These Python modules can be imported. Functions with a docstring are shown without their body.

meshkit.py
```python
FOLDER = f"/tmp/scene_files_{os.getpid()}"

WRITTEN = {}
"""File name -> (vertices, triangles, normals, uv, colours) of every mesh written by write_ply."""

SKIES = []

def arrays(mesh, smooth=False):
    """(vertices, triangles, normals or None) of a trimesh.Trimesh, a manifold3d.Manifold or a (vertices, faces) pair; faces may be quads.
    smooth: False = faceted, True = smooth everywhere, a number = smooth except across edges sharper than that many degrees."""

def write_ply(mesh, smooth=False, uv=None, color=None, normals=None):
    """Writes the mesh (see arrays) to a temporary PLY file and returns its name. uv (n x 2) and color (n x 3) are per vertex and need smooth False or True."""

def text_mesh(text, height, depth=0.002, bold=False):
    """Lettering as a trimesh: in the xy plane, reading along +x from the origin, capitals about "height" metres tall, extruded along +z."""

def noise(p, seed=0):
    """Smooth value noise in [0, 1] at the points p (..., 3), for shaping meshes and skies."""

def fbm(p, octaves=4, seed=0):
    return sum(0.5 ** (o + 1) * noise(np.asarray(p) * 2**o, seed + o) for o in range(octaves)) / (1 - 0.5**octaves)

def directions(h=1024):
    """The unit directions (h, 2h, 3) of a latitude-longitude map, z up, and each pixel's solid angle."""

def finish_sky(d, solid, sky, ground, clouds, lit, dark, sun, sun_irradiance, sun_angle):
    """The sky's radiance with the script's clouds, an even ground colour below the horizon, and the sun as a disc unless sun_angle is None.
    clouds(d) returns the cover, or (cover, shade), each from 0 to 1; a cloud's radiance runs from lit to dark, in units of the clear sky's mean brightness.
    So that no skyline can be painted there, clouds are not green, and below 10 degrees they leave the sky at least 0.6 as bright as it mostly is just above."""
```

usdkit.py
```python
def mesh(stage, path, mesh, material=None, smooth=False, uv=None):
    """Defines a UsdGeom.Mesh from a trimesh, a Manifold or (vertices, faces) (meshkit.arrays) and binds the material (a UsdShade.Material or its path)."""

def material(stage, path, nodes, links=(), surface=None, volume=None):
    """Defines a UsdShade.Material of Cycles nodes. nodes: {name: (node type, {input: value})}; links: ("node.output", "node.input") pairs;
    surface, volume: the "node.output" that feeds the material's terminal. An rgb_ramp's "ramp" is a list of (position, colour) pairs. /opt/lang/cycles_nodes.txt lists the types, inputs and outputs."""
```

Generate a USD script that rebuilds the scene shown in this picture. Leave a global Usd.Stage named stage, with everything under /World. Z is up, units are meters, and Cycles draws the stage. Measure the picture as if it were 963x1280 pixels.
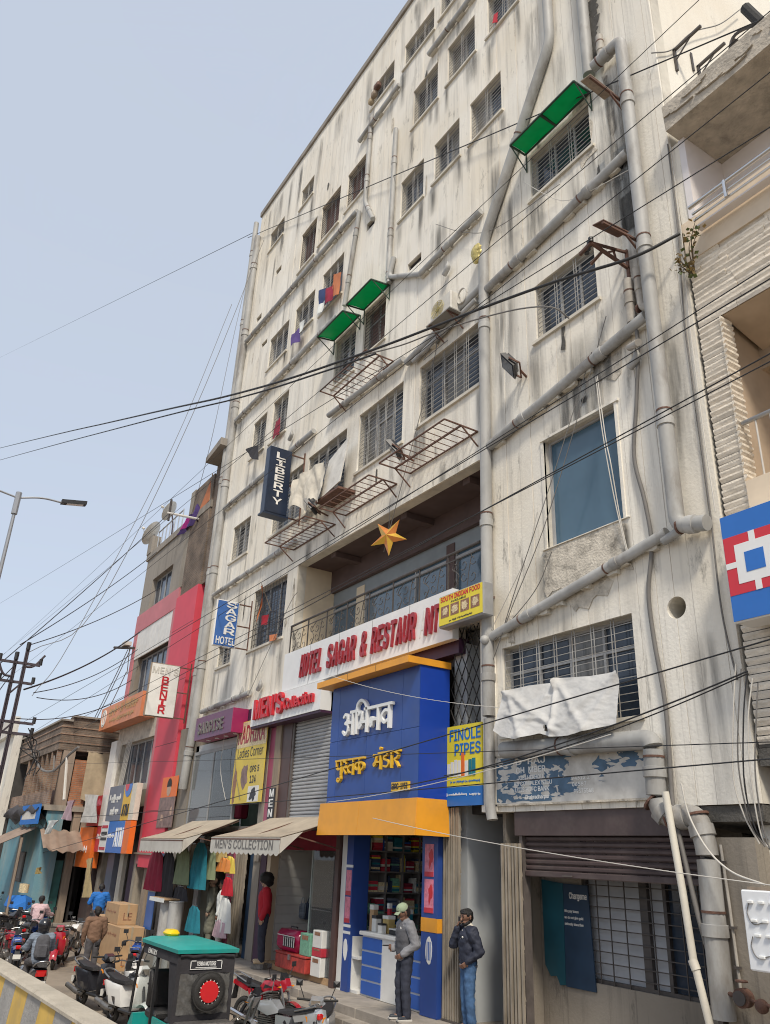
import math, random, sys
sys.path.insert(0, "/opt/lang")
import numpy as np, trimesh, usdkit, meshkit
from pxr import Usd, UsdGeom, UsdLux, UsdShade, Gf, Sdf, Vt
from shapely.geometry import Polygon, box as sbox, LineString, Point, MultiPolygon
from shapely.ops import unary_union
from shapely import affinity

random.seed(7)
RNG = np.random.default_rng(7)
stage = Usd.Stage.CreateInMemory()
UsdGeom.SetStageUpAxis(stage, UsdGeom.Tokens.z)
UsdGeom.SetStageMetersPerUnit(stage, 1.0)
W = UsdGeom.Xform.Define(stage, "/World")
stage.SetDefaultPrim(W.GetPrim())
UsdGeom.Scope.Define(stage, "/World/Looks")

# ---------------------------------------------------------------- camera, sky, sun, exposure
CAM = np.array([0.0, -9.3, 3.2])          # street axis = x, into the buildings = y, facade line at y = 0
ROT = np.array([[0.54148613, -0.31544398, -0.77928677], [0.83982948, 0.24536438, 0.4842342], [0.03846046, -0.91667411, 0.39778056]])
FPX, CX, CY = 998.06, 481.5, 640.0
EXPOSURE = 0.46
SUN_AZ, SUN_EL = math.radians(62), math.radians(50)       # azimuth from the facade normal towards +x
SUN = np.array([math.sin(SUN_AZ) * math.cos(SUN_EL), -math.cos(SUN_AZ) * math.cos(SUN_EL), math.sin(SUN_EL)])
cam = UsdGeom.Camera.Define(stage, "/World/camera")
cam.CreateProjectionAttr("perspective")
cam.CreateHorizontalApertureAttr(36.0)
cam.CreateVerticalApertureAttr(36.0 * 1024 / 770)
cam.CreateFocalLengthAttr(36.0 * FPX / 963.0)
cam.CreateClippingRangeAttr(Gf.Vec2f(0.05, 5000))
cam.CreateExposureAttr(EXPOSURE)
_r, _u, _b = ROT[:, 0], -ROT[:, 1], -ROT[:, 2]
cam.AddTransformOp().Set(Gf.Matrix4d(*_r, 0, *_u, 0, *_b, 0, *CAM, 1))

sky_mat = usdkit.material(stage, "/World/Looks/sky_look", {
    "s": ("sky_texture", {"sky_type": "single_scattering", "sun_disc": False, "sun_elevation": SUN_EL, "sun_rotation": math.atan2(SUN[0], SUN[1]),
                          "air_density": 1.0, "aerosol_density": 3.0, "ozone_density": 1.5, "altitude": 200.0}),
    "hz": ("mix_color", {"blend_type": "mix", "fac": 0.68, "use_clamp": False, "b": (5.5, 6.05, 6.9)}),
    "b": ("background_shader", {"strength": 0.1})},
    [("s.color", "hz.a"), ("hz.result", "b.color")], surface="b.background")
dome = UsdLux.DomeLight.Define(stage, "/World/sky")
UsdShade.MaterialBindingAPI.Apply(dome.GetPrim()).Bind(sky_mat)
for k, v in (("label", "pale hazy blue-grey daytime sky"), ("category", "sky"), ("kind", "structure")):
    dome.GetPrim().SetCustomDataByKey(k, v)
sun = UsdLux.DistantLight.Define(stage, "/World/sun")
sun.CreateIntensityAttr(0.62); sun.CreateNormalizeAttr(True); sun.CreateAngleAttr(9.0); sun.CreateColorAttr(Gf.Vec3f(1.0, 0.92, 0.79))
_z = SUN / np.linalg.norm(SUN); _x = np.cross([0, 0, 1], _z); _x /= np.linalg.norm(_x); _y = np.cross(_z, _x)
sun.AddTransformOp().Set(Gf.Matrix4d(*_x, 0, *_y, 0, *_z, 0, 0, 0, 60, 1))

# ---------------------------------------------------------------- placing: rays of the survey photograph met with real planes
def ray(px, py):
    return ROT @ np.array([px - CX, py - CY, FPX])
def onY(px, py, y=0.0):
    d = ray(px, py); return CAM + d * ((y - CAM[1]) / d[1])
def onX(px, py, x):
    d = ray(px, py); return CAM + d * ((x - CAM[0]) / d[0])
def onZ(px, py, z=0.0):
    d = ray(px, py); return CAM + d * ((z - CAM[2]) / d[2])
def rect(pa, pb, y=0.0):
    a, b = onY(*pa, y), onY(*pb, y)
    return min(a[0], b[0]), max(a[0], b[0]), min(a[2], b[2]), max(a[2], b[2])

# ---------------------------------------------------------------- objects
USED = {}
def numbered(path):
    n = USED.get(path, -1) + 1
    USED[path] = n
    return path if n == 0 else f"{path}_{n:03d}"
ORIGIN = {}
def tag(prim, label=None, cat=None, group=None, kind=None):
    for k, v in (("label", label), ("category", cat), ("group", group), ("kind", kind)):
        if v: prim.SetCustomDataByKey(k, v)
    return prim
def thing(name, label, cat, loc=(0, 0, 0), rz=0.0, group=None, kind=None):
    x = UsdGeom.Xform.Define(stage, numbered("/World/" + name))
    x.AddTranslateOp().Set(Gf.Vec3d(*map(float, loc)))
    if rz: x.AddRotateZOp().Set(float(rz))
    tag(x.GetPrim(), label, cat, group, kind)
    ORIGIN[str(x.GetPath())] = np.array(loc, float) if not rz else None
    return str(x.GetPath())
def part(parent, name, mesh, mat, smooth=False, label=None, kind=None, local=False):
    """mesh in world coordinates (or local to the thing); parent = a thing's or part's path"""
    root = "/".join(parent.split("/")[:3])
    if hasattr(mesh, "arr"): mesh = mesh.arr()
    if not isinstance(mesh, tuple): mesh = (np.asarray(mesh.vertices), np.asarray(mesh.faces))
    v, f = mesh
    o = ORIGIN.get(root)
    if not local and o is not None and o.any(): v = np.asarray(v, float) - o
    p = numbered(parent + "/" + name)
    m = usdkit.mesh(stage, p, (v, f), LOOK[mat], smooth)
    tag(m.GetPrim(), label=label, kind=kind)
    return p
def solo(name, mesh, mat, label, cat, group=None, kind=None, smooth=False):
    p = part("/World", name, mesh, mat, smooth)
    tag(stage.GetPrimAtPath(p), label, cat, group, kind)
    return p
ORIGIN["/World"] = None
def setting(name, mesh, mat, smooth=False, label=None, cat=None, kind="structure"):
    p = part("/World", name, mesh, mat, smooth)
    tag(stage.GetPrimAtPath(p), label, cat, None, kind)
    return p
def copy_of(src, name, loc, rz=0.0, label=None, cat=None, group=None):
    was = stage.GetPrimAtPath(src).GetCustomData()
    p = thing(name, label or was.get("label"), cat or was.get("category"), loc, rz, group or was.get("group"))
    pr = stage.GetPrimAtPath(p)
    pr.GetReferences().AddInternalReference(src); pr.SetInstanceable(True)
    return p

# ---------------------------------------------------------------- meshes
class MB:
    def __init__(s): s.v, s.f, s.n = [], [], 0
    def add(s, v, f):
        v = np.asarray(v, float); f = np.asarray(f, int)
        if f.shape[1] == 4: f = np.vstack([f[:, [0, 1, 2]], f[:, [0, 2, 3]]])
        s.v.append(v); s.f.append(f + s.n); s.n += len(v); return s
    def tm(s, m): return s.add(m.vertices, m.faces)
    def arr(s): return np.vstack(s.v), np.vstack(s.f)
    def box(s, x0, x1, y0, y1, z0, z1):
        x0, x1 = sorted((x0, x1)); y0, y1 = sorted((y0, y1)); z0, z1 = sorted((z0, z1))
        v = [(x, y, z) for x in (x0, x1) for y in (y0, y1) for z in (z0, z1)]
        return s.add(v, [(0, 1, 3, 2), (4, 6, 7, 5), (0, 4, 5, 1), (2, 3, 7, 6), (0, 2, 6, 4), (1, 5, 7, 3)])
    def rbox(s, x0, x1, y0, y1, z0, z1, r=0.02):
        """box with chamfered edges"""
        x0, x1 = sorted((x0, x1)); y0, y1 = sorted((y0, y1)); z0, z1 = sorted((z0, z1))
        r = min(r, (x1 - x0) * .45, (y1 - y0) * .45, (z1 - z0) * .45)
        pts = []
        for x, sx in ((x0, 1), (x1, -1)):
            for y, sy in ((y0, 1), (y1, -1)):
                for z, sz in ((z0, 1), (z1, -1)):
                    pts += [(x, y + sy * r, z + sz * r), (x + sx * r, y, z + sz * r), (x + sx * r, y + sy * r, z)]
        h = trimesh.convex.convex_hull(np.array(pts)); return s.tm(h)
    def bar(s, p, q, w, h=None):
        """square bar from p to q"""
        p, q = np.asarray(p, float), np.asarray(q, float); h = h or w
        t = q - p; L = np.linalg.norm(t)
        if L < 1e-6: return s
        t /= L; a = np.cross(t, [0, 0, 1.0])
        if np.linalg.norm(a) < 1e-3: a = np.array([1.0, 0, 0])
        a /= np.linalg.norm(a); b = np.cross(t, a)
        v = [e + i * a * w / 2 + j * b * h / 2 for e in (p, q) for i, j in ((-1, -1), (1, -1), (1, 1), (-1, 1))]
        return s.add(v, [(0, 1, 2, 3), (7, 6, 5, 4), (0, 4, 5, 1), (1, 5, 6, 2), (2, 6, 7, 3), (3, 7, 4, 0)])
    def tube(s, pts, r, sides=8, caps=True):
        p = np.asarray(pts, float); n = len(p)
        r = np.broadcast_to(np.asarray(r, float), (n,))
        t = np.gradient(p, axis=0); t /= np.linalg.norm(t, axis=1, keepdims=True) + 1e-12
        ref = np.array([0, 0, 1.0]) if abs(t[:, 2]).mean() < .8 else np.array([1.0, 0, 0])
        a = np.cross(t, ref); a /= np.linalg.norm(a, axis=1, keepdims=True) + 1e-12
        b = np.cross(t, a); ang = np.arange(sides) * 2 * np.pi / sides
        v = p[:, None] + r[:, None, None] * (np.cos(ang)[None, :, None] * a[:, None] + np.sin(ang)[None, :, None] * b[:, None])
        f = []
        for i in range(n - 1):
            for j in range(sides):
                k = (j + 1) % sides
                f.append((i * sides + j, i * sides + k, (i + 1) * sides + k, (i + 1) * sides + j))
        v = v.reshape(-1, 3); s.add(v, f)
        if caps:
            for i in (0, n - 1):
                ring = v[i * sides:(i + 1) * sides]; c = p[i]
                ff = [(0, 1 + (j + 1) % sides, 1 + j) if i == 0 else (0, 1 + j, 1 + (j + 1) % sides) for j in range(sides)]
                s.add(np.vstack([c, ring]), [(q[0], q[2], q[1]) for q in ff])
        return s
    def disc(s, c, axis, r, th, sides=20, r2=None):
        axis = np.asarray(axis, float) / np.linalg.norm(axis); c = np.asarray(c, float)
        return s.tube([c - axis * th / 2, c + axis * th / 2], [r, r if r2 is None else r2], sides)
    def torus(s, c, axis, R, r, n=24, m=10, sx=1.0):
        axis = np.asarray(axis, float) / np.linalg.norm(axis); c = np.asarray(c, float)
        a = np.cross(axis, [0, 0, 1.0]); a = a / np.linalg.norm(a) if np.linalg.norm(a) > 1e-3 else np.array([1.0, 0, 0])
        b = np.cross(axis, a); v = []
        for i in range(n):
            u = 2 * np.pi * i / n; d = np.cos(u) * a + np.sin(u) * b
            for j in range(m):
                w = 2 * np.pi * j / m
                v.append(c + d * (R + r * np.cos(w)) + axis * r * sx * np.sin(w))
        f = [(i * m + j, ((i + 1) % n) * m + j, ((i + 1) % n) * m + (j + 1) % m, i * m + (j + 1) % m) for i in range(n) for j in range(m)]
        return s.add(v, f)
    def prism(s, poly, y0, y1):
        """shapely polygon in (x, z) extruded between y0 and y1"""
        for g in getattr(poly, "geoms", [poly]):
            if g.area < 1e-7: continue
            e = trimesh.creation.extrude_polygon(g, abs(y1 - y0), engine="earcut")
            v = np.array(e.vertices); s.add(np.c_[v[:, 0], max(y0, y1) - v[:, 2], v[:, 1]], e.faces)
        return s
    def hull(s, pts):
        return s.tm(trimesh.convex.convex_hull(np.asarray(pts, float)))
    def ball(s, c, r, sub=2, scale=(1, 1, 1)):
        m = trimesh.creation.icosphere(sub, 1.0)
        return s.add(np.asarray(m.vertices) * np.asarray(scale) * r + np.asarray(c), m.faces)
    def grid(s, P, th=0.0):
        """P (n, m, 3) sheet, doubled with thickness th along its normal"""
        P = np.asarray(P, float); n, m = P.shape[:2]
        f = [(i * m + j, i * m + j + 1, (i + 1) * m + j + 1, (i + 1) * m + j) for i in range(n - 1) for j in range(m - 1)]
        s.add(P.reshape(-1, 3), f)
        if th:
            du, dv = np.gradient(P, axis=0), np.gradient(P, axis=1); N = np.cross(du, dv); N /= np.linalg.norm(N, axis=2, keepdims=True) + 1e-9
            s.add((P + N * th).reshape(-1, 3), [q[::-1] for q in f])
        return s
    def xf(s, M):
        s.v = [np.asarray(v) @ np.asarray(M)[:3, :3].T + np.asarray(M)[:3, 3] for v in s.v]; return s
def polyline(pts, n=8):
    """smooth curve through points (Catmull-Rom)"""
    p = np.asarray(pts, float)
    if len(p) < 3: return p
    q = np.vstack([2 * p[0] - p[1], p, 2 * p[-1] - p[-2]]); out = []
    for i in range(1, len(q) - 2):
        for t in np.linspace(0, 1, n, endpoint=False):
            a, b, c, d = q[i - 1], q[i], q[i + 1], q[i + 2]
            out.append(.5 * (2 * b + (c - a) * t + (2 * a - 5 * b + 4 * c - d) * t * t + (3 * b - 3 * c + d - a) * t ** 3))
    out.append(p[-1]); return np.array(out)
def sag(a, b, s, n=24):
    a, b = np.asarray(a, float), np.asarray(b, float); t = np.linspace(0, 1, n)[:, None]
    p = a + (b - a) * t; p[:, 2] -= (4 * s * t * (1 - t))[:, 0]; return p
def text_poly(txt, bold=False):
    """lettering outline in (x, z), cap height about 1, from the font helper's flat faces"""
    m = meshkit.text_mesh(txt, 1.0, 0.05, bold)
    return np.asarray(m.vertices), np.asarray(m.faces)
TXT = {}
def text_on(txt, x0, x1, z0, z1, y, th=0.01, bold=True, shear=0.0):
    """raised lettering facing -y, stretched into the rectangle; y = back plane"""
    if (txt, bold) not in TXT: TXT[txt, bold] = text_poly(txt, bold)
    v, f = TXT[txt, bold]; lo, hi = v.min(0), v.max(0)
    u = (v - lo) / (hi - lo); b = MB()
    X = x0 + u[:, 0] * (x1 - x0) + shear * u[:, 1] * (z1 - z0)
    b.add(np.c_[X, y - u[:, 2] * th, z0 + u[:, 1] * (z1 - z0)], f); return b
def text_side(txt, y0, y1, z0, z1, x, th=0.006, bold=True):
    """raised lettering facing +x: reads along +y"""
    if (txt, bold) not in TXT: TXT[txt, bold] = text_poly(txt, bold)
    v, f = TXT[txt, bold]; lo, hi = v.min(0), v.max(0); u = (v - lo) / (hi - lo); b = MB()
    b.add(np.c_[x + u[:, 2] * th, y0 + u[:, 0] * (y1 - y0), z0 + u[:, 1] * (z1 - z0)], f); return b
def marks(x0, x1, z0, z1, y, seed, th=.004):
    """print too small to read: uneven strokes in a row"""
    rg = np.random.default_rng(seed); b = MB(); x = x0; h = z1 - z0
    while x < x1 - h * .3:
        w = h * rg.uniform(.12, .3)
        if rg.random() < .16: x += h * .4; continue
        b.box(x, x + w, y - th, y, z0 + h * rg.choice((0, .3)), z0 + h * rg.choice((.7, 1.0))); b.box(x + w, x + w * 1.9, y - th, y, z0 + h * rg.uniform(.3, .5), z0 + h * rg.uniform(.6, .75)); x += w * 1.9 + h * .12
    return b
def wobble(poly, amp, step, seed):
    """uneven outline"""
    rg = np.random.default_rng(seed); L = poly.exterior.length; n = max(8, int(L / step))
    c = np.array([poly.exterior.interpolate(i / n, normalized=True).coords[0] for i in range(n)])
    c += rg.normal(0, amp, c.shape); return Polygon(c).buffer(0)
def blob(cx, cz, w, h, seed, n=26, rough=.35):
    rg = np.random.default_rng(seed); a = np.linspace(0, 2 * np.pi, n, endpoint=False)
    r = 1 + rg.uniform(-rough, rough, n); r = (r + np.roll(r, 1)) / 2
    return Polygon(np.c_[cx + np.cos(a) * r * w / 2, cz + np.sin(a) * r * h / 2]).buffer(0)

# ---------------------------------------------------------------- materials
LOOK = {}
def look(name, col, rough=0.6, metal=0.0, var=0.12, scale=3.0, bump=0.0, bscale=40.0, spec=0.5, stretch=(1, 1, 1), rand=0.0, dirt=0.0, dirtcol=(0.12, 0.10, 0.08), coat=0.0, world=True, trans=0.0, **kw):
    """one-colour stuff with uneven tone, optional dirt patches, fine relief and a random tone per object"""
    n = {"g": ("geometry", {}) if world else ("texture_coordinate", {}), "m": ("mapping", {"scale": tuple(stretch)}), "n": ("noise_texture", {"scale": scale, "detail": 5.0, "roughness": 0.6}),
         "r": ("map_range", {"from_min": 0.25, "from_max": 0.75, "to_min": 1 - var, "to_max": 1 + var, "clamp": True}),
         "c": ("mix_color", {"blend_type": "multiply", "fac": 1.0, "a": col, "use_clamp": False}),
         "p": ("principled_bsdf", {"roughness": rough, "metallic": metal, "specular_ior_level": spec, "coat_weight": coat, **kw})}
    src = "g.position" if world else "g.object"
    l = [(src, "m.vector"), ("m.vector", "n.vector"), ("n.fac", "r.value"), ("r.result", "c.b")]
    out = "c.result"
    if rand:
        n.update({"oi": ("object_info", {}), "rr": ("map_range", {"to_min": 1 - rand, "to_max": 1 + rand}), "c2": ("mix_color", {"blend_type": "multiply", "fac": 1.0, "use_clamp": False})})
        l += [("oi.random", "rr.value"), (out, "c2.a"), ("rr.result", "c2.b")]; out = "c2.result"
    if dirt:
        n.update({"dn": ("noise_texture", {"scale": scale * 0.6, "detail": 8.0, "roughness": 0.7}), "dm": ("mapping", {"scale": tuple(stretch), "location": (3.1, 7.7, 1.3)}),
                  "dr": ("map_range", {"from_min": 0.5, "from_max": 0.68, "to_min": 0.0, "to_max": dirt, "clamp": True}), "dc": ("mix_color", {"blend_type": "mix", "b": dirtcol, "use_clamp": False})})
        l += [(src, "dm.vector"), ("dm.vector", "dn.vector"), ("dn.fac", "dr.value"), ("dr.result", "dc.fac"), (out, "dc.a")]; out = "dc.result"
    l.append((out, "p.base_color"))
    if bump:
        n.update({"bn": ("noise_texture", {"scale": bscale, "detail": 4.0}), "b": ("bump", {"strength": min(1.0, bump), "distance": 0.02})})
        l += [(src, "bn.vector"), ("bn.fac", "b.height"), ("b.normal", "p.normal")]
    surf = "p.BSDF"
    if trans:
        n.update({"tr": ("translucent_bsdf", {"color": col}), "mx": ("mix_closure", {"fac": trans})})
        l += [("p.BSDF", "mx.closure1"), ("tr.BSDF", "mx.closure2")]; surf = "mx.closure"
    LOOK[name] = usdkit.material(stage, "/World/Looks/" + name, n, l, surface=surf)

# weathered whitewash: vertical run-off streaks, mildew, yellowed patches
def wall_look(name, base, warm, grey, black, rand=0.05, streak=1.0, patch=1.0):
    n = {"g": ("geometry", {}), "oi": ("object_info", {}),
         "m1": ("mapping", {"scale": (3.1, 3.1, 0.22)}), "n1": ("noise_texture", {"scale": 1.0, "detail": 6.0, "roughness": 0.65}),
         "m2": ("mapping", {"scale": (14, 14, 0.35), "location": (4, 1, 2)}), "n2": ("noise_texture", {"scale": 1.0, "detail": 5.0, "roughness": 0.6}),
         "n3": ("noise_texture", {"scale": 0.33, "detail": 4.0, "roughness": 0.55}),
         "m4": ("mapping", {"scale": (3.2, 3.2, 0.9), "location": (9, 3, 5)}), "n4": ("noise_texture", {"scale": 1.0, "detail": 9.0, "roughness": 0.75}),
         "n5": ("noise_texture", {"scale": 22.0, "detail": 5.0}),
         "r1": ("map_range", {"from_min": 0.50, "from_max": 0.80, "to_min": 0, "to_max": 0.8 * streak, "clamp": True}),
         "r2": ("map_range", {"from_min": 0.58, "from_max": 0.80, "to_min": 0, "to_max": 0.8 * streak, "clamp": True}),
         "r3": ("map_range", {"from_min": 0.42, "from_max": 0.66, "to_min": 0, "to_max": 0.85 * patch, "clamp": True}),
         "r4": ("map_range", {"from_min": 0.57, "from_max": 0.68, "to_min": 0, "to_max": 0.85 * streak, "clamp": True}),
         "gate": ("map_range", {"from_min": 0.35, "from_max": 0.6, "to_min": 0.15, "to_max": 1.0, "clamp": True}),
         "mul": ("math", {"math_type": "multiply"}),
         "c1": ("mix_color", {"a": base, "b": warm}), "c2": ("mix_color", {"b": grey}), "c3": ("mix_color", {"b": grey}), "c4": ("mix_color", {"b": black}),
         "rr": ("map_range", {"to_min": 1 - rand, "to_max": 1 + rand}), "c5": ("mix_color", {"blend_type": "multiply", "fac": 1.0, "use_clamp": False}),
         "bp": ("bump", {"strength": 0.5, "distance": 0.012}),
         "p": ("principled_bsdf", {"roughness": 0.85, "specular_ior_level": 0.25})}
    l = [("g.position", "m1.vector"), ("m1.vector", "n1.vector"), ("g.position", "m2.vector"), ("m2.vector", "n2.vector"), ("g.position", "n3.vector"),
         ("g.position", "m4.vector"), ("m4.vector", "n4.vector"), ("g.position", "n5.vector"),
         ("n1.fac", "r1.value"), ("n2.fac", "r2.value"), ("n3.fac", "r3.value"), ("n4.fac", "r4.value"), ("n3.fac", "gate.value"), ("r4.result", "mul.value1"), ("gate.result", "mul.value2"),
         ("r3.result", "c1.fac"), ("c1.result", "c2.a"), ("r1.result", "c2.fac"), ("c2.result", "c3.a"), ("r2.result", "c3.fac"), ("c3.result", "c4.a"), ("mul.value", "c4.fac"),
         ("oi.random", "rr.value"), ("c4.result", "c5.a"), ("rr.result", "c5.b"), ("c5.result", "p.base_color"), ("n5.fac", "bp.height"), ("bp.normal", "p.normal")]
    LOOK[name] = usdkit.material(stage, "/World/Looks/" + name, n, l, surface="p.BSDF")
wall_look("whitewash", (0.81, 0.77, 0.69), (0.74, 0.67, 0.55), (0.34, 0.32, 0.295), (0.07, 0.068, 0.064), streak=.9)
wall_look("side_whitewash", (0.80, 0.76, 0.67), (0.74, 0.67, 0.56), (0.60, 0.55, 0.48), (0.2, 0.18, 0.16), streak=.5)
wall_look("far_plaster", (0.62, 0.60, 0.55), (0.55, 0.50, 0.43), (0.34, 0.32, 0.30), (0.10, 0.10, 0.10))
wall_look("grey_render", (0.30, 0.27, 0.235), (0.24, 0.215, 0.185), (0.14, 0.125, 0.11), (0.05, 0.045, 0.04))
wall_look("old_brown_wall", (0.26, 0.20, 0.155), (0.31, 0.25, 0.20), (0.14, 0.12, 0.105), (0.05, 0.045, 0.04))
wall_look("blue_distemper", (0.12, 0.27, 0.33), (0.24, 0.36, 0.38), (0.30, 0.27, 0.22), (0.07, 0.08, 0.08))
wall_look("stained_plaster", (0.30, 0.265, 0.22), (0.21, 0.18, 0.145), (0.12, 0.105, 0.09), (0.035, 0.035, 0.032))
look("cement_patch", (0.105, 0.098, 0.088), .95, var=.35, scale=6, bump=.8, bscale=30, dirt=.5, dirtcol=(.05, .05, .045))
look("raw_plaster", (0.58, 0.525, 0.44), .95, var=.3, scale=5, bump=.8, bscale=25, dirt=.8, dirtcol=(.10, .09, .075))
look("dark_joint", (0.06, 0.055, 0.05), .95)
look("reveal_plaster", (0.60, 0.56, 0.48), .85, var=.2, scale=2, dirt=.4, dirtcol=(.25, .22, .19))
look("cream_paint", (0.66, 0.55, 0.40), .75, var=.12, scale=2)
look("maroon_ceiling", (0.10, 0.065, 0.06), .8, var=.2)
look("window_glass", (0.028, 0.04, 0.06), .12, spec=.6, var=.5, scale=1.3, rand=.35)
look("curtained_glass", (0.15, 0.145, 0.135), .22, spec=.6, var=.5, scale=5, stretch=(3, 1, .3), rand=.4)
look("blue_film_glass", (0.075, 0.135, 0.19), .16, spec=.5, var=.12, scale=1.1)
look("lobby_glass", (0.085, 0.135, 0.185), .06, spec=.9, var=.25, scale=.6)
look("window_frame", (0.33, 0.33, 0.33), .5, var=.2, rand=.2)
look("brown_shutter", (0.14, 0.075, 0.06), .6, var=.3, scale=5, rand=.25)
look("grille_white", (0.36, 0.35, 0.33), .55, var=.35, scale=5, dirt=.5, dirtcol=(.14, .09, .06))
look("grille_dark", (0.07, 0.06, 0.055), .6, var=.3, scale=5)
look("rust_iron", (0.13, 0.065, 0.045), .75, var=.4, scale=9, dirt=.5, dirtcol=(.05, .035, .03), bump=.3, bscale=80)
look("pvc_grey", (0.36, 0.355, 0.34), .6, var=.25, scale=2.6, stretch=(1, 1, .4), dirt=.75, dirtcol=(.17, .145, .12), rand=.12)
look("pvc_old", (0.40, 0.37, 0.325), .65, var=.25, scale=3.0, dirt=.5, dirtcol=(.18, .15, .12))
look("pvc_white", (0.66, 0.62, 0.53), .5, var=.12, scale=2.0, dirt=.3, dirtcol=(.3, .25, .2))
look("green_sheet", (0.0, 0.42, 0.18), .4, var=.2, scale=5, rand=.06, trans=.55, bump=.25, bscale=12)
look("awning_frame", (0.03, 0.055, 0.04), .6)
look("black_plastic", (0.018, 0.018, 0.02), .45, var=.3)
look("black_rubber", (0.022, 0.021, 0.02), .8, var=.3, scale=20, bump=.3)
look("cable_black", (0.02, 0.02, 0.022), .6)
look("cable_grey", (0.16, 0.15, 0.14), .7)
look("cable_white", (0.55, 0.52, 0.47), .6)
look("white_acm", (0.76, 0.755, 0.74), .35, var=.06, scale=1.5, dirt=.12, dirtcol=(.45, .42, .38))
look("sign_white", (0.74, 0.72, 0.68), .5, var=.08, scale=3, dirt=.25, dirtcol=(.42, .38, .32))
look("letter_red", (0.30, 0.025, 0.035), .4, var=.2, scale=5)
look("letter_bright_red", (0.50, 0.02, 0.03), .4, var=.2, scale=5)
look("letter_white", (0.76, 0.76, 0.74), .4, var=.06)
look("letter_yellow", (0.70, 0.42, 0.03), .4, var=.08)
look("lintel_grey", (0.23, 0.255, 0.27), .6, var=.12)
look("letter_dark", (0.03, 0.03, 0.035), .5)
look("acm_blue", (0.016, 0.06, 0.26), .32, var=.14, scale=1.6, spec=.5, dirt=.18, dirtcol=(.09, .12, .22), rand=.07)
look("acm_blue_deep", (0.012, 0.05, 0.33), .3, var=.06)
look("acm_orange", (0.74, 0.32, 0.025), .42, var=.1, scale=2, dirt=.25, dirtcol=(.4, .2, .05))
look("sign_yellow", (0.74, 0.60, 0.03), .4, var=.06)
look("banner_yellow", (0.62, 0.47, 0.07), .5, var=.2, scale=1.5, dirt=.35, dirtcol=(.5, .36, .2))
look("sign_blue", (0.02, 0.15, 0.46), .4, var=.08)
look("sign_navy", (0.015, 0.025, 0.05), .35, var=.25)
look("hotel_blue", (0.05, 0.14, 0.40), .45, var=.1, scale=3)
look("bank_blue", (0.025, 0.15, 0.50), .3, var=.06)
look("bank_red", (0.60, 0.03, 0.045), .3, var=.06)
look("bank_white", (0.78, 0.77, 0.75), .3, var=.04)
look("food_brown", (0.26, 0.13, 0.075), .5, var=.5, scale=30)
look("food_cream", (0.62, 0.5, 0.3), .5, var=.5, scale=30)
look("purple_acm", (0.12, 0.03, 0.085), .35, var=.12)
look("magenta_acm", (0.30, 0.02, 0.09), .35, var=.1)
look("dark_purple", (0.055, 0.02, 0.05), .5)
look("pink_door", (0.34, 0.085, 0.14), .5, var=.12)
look("shutter_grey", (0.42, 0.42, 0.42), .45, metal=.3, var=.12, scale=2, dirt=.25, dirtcol=(.2, .19, .18))
look("shutter_maroon", (0.085, 0.06, 0.058), .5, metal=.2, var=.25, scale=3, dirt=.4, dirtcol=(.16, .13, .115))
look("gate_channel", (0.33, 0.285, 0.225), .6, metal=.2, var=.3, scale=6, stretch=(1, 1, .3), dirt=.5, dirtcol=(.12, .09, .065))
look("gate_dark", (0.13, 0.11, 0.10), .6, metal=.3, var=.3, scale=6)
look("lattice_iron", (0.045, 0.042, 0.04), .6)
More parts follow.
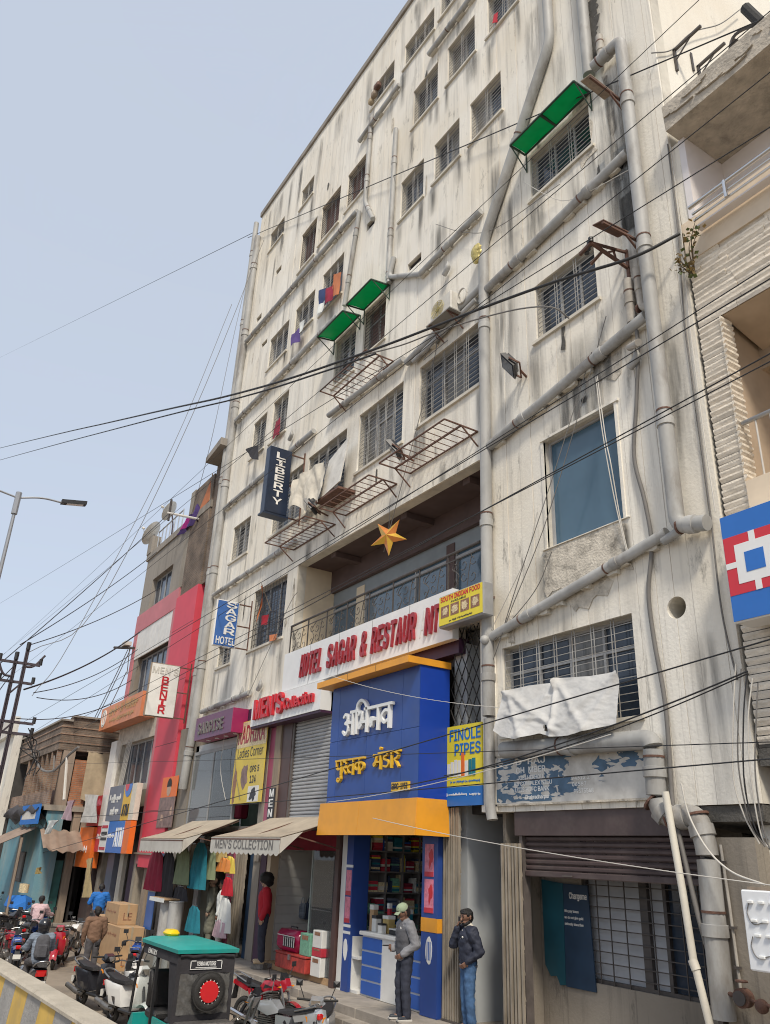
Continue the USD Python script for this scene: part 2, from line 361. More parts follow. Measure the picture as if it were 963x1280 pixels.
look("alley_grey", (0.42, 0.44, 0.45), .6, var=.08, scale=1.2, dirt=.15, dirtcol=(.28, .27, .25))
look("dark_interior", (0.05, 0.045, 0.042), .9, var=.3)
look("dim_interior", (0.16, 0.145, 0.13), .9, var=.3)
look("bookshop_blue", (0.022, 0.06, 0.25), .4, var=.08)
look("counter_blue", (0.025, 0.10, 0.40), .35, var=.08)
look("laminate_white", (0.70, 0.69, 0.66), .4, var=.07)
look("poster_pink", (0.62, 0.19, 0.26), .5, var=.35, scale=14)
look("poster_red", (0.48, 0.03, 0.05), .5, var=.2, scale=10)
look("shelf_dark", (0.16, 0.145, 0.135), .5)
look("brown_post", (0.075, 0.04, 0.035), .45, var=.2)
look("slat_panel", (0.66, 0.65, 0.62), .5, var=.08)
look("clear_glass_edge", (0.3, 0.36, 0.34), .2)
look("step_stone", (0.30, 0.265, 0.225), .8, var=.22, scale=3, dirt=.4, dirtcol=(.16, .135, .11), bump=.3, rand=.08)
look("pavement", (0.30, 0.265, 0.225), .9, var=.25, scale=1.5, dirt=.5, dirtcol=(.15, .13, .11), bump=.4)
look("road_dust", (0.27, 0.225, 0.175), .95, var=.25, scale=.9, dirt=.6, dirtcol=(.13, .115, .10), bump=.5, bscale=60)
look("earth", (0.26, 0.22, 0.17), .95, var=.2, scale=.1)
look("barrier_grey", (0.30, 0.29, 0.275), .9, var=.2, scale=4, dirt=.35, dirtcol=(.18, .16, .14), bump=.4)
look("barrier_top", (0.40, 0.355, 0.285), .9, var=.2, scale=4, dirt=.35, dirtcol=(.22, .19, .15), bump=.4)
look("barrier_yellow", (0.55, 0.36, 0.08), .85, var=.2, scale=4, dirt=.4, dirtcol=(.3, .25, .17))
look("barrier_dark", (0.14, 0.135, 0.13), .85, var=.2, scale=4, dirt=.4, dirtcol=(.25, .22, .18))
look("pink_paint", (0.50, 0.17, 0.19), .7, var=.1, scale=1.5, dirt=.15, dirtcol=(.35, .2, .2))
look("red_paint", (0.60, 0.055, 0.085), .55, var=.08, scale=1.5)
look("acm_panel_white", (0.68, 0.66, 0.62), .5, var=.1, dirt=.25, dirtcol=(.4, .36, .3), rand=.04)
look("brick", (0.30, 0.16, 0.10), .9, var=.35, scale=7, bump=.5, rand=.25, dirt=.35, dirtcol=(.14, .10, .08))
look("mortar", (0.25, 0.215, 0.18), .95, var=.2)
look("orange_brick", (0.46, 0.17, 0.07), .9, var=.3, scale=9, rand=.2)
look("stone_tile", (0.68, 0.61, 0.51), .85, var=.25, scale=9, stretch=(.5, 1, 2), bump=.8, bscale=26, rand=.1)
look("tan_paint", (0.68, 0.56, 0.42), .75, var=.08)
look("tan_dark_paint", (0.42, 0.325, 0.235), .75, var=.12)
look("lilac_white", (0.72, 0.68, 0.67), .7, var=.04)
look("chrome", (0.62, 0.61, 0.60), .18, metal=1.0, var=.06)
look("steel", (0.36, 0.36, 0.36), .35, metal=.9, var=.2)
look("slab_concrete", (0.47, 0.42, 0.35), .92, var=.28, scale=4, dirt=.6, dirtcol=(.18, .16, .135), bump=.9, bscale=18)
look("tarp_silver", (0.54, 0.53, 0.51), .6, var=.14, scale=2.5, dirt=.3, dirtcol=(.36, .33, .29), bump=.35, bscale=11)
look("ac_white", (0.60, 0.57, 0.51), .5, var=.12, dirt=.35, dirtcol=(.32, .27, .21))
look("ac_under", (0.26, 0.25, 0.23), .6, var=.2)
look("brass", (0.50, 0.41, 0.15), .4, metal=.4, var=.25)
look("star_orange", (0.62, 0.22, 0.05), .35, var=.2)
look("star_yellow", (0.62, 0.38, 0.05), .35, var=.15)
look("canvas_tan", (0.46, 0.39, 0.30), .9, var=.18, scale=2.5, dirt=.4, dirtcol=(.28, .22, .165), bump=.3, trans=.15)
look("canvas_white", (0.60, 0.57, 0.51), .9, var=.1, scale=3, dirt=.4, dirtcol=(.36, .31, .25), trans=.15)
look("teal_roof", (0.01, 0.31, 0.28), .42, var=.12, scale=4, dirt=.25, dirtcol=(.12, .30, .26), world=False)
look("tyre_cover_red", (0.58, 0.015, 0.02), .45, var=.1)
look("clear_vinyl", (0.10, 0.098, 0.095), .22, var=.45, scale=9, spec=.7, bump=.8, bscale=10)
look("yellow_plastic", (0.80, 0.55, 0.01), .35, var=.05)
look("bike_red", (0.36, 0.012, 0.025), .22, var=.12, coat=.6)
look("bike_white", (0.70, 0.69, 0.66), .25, var=.06, coat=.6)
look("bike_silver", (0.46, 0.48, 0.50), .25, metal=.5, var=.08, coat=.5)
look("bike_black", (0.02, 0.02, 0.024), .25, var=.2, coat=.5)
look("bike_blue", (0.02, 0.07, 0.30), .25, var=.15, coat=.5)
look("engine_grey", (0.22, 0.21, 0.20), .45, metal=.7, var=.3, scale=14)
look("seat_black", (0.022, 0.021, 0.022), .55, var=.25, bump=.3, bscale=60)
look("lamp_red", (0.55, 0.01, 0.012), .15, var=.15, coat=.5)
look("lamp_orange", (0.65, 0.22, 0.01), .15)
look("skin", (0.22, 0.115, 0.075), .55, var=.12, scale=9)
look("skin_pale", (0.46, 0.31, 0.22), .5, var=.08)
look("hair", (0.012, 0.011, 0.011), .5, var=.4, scale=60, bump=.8, bscale=90)
look("cap_green", (0.30, 0.36, 0.24), .85, var=.1, bump=.3)
look("hoodie_dark", (0.085, 0.085, 0.095), .9, var=.2, scale=9, bump=.6, bscale=14)
look("hoodie_light", (0.22, 0.22, 0.235), .9, var=.15, scale=9, bump=.6, bscale=14)
look("jacket_navy", (0.022, 0.026, 0.045), .7, var=.25, scale=9, bump=.6, bscale=14)
look("denim_dark", (0.028, 0.032, 0.05), .85, var=.35, scale=9, bump=.6, bscale=16)
look("denim_blue", (0.055, 0.12, 0.24), .85, var=.45, scale=8, bump=.6, bscale=16)
look("jacket_brown", (0.19, 0.11, 0.07), .9, var=.15, scale=8, bump=.6, bscale=14)
look("trouser_grey", (0.08, 0.075, 0.08), .9, var=.2)
look("shirt_blue", (0.015, 0.14, 0.46), .8, var=.12, bump=.5, bscale=12)
look("shirt_pink", (0.62, 0.44, 0.45), .85, var=.15, bump=.5, bscale=12)
look("cloth_red", (0.42, 0.012, 0.025), .85, var=.15, bump=.5, bscale=12)
look("cloth_crimson", (0.25, 0.012, 0.035), .85, var=.25, bump=.5, bscale=10)
look("cloth_black", (0.03, 0.028, 0.032), .9, var=.3, bump=.5, bscale=10)
look("cloth_sage", (0.20, 0.24, 0.14), .9, var=.15, bump=.5, bscale=10)
look("cloth_teal", (0.012, 0.16, 0.21), .85, var=.2, bump=.5, bscale=10)
look("cloth_green_grey", (0.16, 0.16, 0.125), .9, var=.25, bump=.5, bscale=10)
look("cloth_white", (0.66, 0.67, 0.64), .9, var=.12, bump=.5, bscale=10)
look("cloth_cream", (0.62, 0.57, 0.48), .9, var=.12, bump=.5, bscale=10)
look("cloth_yellow", (0.46, 0.33, 0.12), .9, var=.2, bump=.5, bscale=10)
look("cloth_pinkish", (0.48, 0.34, 0.38), .9, var=.2, bump=.5, bscale=10)
look("cloth_violet", (0.10, 0.06, 0.22), .85, var=.15)
look("cloth_magenta", (0.60, 0.05, 0.36), .85, var=.15)
look("cloth_saffron", (0.50, 0.17, 0.07), .85, var=.2)
look("cloth_navy", (0.03, 0.05, 0.14), .9, var=.2)
look("cloth_striped", (0.20, 0.24, 0.30), .9, var=.5, scale=6, stretch=(.3, .3, 5))
look("shoe_dark", (0.03, 0.035, 0.045), .6, var=.2)
look("shoe_sole", (0.55, 0.53, 0.49), .7)
look("leather_tan", (0.50, 0.38, 0.24), .6)
look("bag_blue", (0.03, 0.05, 0.10), .6, var=.2)
look("bag_black", (0.025, 0.025, 0.028), .6, var=.2)
look("case_crimson", (0.33, 0.008, 0.06), .35, var=.15, coat=.3)
look("card_box", (0.42, 0.27, 0.145), .85, var=.12, scale=3)
look("paper_grey", (0.36, 0.37, 0.39), .7, var=.12)
look("paper_white", (0.68, 0.67, 0.63), .7, var=.08)
look("paper_green", (0.16, 0.36, 0.25), .6, var=.3, scale=20)
look("tin_red", (0.36, 0.04, 0.03), .5, var=.5, scale=9)
look("pole_steel", (0.055, 0.04, 0.05), .65, var=.3, scale=4)
look("lamp_post_grey", (0.30, 0.31, 0.33), .45, metal=.4)
look("leaf", (0.085, 0.105, 0.03), .55, var=.4, scale=5, rand=.2, trans=.35)
look("leaf_dry", (0.20, 0.135, 0.05), .7, var=.4, scale=5, trans=.3)
look("leaf_stem", (0.12, 0.085, 0.05), .8)
look("led_white", (0.78, 0.79, 0.80), .3, var=.02)
look("teal_poster", (0.014, 0.085, 0.115), .35, var=.3, scale=1.5)
look("navy_poster", (0.018, 0.042, 0.08), .45, var=.35, scale=1.5)
look("peeling_board", (0.60, 0.58, 0.54), .75, var=.2, scale=4, dirt=.5, dirtcol=(.36, .33, .29))
look("peeling_blue", (0.075, 0.14, 0.22), .6, var=.3, scale=6)
look("orange_acm", (0.60, 0.22, 0.10), .5, var=.15)
look("orange_bright", (0.72, 0.15, 0.02), .45, var=.1)
look("atm_grey", (0.16, 0.17, 0.21), .5, var=.12)
look("tarp_black", (0.05, 0.046, 0.05), .8, var=.4, scale=2, bump=.6, bscale=6)
look("tarp_brown", (0.26, 0.19, 0.145), .9, var=.25, scale=2, bump=.5, bscale=6)
look("sack_cloth", (0.36, 0.285, 0.19), .95, var=.2, scale=3, bump=.6, bscale=9)
look("old_sack", (0.36, 0.285, 0.19), .95)
look("sand_cloth", (0.42, 0.32, 0.16), .95, var=.2, scale=3, bump=.6, bscale=9)
look("door_green", (0.03, 0.12, 0.11), .6, var=.25)
look("wood_post", (0.27, 0.21, 0.155), .8, var=.25, scale=5, stretch=(3, 3, .4))
look("printed_picture", (0.20, 0.13, 0.115), .5, var=.5, scale=5)
look("dish_white", (0.66, 0.62, 0.54), .5, var=.12)
def see_through(name, tint=(0.92, 0.95, 0.95), rough=0.02, body=0.06):
    LOOK[name] = usdkit.material(stage, "/World/Looks/" + name, {
        "t": ("transparent_bsdf", {"color": tint}), "gl": ("glossy_bsdf", {"roughness": rough, "color": (1, 1, 1)}), "fr": ("fresnel", {"IOR": 1.5}),
        "d": ("diffuse_bsdf", {"color": (0.5, 0.5, 0.48)}), "m0": ("mix_closure", {"fac": body}), "m": ("mix_closure", {})},
        [("t.BSDF", "m0.closure1"), ("d.BSDF", "m0.closure2"), ("fr.fac", "m.fac"), ("m0.closure", "m.closure1"), ("gl.BSDF", "m.closure2")], surface="m.closure")
see_through("shop_glass")
see_through("green_shop_glass", (0.55, 0.75, 0.66), .03, .25)

# ---------------------------------------------------------------- ground
XL, XR, ROOF, PLINTH = -26.2, -6.12, 28.95, 0.78
b = MB().box(-600, 600, -600, 600, -1.0, -0.02); setting("ground", b, "earth", label="dusty ground stretching away behind the street", cat="ground")
b = MB().box(-160, 40, -8.0, -1.15, -0.015, 0.0); setting("road", b, "road_dust", label="dusty grey-brown side road along the shops", cat="road")
b = MB().box(-160, -26.3, -1.15, 0.0, -0.015, 0.30)
setting("pavement", b, "pavement", label="worn pavement in front of the shops", cat="pavement")

# ---------------------------------------------------------------- hotel building
HOTEL = thing("hotel_building", "tall streaky off-white hotel block with many barred windows and grey drain pipes", "building", ((XL + XR) / 2, 0, 0))
WIN = [  # x0, x1, z0, z1, glazing, panes, grille
    (-9.53, -7.79, 16.25, 17.48, "g", 3, 1), (-9.56, -7.95, 12.63, 13.96, "g", 3, 1), (-10.77, -7.81, 5.21, 6.72, "g", 4, 2),
    (-11.6, -10.4, 19.8, 21.19, "g", 2, 1), (-13.17, -12.05, 19.8, 21.19, "g", 2, 1), (-14.8, -13.67, 19.76, 21.19, "g", 2, 1), (-12.6, -11.38, 22.95, 24.43, "g", 2, 1),
    (-14.3, -13.07, 22.9, 24.43, "g", 2, 1), (-14.9, -13.31, 26.05, 27.1, "g", 3, 1), (-10.85, -9.7, 22.9, 24.43, "g", 2, 1), (-13.0, -11.6, 26.15, 27.5, "g", 2, 1),
    (-16.85, -15.52, 26.2, 27.2, "g", 2, 1), (-22.05, -21.0, 25.95, 26.9, "g", 2, 1), (-20.05, -18.7, 22.75, 24.44, "b", 2, 1), (-18.2, -17.03, 22.8, 24.4, "b", 2, 1),
    (-21.6, -20.4, 22.6, 24.36, "b", 2, 1), (-24.85, -23.55, 25.9, 26.85, "g", 2, 1), (-19.5, -18.07, 19.4, 21.05, "g", 2, 1), (-21.47, -20.02, 19.6, 20.86, "g", 2, 1),
    (-23.55, -21.97, 19.45, 20.8, "g", 2, 1), (-18.18, -16.95, 15.95, 17.62, "g", 2, 2), (-16.5, -15.35, 16.1, 17.65, "b", 2, 2), (-22.55, -21.36, 15.98, 17.58, "g", 2, 1),
    (-24.2, -23.06, 16.05, 17.5, "g", 2, 1), (-24.95, -23.48, 12.33, 13.65, "g", 2, 2), (-22.42, -20.14, 8.8, 10.67, "g", 3, 3), (-19.4, -17.1, 12.25, 14.12, "g", 3, 1),
    (-21.7, -19.75, 12.3, 14.1, "g", 2, 2), (-16.45, -14.31, 12.46, 14.2, "g", 3, 2), (-13.6, -11.34, 12.57, 14.2, "g", 3, 2), (-25.0, -23.9, 8.69, 9.4, "g", 2, 2)]
VENT = [(-16.7, -16.23, 20.8, 21.1), (-14.3, -13.68, 17.58, 17.86), (-23.8, -23.3, 23.95, 24.2), (-25.3, -24.8, 22.6, 22.85), (-24.4, -23.9, 20.9, 21.1)]
BLUEW = (-9.5, -7.79, 8.26, 10.36)
BALC = (-19.52, -11.34, 7.75, 10.76)
holes = [sbox(a, c, b_, d) for a, b_, c, d in [(w[0], w[2], w[1], w[3]) for w in WIN]]
holes = [sbox(w[0], w[2], w[1], w[3]) for w in WIN] + [sbox(w[0], w[2], w[1], w[3]) for w in VENT] + [sbox(BLUEW[0], BLUEW[2], BLUEW[1], BLUEW[3]), sbox(BALC[0], BALC[2], BALC[1], BALC[3])]
PORT = Point(-7.01, 6.62).buffer(0.16, 8)
holes.append(PORT)
outline = Polygon([(XL, 7.0), (-17.0, 7.0), (-17.0, 7.2), (-12.2, 7.2), (-12.2, 7.42), (-11.34, 7.42), (-11.34, 3.98), (XR, 3.98), (XR, ROOF), (XL, ROOF)])
cut = outline.difference(unary_union(holes))
part(HOTEL, "wall", MB().prism(cut, 0.03, 0.28), "reveal_plaster")
# boarded / panelled render: upright strips, each its own piece, joints open
x = XL; k = 0
while x < XR - 0.02:
    wd = 0.36 if x > -12 else 0.40
    wd *= RNG.uniform(0.82, 1.2); x2 = min(XR, x + wd)
    if XR - x2 < .12: x2 = XR
    st = cut.intersection(sbox(x + 0.004, 3.9, x2 - 0.004, ROOF))
    pr = RNG.uniform(0, 0.012)
    for g in getattr(st, "geoms", [st]):
        if g.area > 1e-3: part(HOTEL, "wall_panel", MB().prism(g, -0.012 - pr, 0.026), "whitewash")
    x = x2
post = MB().box(-11.335, -10.935, -0.06, -0.03, 3.985, 7.35); part(HOTEL, "door_pillar", post, "whitewash")
# body of the block behind the front and the sunlit right flank
b = MB(); b.box(XL, XR - 0.25, 11.6, 12, 0, ROOF); b.box(XL, XL + .25, .29, 11.6, 0, ROOF)
part(HOTEL, "rear_wall", b, "far_plaster")
b = MB().box(XR - 0.249, XR - .003, .285, 12, 0.0, ROOF); part(HOTEL, "side_wall", b, "side_whitewash")
b = MB().box(XL, XR, 0.0, 12, ROOF + .002, ROOF + .18); part(HOTEL, "roof", b, "grey_render")
b = MB().box(XL - .05, XR + .02, -0.09, 0.0, ROOF - .10, ROOF + .14); part(HOTEL, "roof_edge", b, "grey_render")
b = MB().box(XL + .3, XR - .3, .9, 1.0, 11.2, ROOF - .2); b.box(-11.2, XR - .3, .9, 1.0, 4.1, 11.1); b.box(XL + .3, -19.9, .9, 1.0, 7.2, 11.1)
part(HOTEL, "room_partition", b, "dark_interior")

def window(x0, x1, z0, z1, glz, panes, grl):
    f = MB(); t = .045; y0, y1 = .17, .22
    f.box(x0, x1, y0, y1, z1 - t, z1); f.box(x0, x1, y0, y1, z0, z0 + t)
    for i in range(panes + 1):
        xc = x0 + t / 2 + (x1 - x0 - t) * i / panes; f.box(xc - t / 2, xc + t / 2, y0 - .003, y1 + .003, z0, z1)
    tr = z0 + (z1 - z0) * .7 if grl == 2 else None
    if tr: f.box(x0, x1, y0 + .002, y1 - .002, tr - .02, tr + .02)
    wn = part(HOTEL, "window", f, "window_frame")
    for i in range(panes):
        a, c = x0 + (x1 - x0) * i / panes, x0 + (x1 - x0) * (i + 1) / panes
        dy = .012 * (i % 2)
        m = ("curtained_glass" if RNG.random() < .3 else "window_glass") if glz == "g" else "brown_shutter"
        if glz == "b":
            q = MB(); n = int((z1 - z0) / .11)
            for j in range(n):
                zz = z0 + t + (z1 - z0 - 2 * t) * j / n; q.box(a + t / 2, c - t / 2, .20, .215, zz, zz + .095)
            part(wn, "shutter", q, m)
        else:
            part(wn, "pane", MB().box(a + t / 2, c - t / 2, .195 + dy, .203 + dy, z0 + t, z1 - t), m)
    g = MB(); y = .045; r = .0065
    stepz = .115 if grl != 3 else .15
    n = max(3, round((z1 - z0) / stepz))
    for i in range(1, n):
        z = z0 + (z1 - z0) * i / n; g.box(x0, x1, y - r, y + r, z - r * .8, z + r * .8)
    nv = max(2, round((x1 - x0) / (.55 if grl == 1 else .42 if grl == 2 else .2)))
    for i in range(nv + 1):
        xx = x0 + .02 + (x1 - x0 - .04) * i / nv
        for d in ((-.03, .03) if 0 < i < nv and grl != 3 else (0,)):
            g.box(xx + d - r, xx + d + r, y - r * 2.4, y - r * 1.02, z0, z1)
    part(wn, "grille", g, "grille_white" if glz == "g" and grl != 3 else "grille_dark")
    s = MB().box(x0 - .08, x1 + .08, -.075, .028, z0 - .07, z0 - .004)
    part(wn, "sill", s, "reveal_plaster")
for w in WIN: window(*w)
for v in VENT:
    f = MB()
    for i in range(4): f.box(v[0], v[1], .06, .2, v[2] + (v[3] - v[2]) * i / 4 + .01, v[2] + (v[3] - v[2]) * i / 4 + .03)
    part(HOTEL, "vent", f, "grille_dark")
x0, x1, z0, z1 = BLUEW
f = MB(); f.box(x0, x0 + .05, .1, .2, z0, z1); f.box(x1 - .05, x1, .1, .2, z0, z1); f.box(x0, x1, .102, .198, z0, z0 + .05); f.box(x0, x1, .102, .198, z1 - .05, z1)
wn = part(HOTEL, "window", f, "window_frame", label="big unbarred window of plain blue-grey glass")
part(wn, "pane", MB().box(x0 + .05, x1 - .05, .14, .15, z0 + .05, z1 - .05), "blue_film_glass")
f = MB(); f.box(x0 - .12, x1 + .12, -.05, .02, z0 - .02, z0 - .005); f.box(x1 + .0, x1 + .06, -.04, .02, z0, z1); f.box(x0 - .06, x0, -.04, .02, z0, z1 + .05); f.box(x0 - .06, x1 + .1, -.06, .02, z1 + .002, z1 + .05)
part(wn, "surround", f, "whitewash")
a = np.linspace(0, 2 * np.pi, 24, endpoint=False)
t = MB().tube([(-7.01, .02, 6.62), (-7.01, 1.2, 6.62)], [.165, .165], 20, caps=False); part(HOTEL, "vent_sleeve", t, "reveal_plaster", smooth=True)

# plaster wear with its own shape: raw render below the blue window, torn coat, damp concrete
def patch(poly, mat, y=-.027, th=.006, name="bare_plaster"):
    for g in (lambda q: getattr(q, "geoms", [q]))(poly.intersection(cut)):
        if g.area > 1e-3: part(HOTEL, name, MB().prism(g, y - th, y), mat)
patch(wobble(sbox(-9.62, 7.45, -7.75, 8.2), .03, .12, 3), "raw_plaster")
patch(wobble(sbox(-9.1, 7.1, -8.2, 7.6), .06, .16, 4), "raw_plaster", th=.004)
patch(wobble(sbox(-7.55, 18.1, -7.33, 20.2), .055, .07, 5), "cement_patch")
patch(wobble(sbox(-8.1, 16.0, -7.7, 17.9), .05, .2, 17), "raw_plaster", th=.004)
patch(wobble(sbox(-7.35, 14.8, -7.18, 17.7), .04, .2, 27), "raw_plaster", th=.005)
patch(wobble(sbox(-8.9, 12.05, -8.75, 12.5), .03, .15, 8), "cement_patch")
patch(wobble(sbox(-10.6, 6.75, -10.4, 7.3), .03, .15, 9), "raw_plaster")
patch(wobble(sbox(-8.05, 10.9, -7.5, 11.7), .07, .2, 10), "raw_plaster", th=.004)
for i in range(26):
    xx = RNG.uniform(XL + .5, XR - .5); zz = RNG.uniform(7.6, 28)
    patch(blob(xx, zz, RNG.uniform(.05, .16), RNG.uniform(.2, .9), 50 + i), "raw_plaster" if i % 3 else "cement_patch", th=.003)

# ---- drain pipes: pipe > collar
def pipe(pts, r, mat="pvc_grey", collars=True, every=2.0, name="drain_pipe", bend=.16, parent=None):
    p = [np.asarray(q, float) for q in pts]; path = [p[0]]
    for i in range(1, len(p) - 1):
        a = p[i] + (p[i - 1] - p[i]) / np.linalg.norm(p[i - 1] - p[i]) * bend; c = p[i] + (p[i + 1] - p[i]) / np.linalg.norm(p[i + 1] - p[i]) * bend
        for t in np.linspace(0, 1, 6): path.append((1 - t) ** 2 * a + 2 * t * (1 - t) * p[i] + t * t * c)
    path.append(p[-1])
    pp = part(parent or HOTEL, name, MB().tube(path, r, 14), mat, smooth=40)
    if collars:
        for a, c in zip(p[:-1], p[1:]):
            L = np.linalg.norm(c - a); n = max(1, int(L / every)); d = (c - a) / L
            for i in range(n):
                q = a + d * (L * (i + .5) / n)
                k = MB().tube([q - d * .07, q - d * .065, q + d * .065, q + d * .07], [r, r * 1.17, r * 1.17, r], 14); part(pp, "collar", k, mat, smooth=40)
                e = q - d * .2; k = MB().tube([e - d * .014, e + d * .014], [r * 1.07, r * 1.07], 12)
                part(pp, "clamp", k, "rust_iron")
    return pp
def P(px, py, off): return onY(px, py, -off)
# right-hand stack
TEE = onY(790, 92, -.22)
pipe([(-7.42, -.2, 17.95), (-6.72, -.2, 17.95), (-6.70, -.2, 7.72), (-6.22, -.2, 7.62)], .115, every=3.4)
pipe([(-7.62, -.14, 28.0), (-7.60, -.14, 17.95)], .12, every=4.2)
pipe([(-7.27, -.12, 18.75), (-7.27, -.12, 18.0)], .075, "pvc_old", every=.9)
pipe([(-7.02, -.13, 7.6), (-6.7, -.16, 7.66)], .065, collars=False)
# middle stack, kinked at the top
pipe([(-8.62, -.14, 26.0), (-8.60, -.14, 20.1), (-11.0, -.14, 16.1), (-11.02, -.14, 6.9), (-11.02, -.14, 5.55)], .115, every=3.4, bend=.3)
pipe([(-11.02, -.14, 5.5), (-11.02, -.14, 4.0), (-10.98, -.14, 3.9)], .09, collars=False)
# left-hand twin stack
pipe([(-26.1, -.13, 27.6), (-26.12, -.13, 7.2), (-26.4, -.13, 5.0)], .14, every=3.2)
pipe([(-26.42, -.16, 28.6), (-26.45, -.16, 6.9)], .11, every=3.6)
# inner stacks
pipe([(-15.1, -.1, 23.6), (-15.15, -.1, 18.1), (-15.1, -.1, 17.75)], .075, every=1.9)
pipe([(-14.9, -.1, 18.5), (-15.1, -.1, 17.95), (-13.55, -.1, 17.0)], .07, collars=False)
pipe([(-17.1, -.1, 21.9), (-17.65, -.1, 18.6)], .07, every=1.4)
pipe([(-16.7, -.1, 25.6), (-16.75, -.1, 22.0), (-16.2, -.1, 20.9)], .075, every=1.8)
# long sloping branch pipes along the floors
for a, c, r in [((-13.55, 16.98), (-11.1, 17.15), .08), ((-10.9, 14.75), (-6.9, 15.2), .10), ((-10.9, 10.85), (-6.9, 11.55), .10), ((-10.95, 6.95), (-6.95, 7.72), .085),
                ((-14.05, 14.55), (-11.1, 14.95), .09), ((-13.75, 14.42), (-11.3, 14.72), .06), ((-18.1, 14.95), (-14.2, 14.75), .08), ((-25.9, 22.05), (-17.2, 22.0), .08), ((-25.9, 18.4), (-18.0, 18.45), .08), ((-25.9, 14.7), (-19.0, 14.85), .08),
                ((-25.9, 11.4), (-19.6, 11.5), .07), ((-17.4, 25.2), (-15.0, 25.4), .075), ((-25.6, 7.35), (-21.8, 7.45), .075), ((-13.4, 25.0), (-11.2, 25.1), .08)]:
    pipe([(a[0], -.12, a[1]), (c[0], -.12, c[1])], r, "pvc_grey", every=1.6)
    # broken mortar bedding under the branch pipes
    rg = np.random.default_rng(int(abs(a[0] * 100 + a[1] * 10))); L = c[0] - a[0]; n = max(2, int(L / .45))
    for i in range(n):
        if rg.random() < .3: continue
        xx = a[0] + L * (i + rg.uniform(.2, .8)) / n; zz = a[1] + (c[1] - a[1]) * (xx - a[0]) / L - r * .75
        part(HOTEL, "mortar_bed", MB().prism(wobble(sbox(xx - rg.uniform(.08, .2), zz - .05, xx + rg.uniform(.08, .2), zz + .03), .012, .06, i), -.11, -.02), "reveal_plaster")
for px, py in ((796, 440), (560, 330), (365, 540), (345, 560), (385, 640), (326, 852), (303, 862)):
    q = onY(px, py, -.14); pipe([q + (.0, 0, .12), q - (0, 0, .12), q + (-.18, .02, -.2)], .065, collars=False, bend=.05)
q = onY(500, 790, -.1)
# short stubs beside the right stack and the rain box
pipe([(-6.98, -.12, 12.6), (-6.95, -.12, 11.75), (-6.72, -.12, 11.65)], .07, "pvc_old", every=.8, bend=.1)
pipe([(-7.2, -.1, 12.5), (-7.2, -.1, 11.6)], .085, "pvc_old", every=.8)
pipe([(-7.28, -.12, 11.15), (-6.92, -.35, 10.95)], .06, "pvc_old", collars=False)
# elbow pipe below the right window and down over the shutter
pipe([P(630, 938, .18), P(816, 924, .18), P(822, 1008, .18), P(838, 1024, .14), P(872, 1018, .12), P(884, 1060, .12), P(906, 1275, .12)], .135, every=2.4, bend=.14)

# soft damp runs on the whitewash, each fading out at its edges
LOOK["damp_stain"] = usdkit.material(stage, "/World/Looks/damp_stain", {"uv": ("texture_coordinate", {}), "sx": ("separate_xyz", {}), "g": ("geometry", {}), "m": ("mapping", {"scale": (7, 7, .5)}), "n": ("noise_texture", {"scale": 1.0, "detail": 6.0, "roughness": .65}),
    "a": ("math", {"math_type": "subtract", "value2": .5}), "b": ("math", {"math_type": "multiply", "value2": 2.0}), "c": ("math", {"math_type": "absolute"}), "d": ("math", {"math_type": "subtract", "value1": 1.0}), "e": ("math", {"math_type": "power", "value2": .7}), "f": ("math", {"math_type": "multiply"}), "w": ("math", {"math_type": "power", "value2": 7.0}), "x": ("math", {"math_type": "subtract", "value1": 1.0}), "z": ("math", {"math_type": "multiply"}),
    "r": ("map_range", {"from_min": .36, "from_max": .66, "to_min": 0, "to_max": 1.25, "clamp": True}), "h": ("math", {"math_type": "multiply", "use_clamp": True}), "k": ("math", {"math_type": "multiply", "value2": .85, "use_clamp": True}),
    "t": ("transparent_bsdf", {}), "p": ("principled_bsdf", {"base_color": (.085, .08, .072), "roughness": .95, "specular_ior_level": .1}), "mx": ("mix_closure", {})},
    [("uv.UV", "sx.vector"), ("sx.x", "a.value1"), ("a.value", "b.value1"), ("b.value", "c.value1"), ("c.value", "d.value2"), ("sx.y", "e.value1"), ("d.value", "f.value1"), ("e.value", "z.value1"), ("sx.y", "w.value1"), ("w.value", "x.value2"), ("x.value", "z.value2"), ("z.value", "f.value2"), ("g.position", "m.vector"), ("m.vector", "n.vector"), ("n.fac", "r.value"), ("f.value", "h.value1"), ("r.result", "h.value2"), ("h.value", "k.value1"), ("k.value", "mx.fac"), ("t.BSDF", "mx.closure1"), ("p.BSDF", "mx.closure2")], surface="mx.closure")
NST = [0]
def stain(x0, x1, z0, z1):
    poly = sbox(x0, z0, x1, z1)
    if not outline.contains(poly): return
    NST[0] += 1; y = -.0285 - .0004 * NST[0] % .012
    for g in (lambda q: getattr(q, "geoms", [q]))(poly.difference(unary_union(holes))):
        if g.area < .01: continue
        a, c, b_, d = g.bounds[0], g.bounds[1], g.bounds[2], g.bounds[3]
        if g.area < .97 * (b_ - a) * (d - c): continue
        v = np.array([(a, y, c), (b_, y, c), (b_, y, d), (a, y, d)]) - ORIGIN[HOTEL]; uv = np.array([((q[0] + ORIGIN[HOTEL][0] - x0) / (x1 - x0), (q[2] - z0) / (z1 - z0)) for q in v])
        m = usdkit.mesh(stage, numbered(HOTEL + "/damp_stain"), (v, np.array([(0, 1, 2), (0, 2, 3)])), LOOK["damp_stain"], False, uv)
rg = np.random.default_rng(44)
